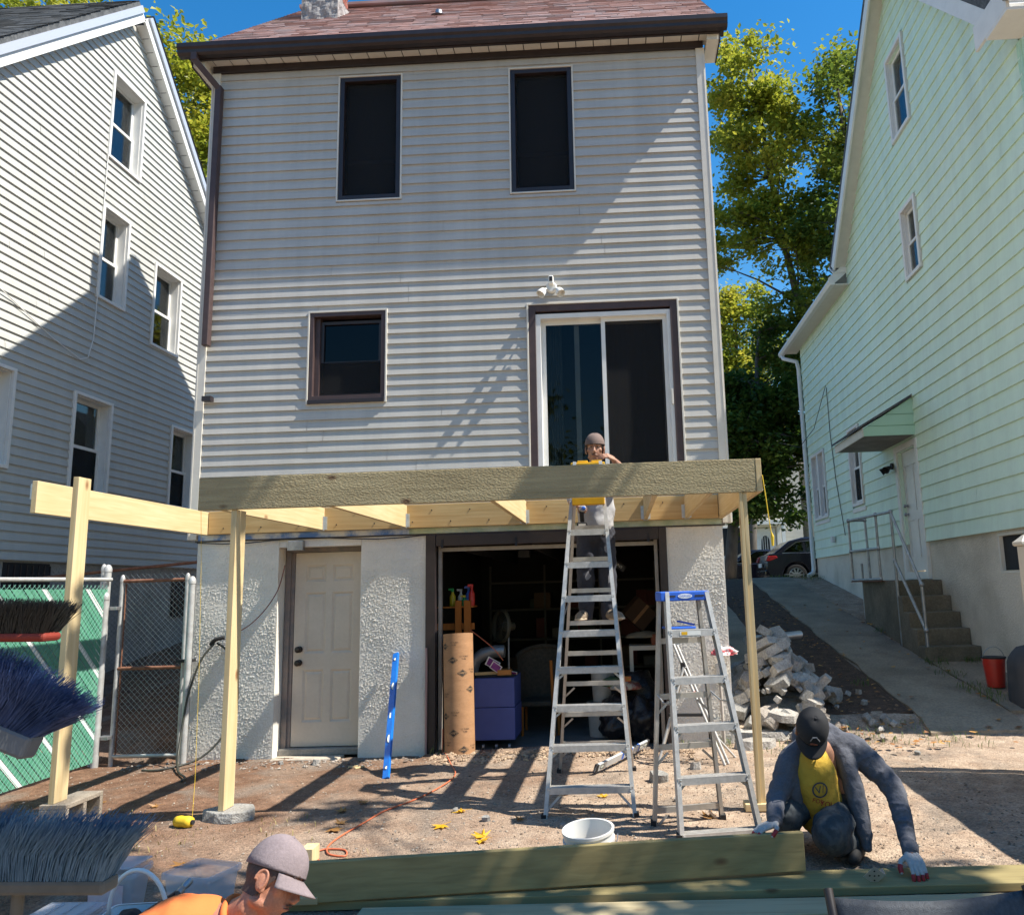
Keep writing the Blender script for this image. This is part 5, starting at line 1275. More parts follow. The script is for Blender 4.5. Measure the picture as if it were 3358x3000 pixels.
for i in range(16):
    r2 = random.Random(i); s0 = r2.uniform(-.2, .2); h0 = r2.uniform(.1, 1.1); mb = MB()
    ln = r2.uniform(.03, .07); mb.v = [on_tube(s0, h0, .0008), on_tube(s0+ln, h0+.004, .0008), on_tube(s0+ln, h0+.006, .0008), on_tube(s0, h0+.002, .0008)]; mb.f = [(0,1,2,3)]; mb.build('print_line', m_ink, FT)
BB = root('blue_crate', (3.24, .55, 0), 'tall blue cardboard-like box on casters inside the garage', 'storage box')
m_bb = mat('blue_box', (.055,.075,.25), (.075,.10,.30), 2.5, rough=.6)
MB().box(3.03, 3.47, .30, .85, .055, .385).build('box_section', m_bb, BB, bev=.006); MB().box(3.033, 3.467, .303, .85, .39, .69).build('box_section', m_bb, BB, bev=.006)
for x in (3.12, 3.26, 3.4):
    mb = MB(); mb.lathe([(0,-.012),(.026,-.012),(.026,.012),(0,.012)], (x, .36, -.018), 12, ax=(1,0,0), caps=False); mb.build('caster', m_galv, BB)
MB().box(3.04, 3.46, .36, .80, .692, .715).build('tool_case', m_blk, None, label='flat black tool case on top of the blue box', cat='tool case', bev=.005)
MB().bar((3.03,.36,.735), (3.28,.42,.735), .03, .03).build('timber_offcut', pineo(0), None, label='thin timber offcut on the black tool case', cat='offcut')
mb = MB(); pts = [(2.95,.62,.74),(2.99,.62,.86),(3.08,.62,.92),(3.2,.62,.945),(3.32,.62,.945)]
mb.tube(pts, [.07,.07,.07,.07,.07], 18); mb.build('duct_elbow', mat('galv_duct', (.36,.36,.35), (.28,.28,.27), 10, rough=.45, metal=.6), None, smooth=True, auto=50, label='grey ribbed metal duct elbow lying on the blue box', cat='duct')
PHM = mat('purple_photo', (.30,.07,.34), (.16,.03,.2), 14, rough=.3)
def card(c, w_, h_, rz, tilt, label):
    rt = root('photo_print', c, label, 'photograph')
    R3 = Euler((tilt, rz, 0)).to_matrix()
    def P_(x, y, z=0): return Vector(c) + R3 @ Vector((x, z, y))
    mb = MB(); mb.v = [P_(-w_/2,-h_/2,-.001), P_(w_/2,-h_/2,-.001), P_(w_/2,h_/2,-.001), P_(-w_/2,h_/2,-.001), P_(-w_/2,-h_/2,.001), P_(w_/2,-h_/2,.001), P_(w_/2,h_/2,.001), P_(-w_/2,h_/2,.001)]
    mb.f = [(0,1,2,3),(7,6,5,4),(0,4,5,1),(1,5,6,2),(2,6,7,3),(3,7,4,0)]; mb.build('sheet', m_white, rt)
    mb = MB(); mb.v = [P_(x, y, -.002) for x, y in ((-w_*.4,-h_*.4),(w_*.4,-h_*.4),(w_*.4,h_*.4),(-w_*.4,h_*.4))]; mb.f = [(0,1,2,3)]; mb.build('picture', PHM, rt)
card((3.22,.40,.835), .15, .10, .5, .25, 'white-bordered purple photo print leaning behind the orange box')
card((3.26,.36,.80), .12, .09, .62, .25, 'smaller purple photo print in front of another print')
card((3.44,.38,.735), .10, .06, .2, 1.0, 'purple photo print lying at the blue box edge')
mb = MB(); mb.box(3.28, 3.43, .335, .43, .716, .77); mb.prism([(3.28,.77),(3.43,.79),(3.43,.792),(3.28,.772)], lambda u,v,w_: Vector((u, w_, v)), .335, .338); mb.build('orange_carton', mat('orange_card', (.45,.19,.04), (.38,.15,.03), 8, rough=.7), None, label='small open orange-brown carton on the black tool case', cat='carton', bev=.003)
# shelf with spray bottles
SH = root('orange_shelf', (2.87, .5, 0), 'orange-stained timber rack behind the form tube', 'rack')
m_osh = wood('orange_timber', (.42,.145,.03), (.34,.11,.02), (.1,.03,.01), 2, bump=.1)
for x0, x1 in ((2.79,2.86),(2.89,2.965)): MB().box(x0, x1, .48, .52, -.04, 1.52).build('upright', m_osh, SH, bev=.003)
MB().box(2.45, 3.0, .521, .55, 1.20, 1.27).build('cross_rail', m_osh, SH); MB().box(2.45, 2.985, .50, .80, 1.44, 1.455).build('shelf_board', m_osh, SH)
def bottle(x, y, z, c, h, label, capc):
    rt = root('spray_bottle', (x, y, z), label, 'bottle')
    MB().lathe([(0,0),(.032,0),(.035,.02),(.035,h*.55),(.015,h*.72),(.013,h*.8),(0,h*.8)], (x, y, z), 16, caps=False).build('bottle_body', mat('bottle_'+label[:6], c, rough=.35), rt, smooth=True, auto=50)
    mb = MB(); mb.lathe([(.016,h*.8),(.016,h*.88),(0,h*.88)], (x, y, z), 12, caps=False); mb.box(x-.045, x+.015, y-.011, y+.011, z+h*.88, z+h); mb.build('trigger', mat('cap_'+label[:6], capc, rough=.4), rt)
for q in ((2.74,.6,1.456,(.55,.42,.02),.2,'yellow spray bottle with green trigger on the orange rack',(.02,.28,.08)), (2.83,.62,1.456,(.5,.52,.5),.19,'clear spray bottle standing on the orange rack',(.4,.4,.42)), (2.92,.6,1.456,(.03,.09,.4),.22,'blue spray bottle beside a red one on the rack',(.03,.08,.35)), (2.965,.56,1.456,(.5,.03,.02),.24,'tall red spray bottle at the rack end',(.55,.02,.02)), (2.88,.57,1.456,(.02,.25,.08),.12,'short green bottle at the rack front',(.6,.45,.02))):
    bottle(*q)
FN = root('pedestal_fan', (3.24, 1.3, 0), 'beige pedestal fan standing inside the dark garage', 'fan')
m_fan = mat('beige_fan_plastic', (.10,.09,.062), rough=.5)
mb = MB(); fc = Vector((3.20,1.3,1.19)); fa = Vector((-.75,-.6,.05)).normalized()
for r in [.03+.019*k for k in range(9)]:
    uu_ = fa.orthogonal().normalized(); vv_ = fa.cross(uu_); dep = .07*(1-(r/.19)**2)
    mb.tube([fc + uu_*(r*cos(2*pi*k/28)) + vv_*(r*sin(2*pi*k/28)) + fa*(.04+dep*.4) for k in range(29)], .0022, 4, caps=False)
mb.build('grille', m_fan, FN)
mb = MB(); mb.lathe([(.185,-.01),(.20,.0),(.20,.035),(.185,.045)], fc, 32, ax=fa, caps=False); mb.build('guard_ring', m_fan, FN, smooth=True)
mb = MB(); mb.lathe([(0,-.17),(.045,-.16),(.055,-.10),(.055,-.02),(0,.0)], fc, 18, ax=fa, caps=False); mb.build('motor', m_fan, FN, smooth=True)
for k in range(3):
    a = 2*pi*k/3+.4; e1 = fa.orthogonal().normalized(); e2 = fa.cross(e1); p0 = fc+fa*.01; d1 = e1*cos(a)+e2*sin(a); d2 = e1*cos(a+.8)+e2*sin(a+.8)
    mb = MB(); mb.v = [p0+d1*.03, p0+d1*.16+fa*.02, p0+(d1+d2)*.095, p0+d2*.15-fa*.02, p0+d2*.03]; mb.f = [(0,1,2,3,4)]; mb.build('blade', m_fan, FN)
MB().tube([(3.26,1.36,1.12),(3.26,1.36,.0)], .014, 8).build('pole', m_galv, FN); MB().lathe([(.17,-.04),(.17,-.02),(.03,.02),(.02,.1)], (3.26,1.36,0), 20).build('base', m_fan, FN)
WC = root('wicker_chair', (3.65, 1.25, 0), 'old wicker armchair standing behind the blue box', 'chair')
m_wick = mat('wicker', (.085,.07,.05), (.05,.042,.03), 30, rough=.8, bump=.8, bscale=90)
mb = MB(); n = 26
for j in range(9):
    for i in range(n+1):
        a = pi*(1.05+.95*i/n); r = .27+.03*(j/8); mb.v.append(Vector((3.66+r*cos(a)*1.0, 1.30-r*sin(a)*.9*-1 if False else 1.30+r*-sin(a)*.9, .30+.52*j/8 + .10*sin(pi*i/n)*(j/8))))
for j in range(8):
    for i in range(n): k = j*(n+1)+i; mb.f.append((k, k+1, k+n+2, k+n+1))
mb.build('backrest', m_wick, WC, smooth=True)
mb = MB(); mb.tube([Vector((3.66+.30*cos(pi*(1.05+.95*i/n)), 1.30-.30*sin(pi*(1.05+.95*i/n))*.9, .83+.10*sin(pi*i/n))) for i in range(n+1)], .028, 8); mb.build('top_roll', m_wick, WC, smooth=True)
MB().box(3.42, 3.90, 1.05, 1.5, .28, .34).build('seat', m_wick, WC, bev=.02)
for x, y in ((3.45,1.08),(3.87,1.08),(3.45,1.47),(3.87,1.47)): MB().tube([(x,y,-.045),(x,y,.3)], .016, 8).build('leg', m_osh, WC)
MB().tube([(3.83,1.0,-.04),(3.80,1.02,.80)], .018, 8).build('broom_stick', m_osh, None, label='orange wooden stick leaning on the wicker chair', cat='stick')
m_trash = mat('black_trash_bag', (.012,.012,.014), (.02,.02,.023), 6, rough=.28, bump=.8, bscale=14, bdist=.03)
for (c_, s_, sd, lb) in (((4.62,.75,.18), (.27,.25,.24), 5, 'black rubbish bag slumped on the garage floor'), ((4.88,.55,.16), (.24,.2,.26), 8, 'black rubbish bag leaning against the right garage jamb'), ((4.78,.95,.34), (.3,.25,.28), 9, 'black rubbish bag piled behind two other bags')):
    crumple('rubbish_bag', c_, *s_, m_trash, .35, sd, lb, 'rubbish bag', sub=4, flat=.8)
crumple('rice_sack', (4.66, .68, .50), .19, .13, .095, mat('printed_sack', (.42,.36,.28), (.30,.09,.06), 7, lo=.5, hi=.56, rough=.6), .18, 12, 'printed cream and red sack lying on the black bags', 'sack', sub=4)
crumple('green_sack', (4.52, .74, .53), .12, .10, .10, mat('green_sack', (.05,.10,.05), (.12,.16,.09), 9, rough=.5), .3, 14, 'dark green sack beside the printed sack', 'sack', sub=3)
MB().box(4.62, 4.72, .60, .66, .585, .64).build('red_packet', mat('red_packet', (.45,.03,.03), (.4,.25,.02), 30, rough=.4), None, label='small red packet on top of the sacks', cat='packet', bev=.004)
mb = MB(); mb.lathe([(0,0),(.13,0),(.15,.36),(.158,.36),(.158,.375),(.15,.375)], (4.36, 1.0, -.045), 22, caps=False); mb.build('white_pail', mat('dirty_white_plastic', (.42,.41,.38), (.33,.32,.29), 8, rough=.5), None, smooth=True, auto=40, label='dirty white pail behind the tall ladder in the garage', cat='pail')
mb = MB(); mb.lathe([(0,0),(.12,0),(.14,.34),(.148,.34),(.148,.355),(.14,.355)], (4.40, 1.02, .33), 22, caps=False); mb.build('white_pail', mat('dirty_white_plastic', (.42,.41,.38)), None, smooth=True, auto=40, label='dirty white pail stacked in the pail below it', cat='pail')
crumple('cushion', (4.90, 1.25, 1.02), .22, .16, .075, mat('tan_cushion', (.26,.22,.16), (.2,.17,.12), 6, rough=.8), .2, 16, 'pale tan cushion on the shelf stand in the garage', 'cushion')
mb = MB(); mb.box(4.72, 5.1, 1.1, 1.45, .88, .93); SN = root('white_stand', (4.9, 1.3, 0), 'white plastic stand holding a cushion in the garage', 'stand'); mb.build('top', m_cream, SN)
for x, y in ((4.74,1.12),(5.08,1.12),(4.74,1.43),(5.08,1.43)): MB().box(x-.02, x+.02, y-.02, y+.02, -.045, .88).build('leg', m_cream, SN)
CB = root('cardboard_box', (4.85, 1.6, 0), 'tilted brown cardboard box high up in the garage', 'carton')
def TCB(u, v, w_): R3 = Euler((.1,.75,.3)).to_matrix(); return Vector((4.86,1.8,1.28)) + R3 @ Vector((u, w_, v))
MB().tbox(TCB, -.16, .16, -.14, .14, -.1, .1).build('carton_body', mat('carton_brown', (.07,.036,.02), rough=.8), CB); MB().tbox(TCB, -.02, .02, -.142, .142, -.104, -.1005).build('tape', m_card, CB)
MB().box(4.98, 5.1, 1.1, 1.3, .931, 1.06).build('terracotta_pot', mat('terracotta', (.24,.075,.04), rough=.8), None, label='terracotta coloured box beside the tan cushion', cat='pot', bev=.02)
SU = root('steel_shelving', (4.2, 4.2, 0), 'dim steel shelving along the garage back wall', 'shelving')
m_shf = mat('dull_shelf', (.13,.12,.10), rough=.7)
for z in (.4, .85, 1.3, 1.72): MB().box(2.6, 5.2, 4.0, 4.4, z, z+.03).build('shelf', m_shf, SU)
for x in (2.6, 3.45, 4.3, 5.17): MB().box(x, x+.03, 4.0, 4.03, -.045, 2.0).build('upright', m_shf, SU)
rnd = random.Random(77)
for i in range(26):
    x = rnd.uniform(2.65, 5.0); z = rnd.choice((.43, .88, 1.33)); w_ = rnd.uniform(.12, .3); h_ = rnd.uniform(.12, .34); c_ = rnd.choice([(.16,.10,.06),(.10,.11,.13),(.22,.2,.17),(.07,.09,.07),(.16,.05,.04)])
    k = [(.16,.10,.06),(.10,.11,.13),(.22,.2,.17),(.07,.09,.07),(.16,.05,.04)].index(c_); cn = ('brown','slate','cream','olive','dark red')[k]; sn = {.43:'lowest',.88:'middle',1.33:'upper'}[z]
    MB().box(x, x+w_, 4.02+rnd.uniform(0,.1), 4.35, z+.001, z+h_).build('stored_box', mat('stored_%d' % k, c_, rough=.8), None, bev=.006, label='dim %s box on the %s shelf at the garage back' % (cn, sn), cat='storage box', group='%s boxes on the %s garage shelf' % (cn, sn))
NV = root('name_board', (4.55, .5, 1.9), 'dark board with white NAVI lettering hung in the garage', 'sign')
def TNV(u, v, w_): R3 = Euler((.0,.62,.0)).to_matrix(); return Vector((4.62,.62,1.86)) + R3 @ Vector((u, -w_, v))
MB().tbox(TNV, -.09, .09, -.035, .035, 0, .01).build('board', m_wdark, NV)
vs, fs = text_mesh('NAVI', .045); mb = MB(); mb.add([TNV(q.x, q.y, .0115) for q in vs], fs); mb.build('lettering', mat('faded_white_letter', (.45,.45,.43)), NV)
MB().box(3.50, 3.62, .55, .75, 1.98, 2.06).build('opener_unit', m_blk, None, label='small dark unit hung under the garage ceiling', cat='opener')
# orange extension cord from the garage to the lumber
m_cord = mat('orange_cord', (.62,.16,.07), (.52,.13,.06), 30, rough=.5)
def smooth_path(pts, n=8):
    P = [Vector(p) for p in pts]; out = []
    for i in range(len(P)-1):
        p0, p1, p2, p3 = P[max(i-1,0)], P[i], P[i+1], P[min(i+2,len(P)-1)]
        for k in range(n):
            t = k/n; out.append(.5*((2*p1)+(-p0+p2)*t+(2*p0-5*p1+4*p2-p3)*t*t+(-p0+3*p1-3*p2+p3)*t*t*t))
    out.append(P[-1]); return out
gp_ = [(2.80,-.16),(2.86,-.30),(2.98,-.62),(3.10,-1.0),(3.11,-1.25),(3.03,-1.62),(2.93,-1.9),(2.82,-2.2),(2.76,-2.45),(2.69,-2.75),(2.67,-2.95),(2.73,-3.1),(2.84,-3.12),(2.80,-3.02),(2.66,-3.0),(2.60,-3.1),(2.72,-3.22),(2.76,-3.34),(2.70,-3.5)]
pts = [(2.97,.42,1.20),(3.1,.42,1.10),(3.23,.42,.99),(3.33,.44,.86)]
MB().tube(smooth_path([(x, y, gz(x, y)+.008) for x, y in gp_]), .0058, 6).build('extension_cord', m_cord, None, smooth=True, label='orange extension cord trailing across the yard dirt', cat='cord')
MB().tube(smooth_path([(2.785,-.10,.25),(2.79,-.13,.1),(2.795,-.15,.0),(2.80,-.16,gz(2.8,-.16)+.008)]), .0058, 6).build('extension_cord', m_cord, None, smooth=True, label='orange cord dropping beside the cardboard form tube', cat='cord')
MB().tube(smooth_path(pts), .0055, 6).build('extension_cord', m_cord, None, smooth=True, label='orange cord slung from the orange rack to the duct', cat='cord')
# hose and cables on the left pier
m_hose = mat('black_hose', (.022,.022,.02), (.05,.05,.035), 12, rough=.5)
mb = MB(); mb.tube(smooth_path([(.40,-.14,1.16),(.30,-.20,1.0),(.22,-.25,.7),(.20,-.30,.4),(.25,-.45,.1),(.40,-.7,.02),(.60,-.95,.02),(.66,-1.1,.02)]), .011, 7); mb.build('garden_hose', m_hose, None, smooth=True, label='black hose hanging by the house corner down to the soil', cat='hose')
mb = MB(); mb.tube(smooth_path([(.42,-.12,1.16),(.55,-.16,1.08),(.66,-.18,.85),(.70,-.2,.6),(.62,-.25,.3),(.45,-.4,.08),(.2,-.6,.02),(.0,-.62,.02)]), .011, 7); mb.build('garden_hose', m_hose, None, smooth=True, label='black hose curving behind the inner deck post', cat='hose')
mb = MB(); mb.tube(smooth_path([(.36,-.13,1.15),(.42,-.15,1.20),(.50,-.13,1.22)]), .022, 8); mb.build('hose_nozzle', m_blk, None, smooth=True, label='black hose nozzle hooked on the stucco wall', cat='nozzle')
mb = MB(); mb.tube(smooth_path([(1.08,-.05,1.95),(1.02,-.06,1.7),(.9,-.07,1.5),(.75,-.07,1.35),(.62,-.07,1.27)]), .005, 6); mb.build('red_wire', mat('dark_red_wire', (.16,.025,.02), rough=.5), None, smooth=True, label='dark red wire running diagonally over the left stucco pier', cat='wire')
# white pail and maple leaves on the ground
PL = root('white_bucket', (4.42, -3.72, 0), 'white plastic bucket standing behind the long board', 'bucket')
m_pail = mat('white_bucket_plastic', (.66,.65,.62), (.60,.58,.55), 5, rough=.4)
tilt = Vector((-.05,-.10,1)).normalized()
MB().lathe([(0,.004),(.118,.0),(.136,.24),(.145,.243),(.145,.262),(.138,.262),(.138,.295),(.145,.297),(.145,.312),(.132,.312),(.113,.012),(0,.012)], (4.42,-3.70,-.01), 36, ax=tilt, caps=False).build('pail', m_pail, PL, smooth=True, auto=35)
MB().tube([Vector((4.42,-3.70,.26)) + Vector((.148*cos(a), -.148*sin(a)*.96, -.10*sin(a))) for a in [pi*i/16 for i in range(17)]], .003, 6).build('handle', m_galv, PL)
m_leafy = leafmat('yellow_maple_leaf', [(.62,.30,.01),(.70,.40,.02),(.60,.36,.04)], .3)
m_leafb = leafmat('brown_maple_leaf', [(.20,.09,.03),(.32,.16,.05),(.40,.24,.08)], .2)
def maple(c, s_, rz, m_, lab, grp, lift=.01):
    rnd = random.Random(int(c[0]*971+c[1]*373)); pts = []
    tips = [(90,1.0),(62,.45),(42,.85),(18,.4),(0,.72),(-30,.32),(-75,.30),(-90,.18),(-105,.30),(-150,.32),(180,.72),(162,.4),(138,.85),(118,.45)]
    mb = MB(); z0 = gz(c[0], c[1])+lift; mb.v = [Vector((c[0], c[1], z0+.006))]
    for a, r in tips:
        t_ = radians(a)+rz; rr_ = s_*r*rnd.uniform(.85, 1.1); mb.v.append(Vector((c[0]+rr_*cos(t_), c[1]+rr_*sin(t_), z0 + rnd.uniform(-.004, .03)*(r > .5))))
    n = len(tips); mb.f = [(0, 1+i, 1+(i+1) % n) for i in range(n)]
    mb.tube([Vector((c[0], c[1], z0+.006)), Vector((c[0]+s_*.9*cos(rz-pi/2), c[1]+s_*.9*sin(rz-pi/2), z0+.004))], .0015, 4)
    return mb.build('maple_leaf', m_, None, label=lab, cat='leaf', group=grp)
for x, y, s_, rz in ((4.44,-1.89,.075,.3),(4.16,-1.80,.05,1.2),(3.40,-2.20,.085,2.0),(3.66,-2.82,.10,.9),(3.33,-2.56,.10,2.6),(3.66,-2.9,.07,4.0)):
    maple((x, y), s_, rz, m_leafy, 'bright yellow maple leaf lying on the pale gravel', 'yellow maple leaves on the gravel')
for x, y, s_, rz in ((5.20,-2.5,.10,.6),(3.87,-2.46,.06,1.0),(2.59,-2.49,.07,.2),(2.56,-1.9,.07,3.0),(2.49,-2.14,.08,1.7),(2.58,-2.63,.10,4.2),(2.86,-3.35,.09,.5),(.9,-1.9,.07,2.2),(.35,-1.75,.06,.3),(1.25,-2.75,.07,1.9),(1.9,-3.3,.09,1.3),(1.7,-3.6,.08,2.4),(.8,-2.9,.07,4.4),(6.4,-1.2,.05,.2),(7.0,-.35,.06,2.0)):
    maple((x, y), s_, rz, m_leafb, 'curled brown maple leaf lying on the soil', 'brown maple leaves on the yard')
rnd = random.Random(88); mb = MB()
for i in range(420):
    x = rnd.uniform(6.75, 8.75); y = rnd.uniform(.4, 8) if rnd.random() < .8 else rnd.uniform(-.6, .4)
    if 7.75 < x < 8.6 and rnd.random() < .85: continue
    z = slope_z(y)+.045; a = rnd.uniform(0, 6.3); s_ = rnd.uniform(.02, .05); b = len(mb.v)
    for k in range(5): t_ = a+2*pi*k/5; mb.v.append(Vector((x+s_*cos(t_)*rnd.uniform(.5,1), y+s_*sin(t_)*rnd.uniform(.5,1), z+rnd.uniform(0,.02))))
    mb.f.append(tuple(range(b, b+5)))
mb.build('leaf_litter', isl_mat('leaf_litter_browns', [(.16,.06,.02),(.35,.15,.04),(.48,.26,.06),(.24,.11,.05)]), None, kind='stuff', label='brown leaf litter along the driveway strip', cat='leaves', org=(0,0,0))
for (x, y, rz) in ((2.05,-.62,.5),(2.12,-.66,.9)): MB().bar((x-.05*cos(rz), y-.05*sin(rz), gz(x,y)+.012), (x+.05*cos(rz), y+.05*sin(rz), gz(x,y)+.014), .02, .012).build('wood_scrap', pine(0), None, label='small pale wood scrap on the soil before the beige door', cat='wood scrap', group='wood scraps before the door')
# ================================================================== LUMBER ON THE GROUND
def plank(name, a, b, w_, t, m_, label, roll=None, bev=.004):
    return MB().bar(a, b, w_, t, up=roll or (0,0,1)).build(name, m_, None, label=label, cat='lumber', bev=bev)
plank('long_board', (2.955,-4.05,.145+.012), (5.575,-3.735,.155+.012), .04, .195, treated(0), 'long greenish treated board stood on edge and held by the crouching man')
plank('flat_board', (2.83,-3.90,.03), (7.6,-3.76,.03), .26, .042, treated(0), 'wide treated board lying flat under the upright board')
plank('flat_board', (3.27,-4.20,.03), (7.6,-4.12,.028), .20, .04, wood('dusty_lumber', (.44,.37,.23), (.33,.27,.16), (.16,.09,.05), 0, bump=.2), 'dusty pale board lying flat in front of the wide board')
plank('flat_board', (2.75,-4.38,.028), (7.4,-4.40,.028), .12, .04, pineo(0), 'narrow golden board lying flat nearest the mesh chair')
plank('flat_board', (2.70,-3.98,.052+.02), (3.02,-3.96,.052+.02), .22, .036, wood('short_offcut', (.5,.38,.2), (.36,.25,.12), (.15,.07,.03), 0), 'short offcut on the left end of the lumber')
MB().box(2.62, 2.70, -3.30, -3.18, .0, .09).build('wood_block', pine(2), None, label='small pine block beside the coiled orange cord', cat='wood block', bev=.003)
# ================================================================== CHAIN-LINK FENCE WITH GREEN SLATS, GATE
m_wire = mat('galv_wire', (.50,.52,.54), (.38,.40,.42), 30, rough=.4, metal=.7)
m_postw = mat('weathered_fence_pipe', (.56,.57,.56), (.40,.39,.38), 9, rough=.5, metal=.35)
m_slg = mat('green_privacy_slat', (.06,.235,.15), (.10,.29,.19), 5, rough=.4)
m_slw = mat('white_privacy_slat', (.74,.76,.74), rough=.4)
def chainlink(T, u0, u1, v0, v1, parent, s_=.0600, r=.0014, name='chain_link_mesh', m_=None):
    mb = MB()
    for sg in (1, -1):
        c = (u0 - (v1-v0)) if sg > 0 else u0
        end = u1 if sg > 0 else u1+(v1-v0)
        while c < end:
            a, b = None, None
            # line: u = c + (v-v0)*sg
            va, vb = v0, v1
            ua, ub = c, c+(v1-v0)*sg
            if sg > 0:
                if ua < u0: va += u0-ua; ua = u0
                if ub > u1: vb -= ub-u1; ub = u1
            else:
                if ua > u1: va += ua-u1; ua = u1
                if ub < u0: vb -= u0-ub; ub = u0
            if vb-va > .02:
                p0, p1 = T(ua, va, .002*sg), T(ub, vb, .002*sg); d = (p1-p0)
                mb.tube([p0, p1], r, 3, caps=False)
            c += s_
    return mb.build(name, m_ or m_wire, parent, kind='stuff')
FX = -.72
def TFn(u, v, w_): return Vector((FX + w_, u, v))
CF = root('slatted_fence', (FX, -1.8, 0), 'chain-link fence threaded with green and white privacy slats', 'fence')
fy0, fy1, fz0, fz1 = -3.9, -.22, .03, 1.75
chainlink(TFn, fy0, fy1, fz0, fz1+.04, CF, r=.0019, m_=mat('green_coated_wire', (.10,.27,.22), rough=.4))
i = 0; c = fy0 - .0
k0 = 0
sp = .076
c = fy0
while c < fy1 + (fz1-fz0):
    # slat centre line: u = c - (v-v0); width sp*.8 measured along u
    hw = sp*.42; poly = []
    quad = [(c-hw, fz0), (c+hw, fz0), (c+hw-(fz1-fz0), fz1), (c-hw-(fz1-fz0), fz1)]
    # clip to u range
    def clip(P, lim, keep):
        out = []
        for a, b in zip(P, P[1:]+P[:1]):
            ka, kb = keep(a[0]), keep(b[0])
            if ka: out.append(a)
            if ka != kb:
                t = (lim-a[0])/(b[0]-a[0]); out.append((lim, a[1]+(b[1]-a[1])*t))
        return out
    P = clip(quad, fy0, lambda x: x >= fy0)
    if P: P = clip(P, fy1, lambda x: x <= fy1)
    if len(P) >= 3:
        rj = random.Random(k0).uniform(-.002, .002)
        MB().prism(P, TFn, -.006+rj, -.003+rj).build('privacy_slat', m_slw if k0 % 8 == 3 else m_slg, CF)
    c += sp; k0 += 1
MB().tube([(FX, fy0, 1.81), (FX, -.18, 1.85)], .021, 10).build('top_rail', m_postw, CF, smooth=True, auto=50)
def fpost(rt, x, y, z, r, cap=True, nm='post'):
    MB().lathe([(r,-.1),(r,z-.05)], (x, y, 0), 14).build(nm, m_postw, rt, smooth=True, auto=50)
    if cap: MB().lathe([(r*1.12,z-.06),(r*1.15,z-.03),(r*.95,z-.005),(r*.5,z+.015),(0,z+.02)], (x, y, 0), 14, caps=False).build('post_cap', m_postw, rt, smooth=True, auto=60)
fpost(CF, -.86, -.10, 2.0, .024); fpost(CF, -.775, -.16, 1.99, .036)
fpost(CF, FX, -2.9, 1.86, .028)
for z in (.35, .95, 1.55): MB().lathe([(.037,-.012),(.040,-.012),(.040,.012),(.037,.012)], (-.775,-.16,z), 14).build('band', m_postw, CF)
GT = root('chain_link_gate', (-.3, -.1, 0), 'chain-link gate with rusty rails between the fence and the house', 'gate')
def TGt(u, v, w_): return Vector((u, -.10 + w_, v))
fpost(GT, -.725, -.24, 1.70, .033); fpost(GT, .175, -.22, 1.84, .033)
fpost(GT, -.645, -.10, 1.88, .022, nm='stile'); fpost(GT, .06, -.10, 1.88, .022, nm='stile')
for z, m_ in ((1.83, m_rust), (.93, m_rust), (.055, m_postw)): MB().tube([(-.645,-.10,z),(.06,-.10,z)], .019, 10).build('rail', m_, GT, smooth=True, auto=50)
MB().bar((-.60,-.102,.06),(-.60,-.102,1.80), .006, .02, up=(0,1,0)).build('tension_bar', m_rust, GT)
chainlink(TGt, -.63, .045, .05, 1.90, GT, s_=.062, r=.0016)
for z in (.25, 1.55):
    MB().box(-.735, -.63, -.20, -.09, z-.018, z+.018).build('hinge', m_galv, GT, bev=.004)
MB().box(.03, .19, -.20, -.09, .98, 1.01).build('latch', m_blk, GT, bev=.004)
RF2 = root('rear_chain_fence', (-1, 1.5, 0), 'dim chain-link fence with rusty top rail between the houses', 'fence')
def TRf(u, v, w_): return Vector((u, 1.5 + w_, v))
MB().tube([(-2.9,1.5,1.94),(.06,1.5,2.14)], .02, 8).build('top_rail', m_rust, RF2)
chainlink(TRf, -2.9, .05, .25, 2.02, RF2, s_=.065, m_=mat('dark_wire', (.12,.12,.12), rough=.6, metal=.4))
fpost(RF2, -1.9, 1.5, 2.0, .024)
# ================================================================== PEOPLE
m_skin = mat('tan_skin', (.36,.185,.115), (.29,.14,.088), 22, rough=.55, sub=.06, fine=.12, fscale=110, bump=.35, bscale=160, bdist=.003)
m_skin2 = mat('warm_skin', (.43,.19,.115), (.34,.14,.085), 22, rough=.5, sub=.06, fine=.14, fscale=110, bump=.4, bscale=160, bdist=.003)
m_hair = mat('black_hair', (.012,.010,.009), (.03,.025,.022), 60, rough=.6, bump=.6, bscale=120)
def ell(mb, c, rx, ry, rz, X, Y_, Z_, n=16, m_=10):
    b = len(mb.v); c = Vector(c)
    for j in range(m_+1):
        ph = pi*j/m_
        for i in range(n):
            th = 2*pi*i/n; mb.v.append(c + X*(rx*sin(ph)*cos(th)) + Y_*(ry*sin(ph)*sin(th)) + Z_*(rz*cos(ph)))
    for j in range(m_):
        for i in range(n):
            mb.f.append((b+j*n+i, b+j*n+(i+1) % n, b+(j+1)*n+(i+1) % n, b+(j+1)*n+i))
    return mb
EX, EY, EZ3 = Vector((1,0,0)), Vector((0,1,0)), Vector((0,0,1))
def limb(mb, pts, rs, n=12):
    P = smooth_path(pts, 5); m_ = len(P); k = len(pts)-1; R = []
    for i in range(m_):
        t = i/(m_-1)*k; a = min(int(t), k-1); R.append(lerp(rs[a], rs[a+1], t-a))
    mb.tube(P, R, n)
    for q, r in ((P[0], R[0]), (P[-1], R[-1])): ell(mb, q, r, r, r, EX, EY, EZ3, 10, 6)
    return mb
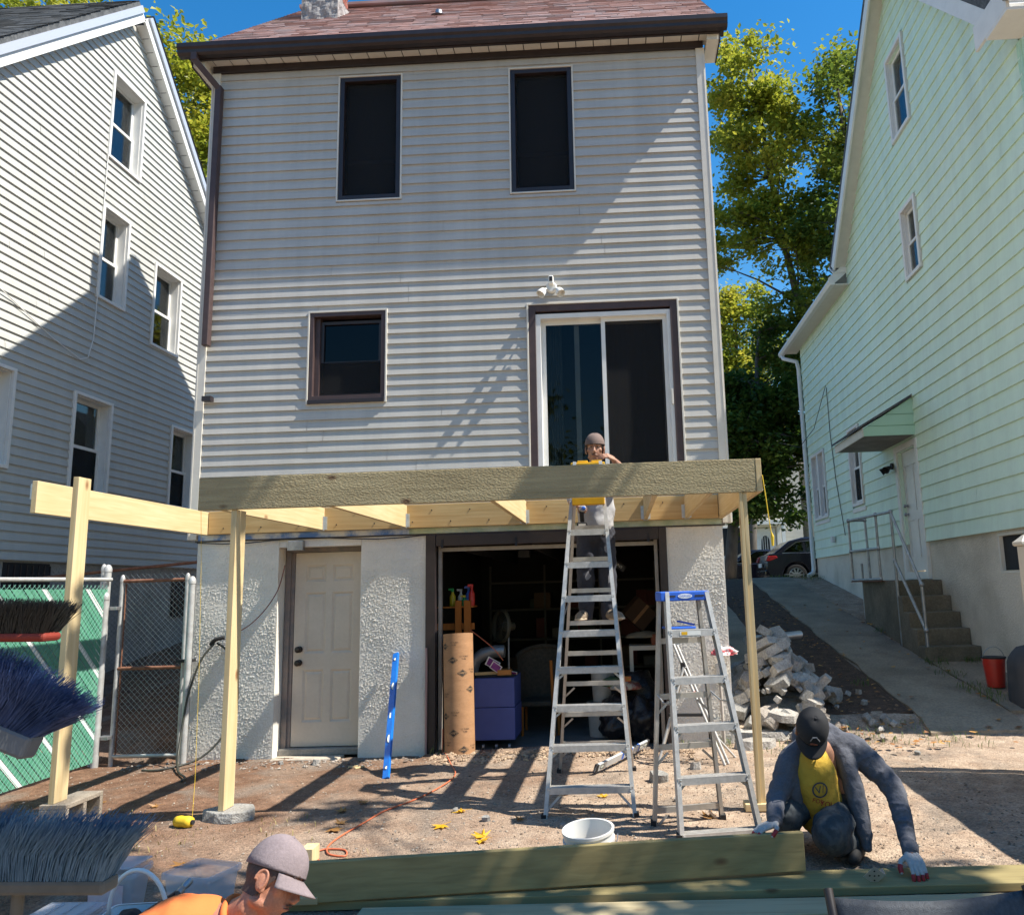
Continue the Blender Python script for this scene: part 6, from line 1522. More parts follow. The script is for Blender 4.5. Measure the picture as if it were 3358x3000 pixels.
def flesh(mb, name, m_, parent, vox=.012, it=6, fold=0.0, fscale=18, **kw):
    """melt overlapping volumes into one continuous skin"""
    o = mb.build(name, m_, parent, smooth=True, **kw)
    r = o.modifiers.new('remesh', 'REMESH'); r.mode = 'VOXEL'; r.voxel_size = vox; r.use_smooth_shade = True
    s_ = o.modifiers.new('smooth', 'SMOOTH'); s_.factor = .5; s_.iterations = it
    if fold:
        tx = bpy.data.textures.new(name+'_fold', 'CLOUDS'); tx.noise_scale = fscale; tx.noise_depth = 2
        d = o.modifiers.new('fold', 'DISPLACE'); d.texture = tx; d.strength = fold; d.mid_level = .5; d.texture_coords = 'GLOBAL'
    return o
def axes(f, up):
    f = Vector(f).normalized(); u = Vector(up); u = (u-f*u.dot(f)).normalized(); return f, f.cross(u), u     # forward, right, up
def head(rt, c, f, up, skin, hair, s_=1.0, neck=None, face=True, cap=None, capm=None, brim_back=False, short=True):
    F, Rr, U = axes(f, up); c = Vector(c)
    P = lambda r, fo, u_: c + (Rr*r + F*fo + U*u_)*s_
    mb = MB()
    ell(mb, P(0,-.012,.035), .078*s_, .098*s_, .098*s_, Rr, F, U, 20, 14)
    ell(mb, P(0,.022,-.035), .064*s_, .070*s_, .080*s_, Rr, F, U, 18, 12)
    ell(mb, P(0,.052,-.088), .034*s_, .032*s_, .030*s_, Rr, F, U, 12, 8)
    for sx in (-1, 1):
        ell(mb, P(sx*.045,.052,-.015), .026*s_, .022*s_, .026*s_, Rr, F, U, 10, 8)
        ell(mb, P(sx*.048,.0,-.075), .022*s_, .04*s_, .022*s_, Rr, F, U, 10, 8)
    mb.tube([P(0,.088,.022), P(0,.100,-.004), P(0,.112,-.030)], [.009*s_,.012*s_,.016*s_], 8)
    ell(mb, P(0,.104,-.034), .019*s_, .013*s_, .010*s_, Rr, F, U, 10, 6)
    ell(mb, P(0,.082,.038), .05*s_, .012*s_, .012*s_, Rr, F, U, 12, 6)      # brow
    ell(mb, P(0,.088,-.062), .026*s_, .012*s_, .012*s_, Rr, F, U, 10, 6)    # lips
    nk = Vector(neck) if neck is not None else P(0,-.05,-.20)
    mb.tube([P(0,-.025,-.03), P(0,-.03,-.10), nk], [.058*s_,.056*s_,.064*s_], 14)
    bd = flesh(mb, 'head', skin, rt, vox=.0055*s_, it=5)
    for sx in (-1, 1):
        e = MB(); ell(e, P(sx*.081,-.008,-.012), .009*s_, .024*s_, .035*s_, Rr, (F*.9-U*.2).normalized(), U, 14, 10)
        ell(e, P(sx*.080,.006,-.036), .009*s_, .010*s_, .013*s_, Rr, F, U, 10, 6)
        er = []
        for k in range(13):
            a = -.6+k/12*4.4; er.append(P(sx*.088, -.012-.022*cos(a+.4)*1.0, -.010+.032*sin(a+.4)))
        e.tube(er, .0055*s_, 6)
        flesh(e, 'ear', skin, rt, vox=.003*s_, it=2)
        if face:
            y = MB(); ell(y, P(sx*.031,.0735,.016), .0115*s_, .0115*s_, .0085*s_, Rr, F, U, 12, 8); y.build('eye', mat('eye_white', (.36,.33,.30), rough=.3), rt, smooth=True)
            y = MB(); ell(y, P(sx*.031,.0810,.015), .0068*s_, .005*s_, .0068*s_, Rr, F, U, 10, 6); y.build('iris', m_wdark, rt, smooth=True)
            MB().tube([P(sx*.014,.094,.038), P(sx*.032,.093,.044), P(sx*.052,.080,.037)], [.004*s_,.0055*s_,.003*s_], 6).build('eyebrow', hair, rt, smooth=True)
            y = MB(); y.tube([P(sx*.017,.084,.0225), P(sx*.031,.089,.0265), P(sx*.046,.079,.0215)], .004*s_, 6); y.build('eyelid', skin, rt, smooth=True)
    if face:
        MB().tube([P(-.024,.092,-.062), P(0,.101,-.0605), P(.024,.092,-.062)], [.002*s_,.0035*s_,.002*s_], 6).build('mouth', mat('lip_line', (.16,.06,.045), rough=.6), rt)
        MB().tube([P(-.026,.094,-.050), P(0,.104,-.0475), P(.026,.094,-.050)], [.002*s_,.0042*s_,.002*s_], 6).build('moustache', hair, rt)
    # cropped hair
    h = MB(); n = 26; m2 = 12; b = 0
    for j in range(m2+1):
        for i in range(n):
            th = 2*pi*i/n; fr = cos(th)      # 1 = front
            low = lerp(-.066, .045, sm(-.1, .75, fr)); top = .136
            ph = j/m2; zz = lerp(top, low, ph)
            q = max(0, 1-((zz-.035)/.104)**2)**.5
            q = max(q, .0) if zz > -.06 else max(q, .35)
            if zz < .0: q = max(q, .80+.9*zz)
            h.v.append(P(sin(th)*.0855*q, -.012+fr*.1065*q - (0.012 if zz < 0 and fr < 0 else 0)*0, zz))
    for j in range(m2):
        for i in range(n): h.f.append((j*n+i, j*n+(i+1) % n, (j+1)*n+(i+1) % n, (j+1)*n+i))
    if short: h.build('hair', hair, rt, smooth=True)
    if cap:
        k = MB(); n = 36; m2 = 12; tilt = .012
        for j in range(m2+1):
            ph = (pi/2)*j/m2
            for i in range(n):
                th = 2*pi*i/n; rr_ = sin(ph)**.85
                k.v.append(P(sin(th)*.090*rr_, -.012+cos(th)*.112*rr_, .030 + .118*cos(ph)*(1-.06*max(0, cos(th))) - (.012*cos(th)*-1 if j == m2 else 0)))
        for j in range(m2):
            for i in range(n): k.f.append((j*n+i, j*n+(i+1) % n, (j+1)*n+(i+1) % n, (j+1)*n+i))
        o = k.build('cap', capm, rt, smooth=True)
        sd = o.modifiers.new('t', 'SOLIDIFY'); sd.thickness = .004; sd.offset = 1
        ell(MB(), P(0,-.012,.149), .008, .008, .005, Rr, F, U, 10, 6).build('cap_button', capm, rt, smooth=True)
        for q in range(6):
            th = 2*pi*q/6+.52; MB().tube([P(sin(th)*.091*sin(pi/2*t_)**.85, -.012+cos(th)*.113*sin(pi/2*t_)**.85, .031+.119*cos(pi/2*t_)*(1-.06*max(0, cos(th)))) for t_ in [x/10 for x in range(1, 11)]], .0016, 5).build('cap_seam', capm, rt, smooth=True)
        bs = -1 if brim_back else 1
        bm_ = MB(); nn = 18
        for j in range(7):
            t_ = j/6
            for i in range(nn+1):
                a = lerp(-1.15, 1.15, i/nn); ex = .072*t_*cos(a*.95)
                r_ = .090+ex*.30; f_ = (.112+ex)
                bm_.v.append(P(sin(a)*r_, -.012+bs*cos(a)*f_, .034 - .030*t_*(1 if not brim_back else .6) - .016*(sin(a)**2)*t_*1.4))
        for j in range(6):
            for i in range(nn): q = j*(nn+1)+i; bm_.f.append((q, q+1, q+nn+2, q+nn+1))
        o = bm_.build('cap_brim', capm, rt, smooth=True); sd = o.modifiers.new('t', 'SOLIDIFY'); sd.thickness = .004
    return P
def hand(rt, w_, d, n, across, curl, skin, tipm=None, s_=1.0, thumb_out=.8, name='hand', spread=.12):
    """w_ wrist, d along the fingers, n towards the palm side, across towards the thumb"""
    d = Vector(d).normalized(); n = Vector(n); n = (n-d*n.dot(d)).normalized(); ac = d.cross(n); 
    if ac.dot(Vector(across)) < 0: ac = -ac
    w_ = Vector(w_); mb = MB(); tip = MB()
    for k in range(4):
        o = (k-1.5)*.0195
        mb.tube([w_ + ac*(o*.75), w_ + d*.045*s_ + ac*(o*1.0), w_ + d*.088*s_ + ac*(o*1.1)], [.0165*s_,.0155*s_,.0125*s_], 8)
    lens = [.074,.080,.072,.058]; offs = [.030,.0102,-.0100,-.0295]
    cu = curl if isinstance(curl, (list, tuple)) else [curl]*4
    for k in range(4):
        p = w_ + d*.086*s_ + ac*(offs[k]*s_); dr = (d + ac*(offs[k]*spread*8)).normalized(); pts = [p - d*.02]
        pts.append(p); ln = lens[k]*s_
        for j, fr in enumerate((.45, .31, .26)):
            a = cu[k]*(1, 1.15, .8)[j]; dr = (dr*cos(a) + n*sin(a)).normalized(); nn2 = (n - dr*n.dot(dr))
            p = p + dr*(ln*fr); pts.append(p)
        rs = [.0105*s_,.0100*s_,.0090*s_,.0082*s_,.0070*s_]
        mb.tube(pts, rs, 8); ell(mb, pts[-1], rs[-1], rs[-1], rs[-1], EX, EY, EZ3, 8, 6)
        for q, r in zip(pts[1:-1], rs[1:-1]): ell(mb, q, r*1.06, r*1.06, r*1.06, EX, EY, EZ3, 8, 6)
        if tipm: tip.tube([pts[-2].lerp(pts[-3], .35), pts[-2], pts[-1], pts[-1]+dr*.006], [.0098*s_,.0096*s_,.0086*s_,.003], 8)
    p = w_ + d*.022*s_ + ac*.030*s_; t1 = p + (d*.55+ac*thumb_out+n*.2).normalized()*.042*s_; t2 = t1 + (d*.95+ac*.35*thumb_out+n*.45).normalized()*.034*s_; t3 = t2 + (d*1.0+n*.5).normalized()*.024*s_
    mb.tube([w_+ac*.012*s_, p, t1, t2, t3], [.016*s_,.0165*s_,.0125*s_,.0105*s_,.0085*s_], 8); ell(mb, t3, .0085*s_, .0085*s_, .0085*s_, EX, EY, EZ3, 8, 6)
    if tipm: tip.tube([t1.lerp(t2, .6), t2, t3, t3+(t3-t2)*.2], [.0125*s_,.0122*s_,.0105*s_,.003], 8)
    o = flesh(mb, name, skin, rt, vox=.0034, it=2)
    if tipm: tip.build('dipped_fingertips', tipm, rt, smooth=True)
    return o
# ---- man on the ladder ------------------------------------------------------------
P1 = root('person', (4.42, -1.05, 1.31), 'person in grey shirt and backwards cap on the tall ladder holding a drill', 'person')
m_gsh = mat('light_grey_shirt', (.40,.40,.41), (.34,.34,.35), 7, rough=.9, bump=.3, bscale=30)
m_navy = mat('navy_work_trousers', (.022,.024,.036), (.034,.036,.05), 6, rough=.9, fine=.15, fscale=50)
m_shoe = mat('tan_trainers', (.26,.20,.14), (.18,.14,.10), 18, rough=.8)
m_capb = mat('faded_brown_cap', (.12,.085,.075), (.17,.12,.105), 7, rough=.9, bump=.2, bscale=60)
bod = MB()
limb(bod, [(4.43,-1.02,2.15),(4.44,-1.04,2.4),(4.445,-1.08,2.66)], [.13,.12,.07]); limb(bod, [(4.34,-1.02,2.12),(4.32,-1.05,1.75),(4.305,-1.02,1.40)], [.08,.06,.042]); limb(bod, [(4.50,-1.02,2.12),(4.515,-1.05,1.75),(4.515,-1.02,1.40)], [.08,.06,.042])
limb(bod, [(4.62,-1.06,2.62),(4.70,-1.16,2.66),(4.62,-1.24,2.755)], [.05,.042,.03]); limb(bod, [(4.27,-1.06,2.6),(4.215,-1.10,2.42),(4.275,-1.22,2.36)], [.05,.042,.03])
flesh(bod, 'body', m_skin, P1, vox=.013, it=4)
sh = MB(); limb(sh, [(4.43,-1.02,2.17),(4.435,-1.03,2.35),(4.44,-1.06,2.56),(4.445,-1.07,2.66)], [.165,.165,.175,.085], 18)
for sx in (-1, 1): ell(sh, (4.435+sx*.075,-1.03,2.33), .10, .115, .22, EX, EY, EZ3)
limb(sh, [(4.57,-1.05,2.62),(4.66,-1.10,2.63),(4.715,-1.16,2.665)], [.075,.065,.058]); limb(sh, [(4.31,-1.05,2.62),(4.24,-1.08,2.5),(4.225,-1.10,2.43)], [.075,.066,.058])
flesh(sh, 'shirt', m_gsh, P1, vox=.013, it=5, fold=.028, fscale=.09)
tr = MB(); limb(tr, [(4.43,-1.02,2.24),(4.43,-1.02,2.12)], [.155,.15], 16)
limb(tr, [(4.35,-1.02,2.12),(4.325,-1.06,1.78),(4.31,-1.02,1.36)], [.105,.085,.068]); limb(tr, [(4.505,-1.02,2.12),(4.52,-1.06,1.78),(4.52,-1.02,1.36)], [.105,.085,.068])
flesh(tr, 'trousers', m_navy, P1, vox=.012, it=4, fold=.03, fscale=.07)
for k, (x, z, w_, h_) in enumerate(((4.345,1.72,.07,.10),(4.545,1.70,.06,.12),(4.53,1.96,.06,.10))):     # torn knee patches
    mb = MB(); n = 9
    for i in range(n): a = 2*pi*i/n; rr_ = random.Random(k*9+i).uniform(.5, 1); q = Vector((x+w_*.5*cos(a)*rr_, 0, z+h_*.5*sin(a)*rr_)); cx_ = 4.325 if x < 4.43 else 4.52; mb.v.append(Vector((q.x, -1.06-sqrt(max(.0006, .094**2-(q.x-cx_)**2)), q.z)))
    mb.f = [tuple(range(n))]; mb.build('faded_patch', mat('faded_patch', (.20,.20,.22), rough=.9), P1)
for x, tw in ((4.30, -.05), (4.515, .12)):
    s2 = MB(); limb(s2, [(x,-1.01,1.375),(x+tw*.2,-1.07,1.37),(x+tw*.8,-1.17,1.355),(x+tw,-1.21,1.35)], [.044,.050,.043,.028], 12)
    flesh(s2, 'shoe', m_shoe, P1, vox=.007, it=4)
    so_ = MB(); pts = [(x-.042,-.99),(x+.042,-.99),(x+.046+tw*.5,-1.12),(x+.034+tw,-1.215),(x+tw,-1.245),(x-.034+tw,-1.215),(x-.046+tw*.5,-1.12)]
    so_.prism(pts, lambda u, v, w_: Vector((u, v, w_)), 1.329, 1.348); so_.build('sole', mat('cream_sole', (.55,.45,.33), rough=.8), P1, bev=.006)
    for q in range(3): yy = -1.09-q*.035; MB().tube([(x+tw*.35-.03,yy,1.395-q*.006),(x+tw*.4,yy-.005,1.415-q*.008),(x+tw*.45+.03,yy,1.395-q*.006)], .004, 6).build('lace', m_blk, P1)
head(P1, (4.445,-1.15,2.885), (-.04,-1,-.12), (0,-.05,1), m_skin, m_hair, 1.0, neck=(4.445,-1.07,2.68), cap=True, capm=m_capb, brim_back=True)
hand(P1, (4.625,-1.235,2.765), (-.62,-.42,.28), (-.35,.35,-.6), (0,0,1), .55, m_skin)
hand(P1, (4.275,-1.215,2.365), (.1,-.55,-.45), (.8,-.1,.1), (0,-.3,1), .85, m_skin)
DR = root('power_drill', (4.30, -1.33, 2.25), 'black cordless drill with blue chuck held by the ladder worker', 'drill')
MB().bar((4.31,-1.30,2.30),(4.315,-1.26,2.20), .04, .04, up=(0,1,0)).build('grip', m_blk, DR, bev=.008); MB().box(4.265, 4.36, -1.31, -1.21, 2.135, 2.195).build('battery', m_blk, DR, bev=.008)
MB().lathe([(0,0),(.028,0),(.03,.03),(.03,.11),(.022,.12),(0,.12)], (4.30,-1.24,2.325), 16, ax=(.25,-1,-.1), caps=False).build('motor_housing', m_gsh, DR, smooth=True, auto=40); MB().lathe([(0,.12),(.018,.12),(.014,.16),(.005,.17),(.004,.22)], (4.30,-1.24,2.325), 12, ax=(.25,-1,-.1), caps=False).build('chuck', m_lblue, DR, smooth=True, auto=40)
MB().box(4.28, 4.345, -1.315, -1.3105, 2.15, 2.18).build('battery_label', m_cream, DR)
# ---- crouching man in the hooded jacket -------------------------------------------
P2 = root('person', (5.85, -3.2, 0), 'person in black cap, grey hooded jacket and yellow shirt crouching over the boards', 'person')
m_hood = mat('grey_hoodie', (.105,.11,.132), (.08,.084,.102), 5, rough=.95, fine=.12, fscale=90, bump=.6, bscale=15, bdist=.022)
m_yts = mat('yellow_tshirt', (.52,.33,.035), (.46,.28,.03), 5, rough=.9, bump=.8, bscale=16, bdist=.02)
m_camo = mat('dark_print_trousers', (.035,.042,.048), (.062,.070,.075), 26, lo=.45, hi=.55, rough=.9)
m_capk = mat('black_cap_cloth', (.010,.010,.012), (.017,.017,.02), 8, rough=.85)
bod = MB(); limb(bod, [(5.90,-3.02,.22),(5.86,-3.18,.42),(5.80,-3.32,.60)], [.14,.13,.08], 14)
limb(bod, [(6.0,-3.28,.60),(6.19,-3.40,.38),(6.18,-3.57,.22),(6.148,-3.74,.14)], [.045,.034,.024,.024]); limb(bod, [(5.60,-3.34,.58),(5.49,-3.46,.37),(5.44,-3.66,.29)], [.045,.034,.024])
limb(bod, [(5.97,-3.05,.2),(5.76,-3.56,.22),(5.98,-3.30,.08)], [.09,.065,.045]); limb(bod, [(5.80,-3.05,.2),(5.55,-3.42,.26),(5.60,-3.12,.07)], [.09,.065,.045])
flesh(bod, 'body', m_skin, P2, vox=.014, it=3)
ts = MB(); limb(ts, [(5.80,-3.24,.21),(5.765,-3.33,.36),(5.74,-3.385,.52),(5.755,-3.37,.63)], [.135,.135,.12,.06], 18)
TS = flesh(ts, 'tshirt', m_yts, P2, vox=.012, it=5, fold=.02, fscale=.08)
hd = MB()
limb(hd, [(5.92,-2.98,.20),(5.90,-3.10,.42),(5.83,-3.24,.62)], [.155,.155,.105], 18)         # back
limb(hd, [(5.84,-3.27,.64),(6.0,-3.27,.60),(6.13,-3.33,.48),(6.205,-3.40,.37)], [.075,.088,.072,.062], 14)   # camera-right arm
limb(hd, [(6.205,-3.40,.37),(6.185,-3.55,.24),(6.155,-3.71,.145)], [.062,.052,.043], 14)
limb(hd, [(5.80,-3.29,.63),(5.63,-3.35,.56),(5.545,-3.42,.44),(5.495,-3.47,.37)], [.072,.080,.066,.058], 14)
limb(hd, [(5.495,-3.47,.37),(5.462,-3.57,.33),(5.445,-3.645,.295)], [.058,.048,.041], 14)
for A_, B_, r0_, r1_ in (((6.205,-3.40,.37),(6.155,-3.71,.145),.064,.046), ((5.495,-3.47,.37),(5.445,-3.645,.295),.060,.044), ((6.06,-3.29,.56),(6.20,-3.39,.39),.082,.066), ((5.60,-3.37,.53),(5.50,-3.46,.38),.074,.060)):
    A_, B_ = Vector(A_), Vector(B_); dd_ = (B_-A_).normalized(); o1 = dd_.orthogonal().normalized(); o2 = dd_.cross(o1); r3 = random.Random(int(r0_*1e4))
    for k in range(6):        # bunched sleeve cloth
        t = (k+.5+r3.uniform(-.25,.25))/6; q = A_.lerp(B_, t); rr_ = lerp(r0_, r1_, t)*r3.uniform(1.03, 1.13); tl = (dd_ + o1*r3.uniform(-.35,.35) + o2*r3.uniform(-.35,.35)).normalized(); p1_ = tl.orthogonal().normalized()
        ell(hd, q, rr_, rr_, .011, p1_, tl.cross(p1_), tl, 14, 6)
limb(hd, [(5.93,-3.32,.58),(5.97,-3.37,.40),(5.99,-3.42,.20),(6.0,-3.45,.09)], [.060,.060,.052,.03], 12)    # hanging right front panel
limb(hd, [(5.62,-3.38,.54),(5.61,-3.40,.40),(5.64,-3.38,.27)], [.055,.05,.035], 12)                          # left front panel
limb(hd, [(5.69,-3.27,.68),(5.80,-3.20,.72),(5.91,-3.27,.68)], [.05,.065,.05], 12)                           # hood bunched at the neck
flesh(hd, 'hooded_jacket', m_hood, P2, vox=.0085, it=3, fold=.018, fscale=.06)
for a, b, r in (((6.165,-3.685,.165),(6.15,-3.725,.135),.044), ((5.452,-3.62,.305),(5.443,-3.655,.29),.042)): MB().tube([a, b], r, 14).build('cuff', m_hood, P2, smooth=True)
tr = MB(); limb(tr, [(5.97,-3.05,.22),(5.86,-3.35,.22),(5.765,-3.57,.20)], [.125,.115,.105], 14); limb(tr, [(5.765,-3.57,.19),(5.87,-3.42,.12),(6.0,-3.28,.08)], [.100,.085,.065], 14)
limb(tr, [(5.80,-3.08,.22),(5.66,-3.28,.27),(5.55,-3.43,.27)], [.12,.105,.09], 14); limb(tr, [(5.55,-3.43,.26),(5.58,-3.28,.15),(5.62,-3.12,.08)], [.09,.075,.06], 14)
flesh(tr, 'trousers', m_camo, P2, vox=.012, it=4, fold=.03, fscale=.07)
for a, b in (((6.0,-3.28,.06),(5.90,-3.50,.045)), ((5.62,-3.12,.06),(5.54,-3.32,.045))):
    s2 = MB(); limb(s2, [a, Vector(a).lerp(Vector(b), .5), b], [.05,.052,.038]); flesh(s2, 'shoe', m_blk, P2, vox=.009, it=3)
Ph = head(P2, (5.725,-3.47,.735), (-.18,-.62,-.90), (.0,-.85,.62), m_skin, m_hair, 1.0, neck=(5.78,-3.33,.63), cap=True, capm=m_capk)
lgo = MB(); lgo.tube([Ph(-.03,.095,.085), Ph(-.008,.088,.115), Ph(.012,.09,.112), Ph(.022,.098,.085)], .003, 6); lgo.build('cap_logo', mat('logo_grey', (.22,.22,.23)), P2)
lgo = MB(); lgo.tube([Ph(-.02,.104,.062), Ph(.0,.106,.066), Ph(.02,.104,.062)], .0045, 6); lgo.build('cap_logo', mat('logo_rust', (.25,.06,.02)), P2)
m_glove = mat('grey_knit_glove', (.42,.41,.40), (.34,.33,.32), 40, rough=.95); m_dip = mat('red_dipped_rubber', (.34,.015,.02), (.26,.012,.018), 20, rough=.6)
hand(P2, (6.150,-3.735,.138), (-.04,-.80,-.24), (0,-.1,-1), (-1,0,0), [.30,.34,.38,.42], m_glove, m_dip, 1.1, .9, spread=.3)
hand(P2, (5.44,-3.655,.288), (-.80,-.50,-.12), (.0,-.15,-1), (.45,-.9,0), [.18,.2,.25,.3], m_glove, m_dip, 1.05, 1.0)
BR = root('joist_hanger_bracket', (5.9, -3.86, .06), 'folded zinc bracket with holes under the gloved hand', 'bracket')
m_zn = mat('zinc_plate', (.66,.60,.53), (.56,.5,.45), 12, rough=.4, metal=.6)
def TBk(u, v, w_): R3 = Euler((.5,.65,.3)).to_matrix(); return Vector((5.90,-3.89,.085)) + R3 @ Vector((u, w_, v))
MB().tbox(TBk, -.04, .04, -.04, .04, 0, .002).build('plate', m_zn, BR); MB().tbox(TBk, .0385, .041, -.04, .04, .002, .05).build('flange', m_zn, BR)
for u, v in ((-.02,.02),(.015,.015),(-.02,-.015),(.018,-.02),(0,0)):
    mb = MB(); n = 10; mb.v = [TBk(u+.005*cos(2*pi*k/n), v+.005*sin(2*pi*k/n), -.0008) for k in range(n)]; mb.f = [tuple(range(n))]; mb.build('hole', m_blk, BR)
# shirt print draped on the yellow shirt
dg = bpy.context.evaluated_depsgraph_get(); ev_ = TS.evaluated_get(dg); me_ = ev_.to_mesh()
bv = BVHTree.FromPolygons([TS.matrix_world @ v.co + (ORG[P2.name] if TS.matrix_world.translation.length < .01 else Vector((0,0,0))) for v in me_.vertices], [tuple(p.vertices) for p in me_.polygons]); ev_.to_mesh_clear()
def drape(vs, fs, c, s_, rot, name, m_):
    mb = MB(); d = Vector((0,1,-.12)).normalized()
    for q in vs:
        x = q.x*cos(rot)-q.y*sin(rot); z = q.x*sin(rot)+q.y*cos(rot); o = Vector((c[0]+x*s_, -4.2, c[1]+z*s_+.1))
        h = bv.ray_cast(o, d)
        if h[0] is None: return
        mb.v.append(h[0]-d*.004)
    mb.f = list(fs); mb.build(name, m_, P2)
m_pr = mat('navy_print', (.05,.055,.07), rough=.9); m_prr = mat('red_print', (.30,.03,.02), rough=.9)
n = 28; rv = [Vector((cos(2*pi*k/n)*r, sin(2*pi*k/n)*r, 0)) for r in (1, .8) for k in range(n)]; rf = [(k, (k+1) % n, n+(k+1) % n, n+k) for k in range(n)]
drape(rv, rf, (5.745,.40), .045, 0, 'emblem_print', m_pr)
vs, fs = text_mesh('V/', .06); drape(vs, fs, (5.745,.40), 1, .2, 'emblem_print', m_pr)
vs, fs = text_mesh('YOU', .045); drape(vs, fs, (5.79,.315), 1, -.2, 'letter_print', m_prr)
vs, fs = text_mesh('FOR', .035); drape(vs, fs, (5.735,.335), 1, -.25, 'letter_print', m_prr)
# ---- man in the orange shirt, bent over at the tubs --------------------------------
P3 = root('person', (3.15, -5.3, 0), 'person in orange shirt and faded grey cap bending down beside the plastic tubs', 'person')
m_or = mat('orange_shirt', (.80,.20,.045), (.72,.17,.04), 4, rough=.85, bump=.15, bscale=50)
m_capg = mat('faded_purple_grey_cap', (.19,.15,.155), (.25,.20,.205), 9, rough=.9, fine=.1, fscale=120, bump=.25, bscale=110)
bod = MB(); limb(bod, [(2.86,-5.36,.20),(3.02,-5.33,.36),(3.20,-5.30,.45)], [.14,.14,.08], 14)
limb(bod, [(2.86,-5.28,.2),(3.10,-5.18,.25),(2.95,-5.22,.03)], [.09,.07,.05]); limb(bod, [(2.86,-5.48,.2),(3.08,-5.52,.25),(2.92,-5.5,.03)], [.09,.07,.05])
limb(bod, [(3.16,-5.10,.38),(3.24,-4.92,.24),(3.36,-4.80,.12)], [.05,.042,.03]); limb(bod, [(3.16,-5.52,.38),(3.26,-5.55,.22),(3.38,-5.40,.10)], [.05,.042,.03])
flesh(bod, 'body', m_skin2, P3, vox=.015, it=3)
ts = MB(); limb(ts, [(2.80,-5.36,.18),(2.92,-5.34,.32),(3.05,-5.32,.40),(3.16,-5.30,.43)], [.19,.19,.165,.085], 20)
for sy in (-1, 1): limb(ts, [(3.10,-5.31+sy*.06,.40),(3.14,-5.31+sy*.19,.38),(3.19,-5.31+sy*.25,.30)], [.09,.085,.07], 14)
flesh(ts, 'tshirt', m_or, P3, vox=.012, it=6, fold=.018, fscale=.1)
MB().tube(smooth_path([Vector((3.19,-5.30,.475)) + Vector((.045*cos(a)*.6+.0, .082*sin(a), -.05*cos(a))) for a in [2*pi*k/14 for k in range(15)]], 2), .012, 8).build('collar', m_or, P3, smooth=True)
tr = MB(); limb(tr, [(2.84,-5.29,.2),(3.10,-5.20,.26),(2.95,-5.22,.06)], [.115,.095,.07]); limb(tr, [(2.84,-5.47,.2),(3.08,-5.50,.26),(2.92,-5.5,.06)], [.115,.095,.07]); flesh(tr, 'trousers', m_navy, P3, vox=.014, it=3)
for y in (-5.22, -5.5): s2 = MB(); limb(s2, [(2.90,y,.045),(3.0,y,.045),(3.10,y,.035)], [.045,.05,.035]); flesh(s2, 'shoe', m_shoe, P3, vox=.01, it=3)
head(P3, (3.325,-5.30,.585), (.90,-.12,-.33), (.28,.40,.86), m_skin2, mat('short_dark_hair', (.05,.03,.025), (.09,.055,.045), 120, rough=.7), 1.0, neck=(3.18,-5.30,.46), cap=True, capm=m_capg)
hand(P3, (3.37,-4.79,.11), (.6,.2,-.3), (.1,-.3,-.9), (0,-1,0), .5, m_skin2); hand(P3, (3.39,-5.39,.09), (.6,.3,-.3), (.1,.3,-.9), (0,1,0), .5, m_skin2)
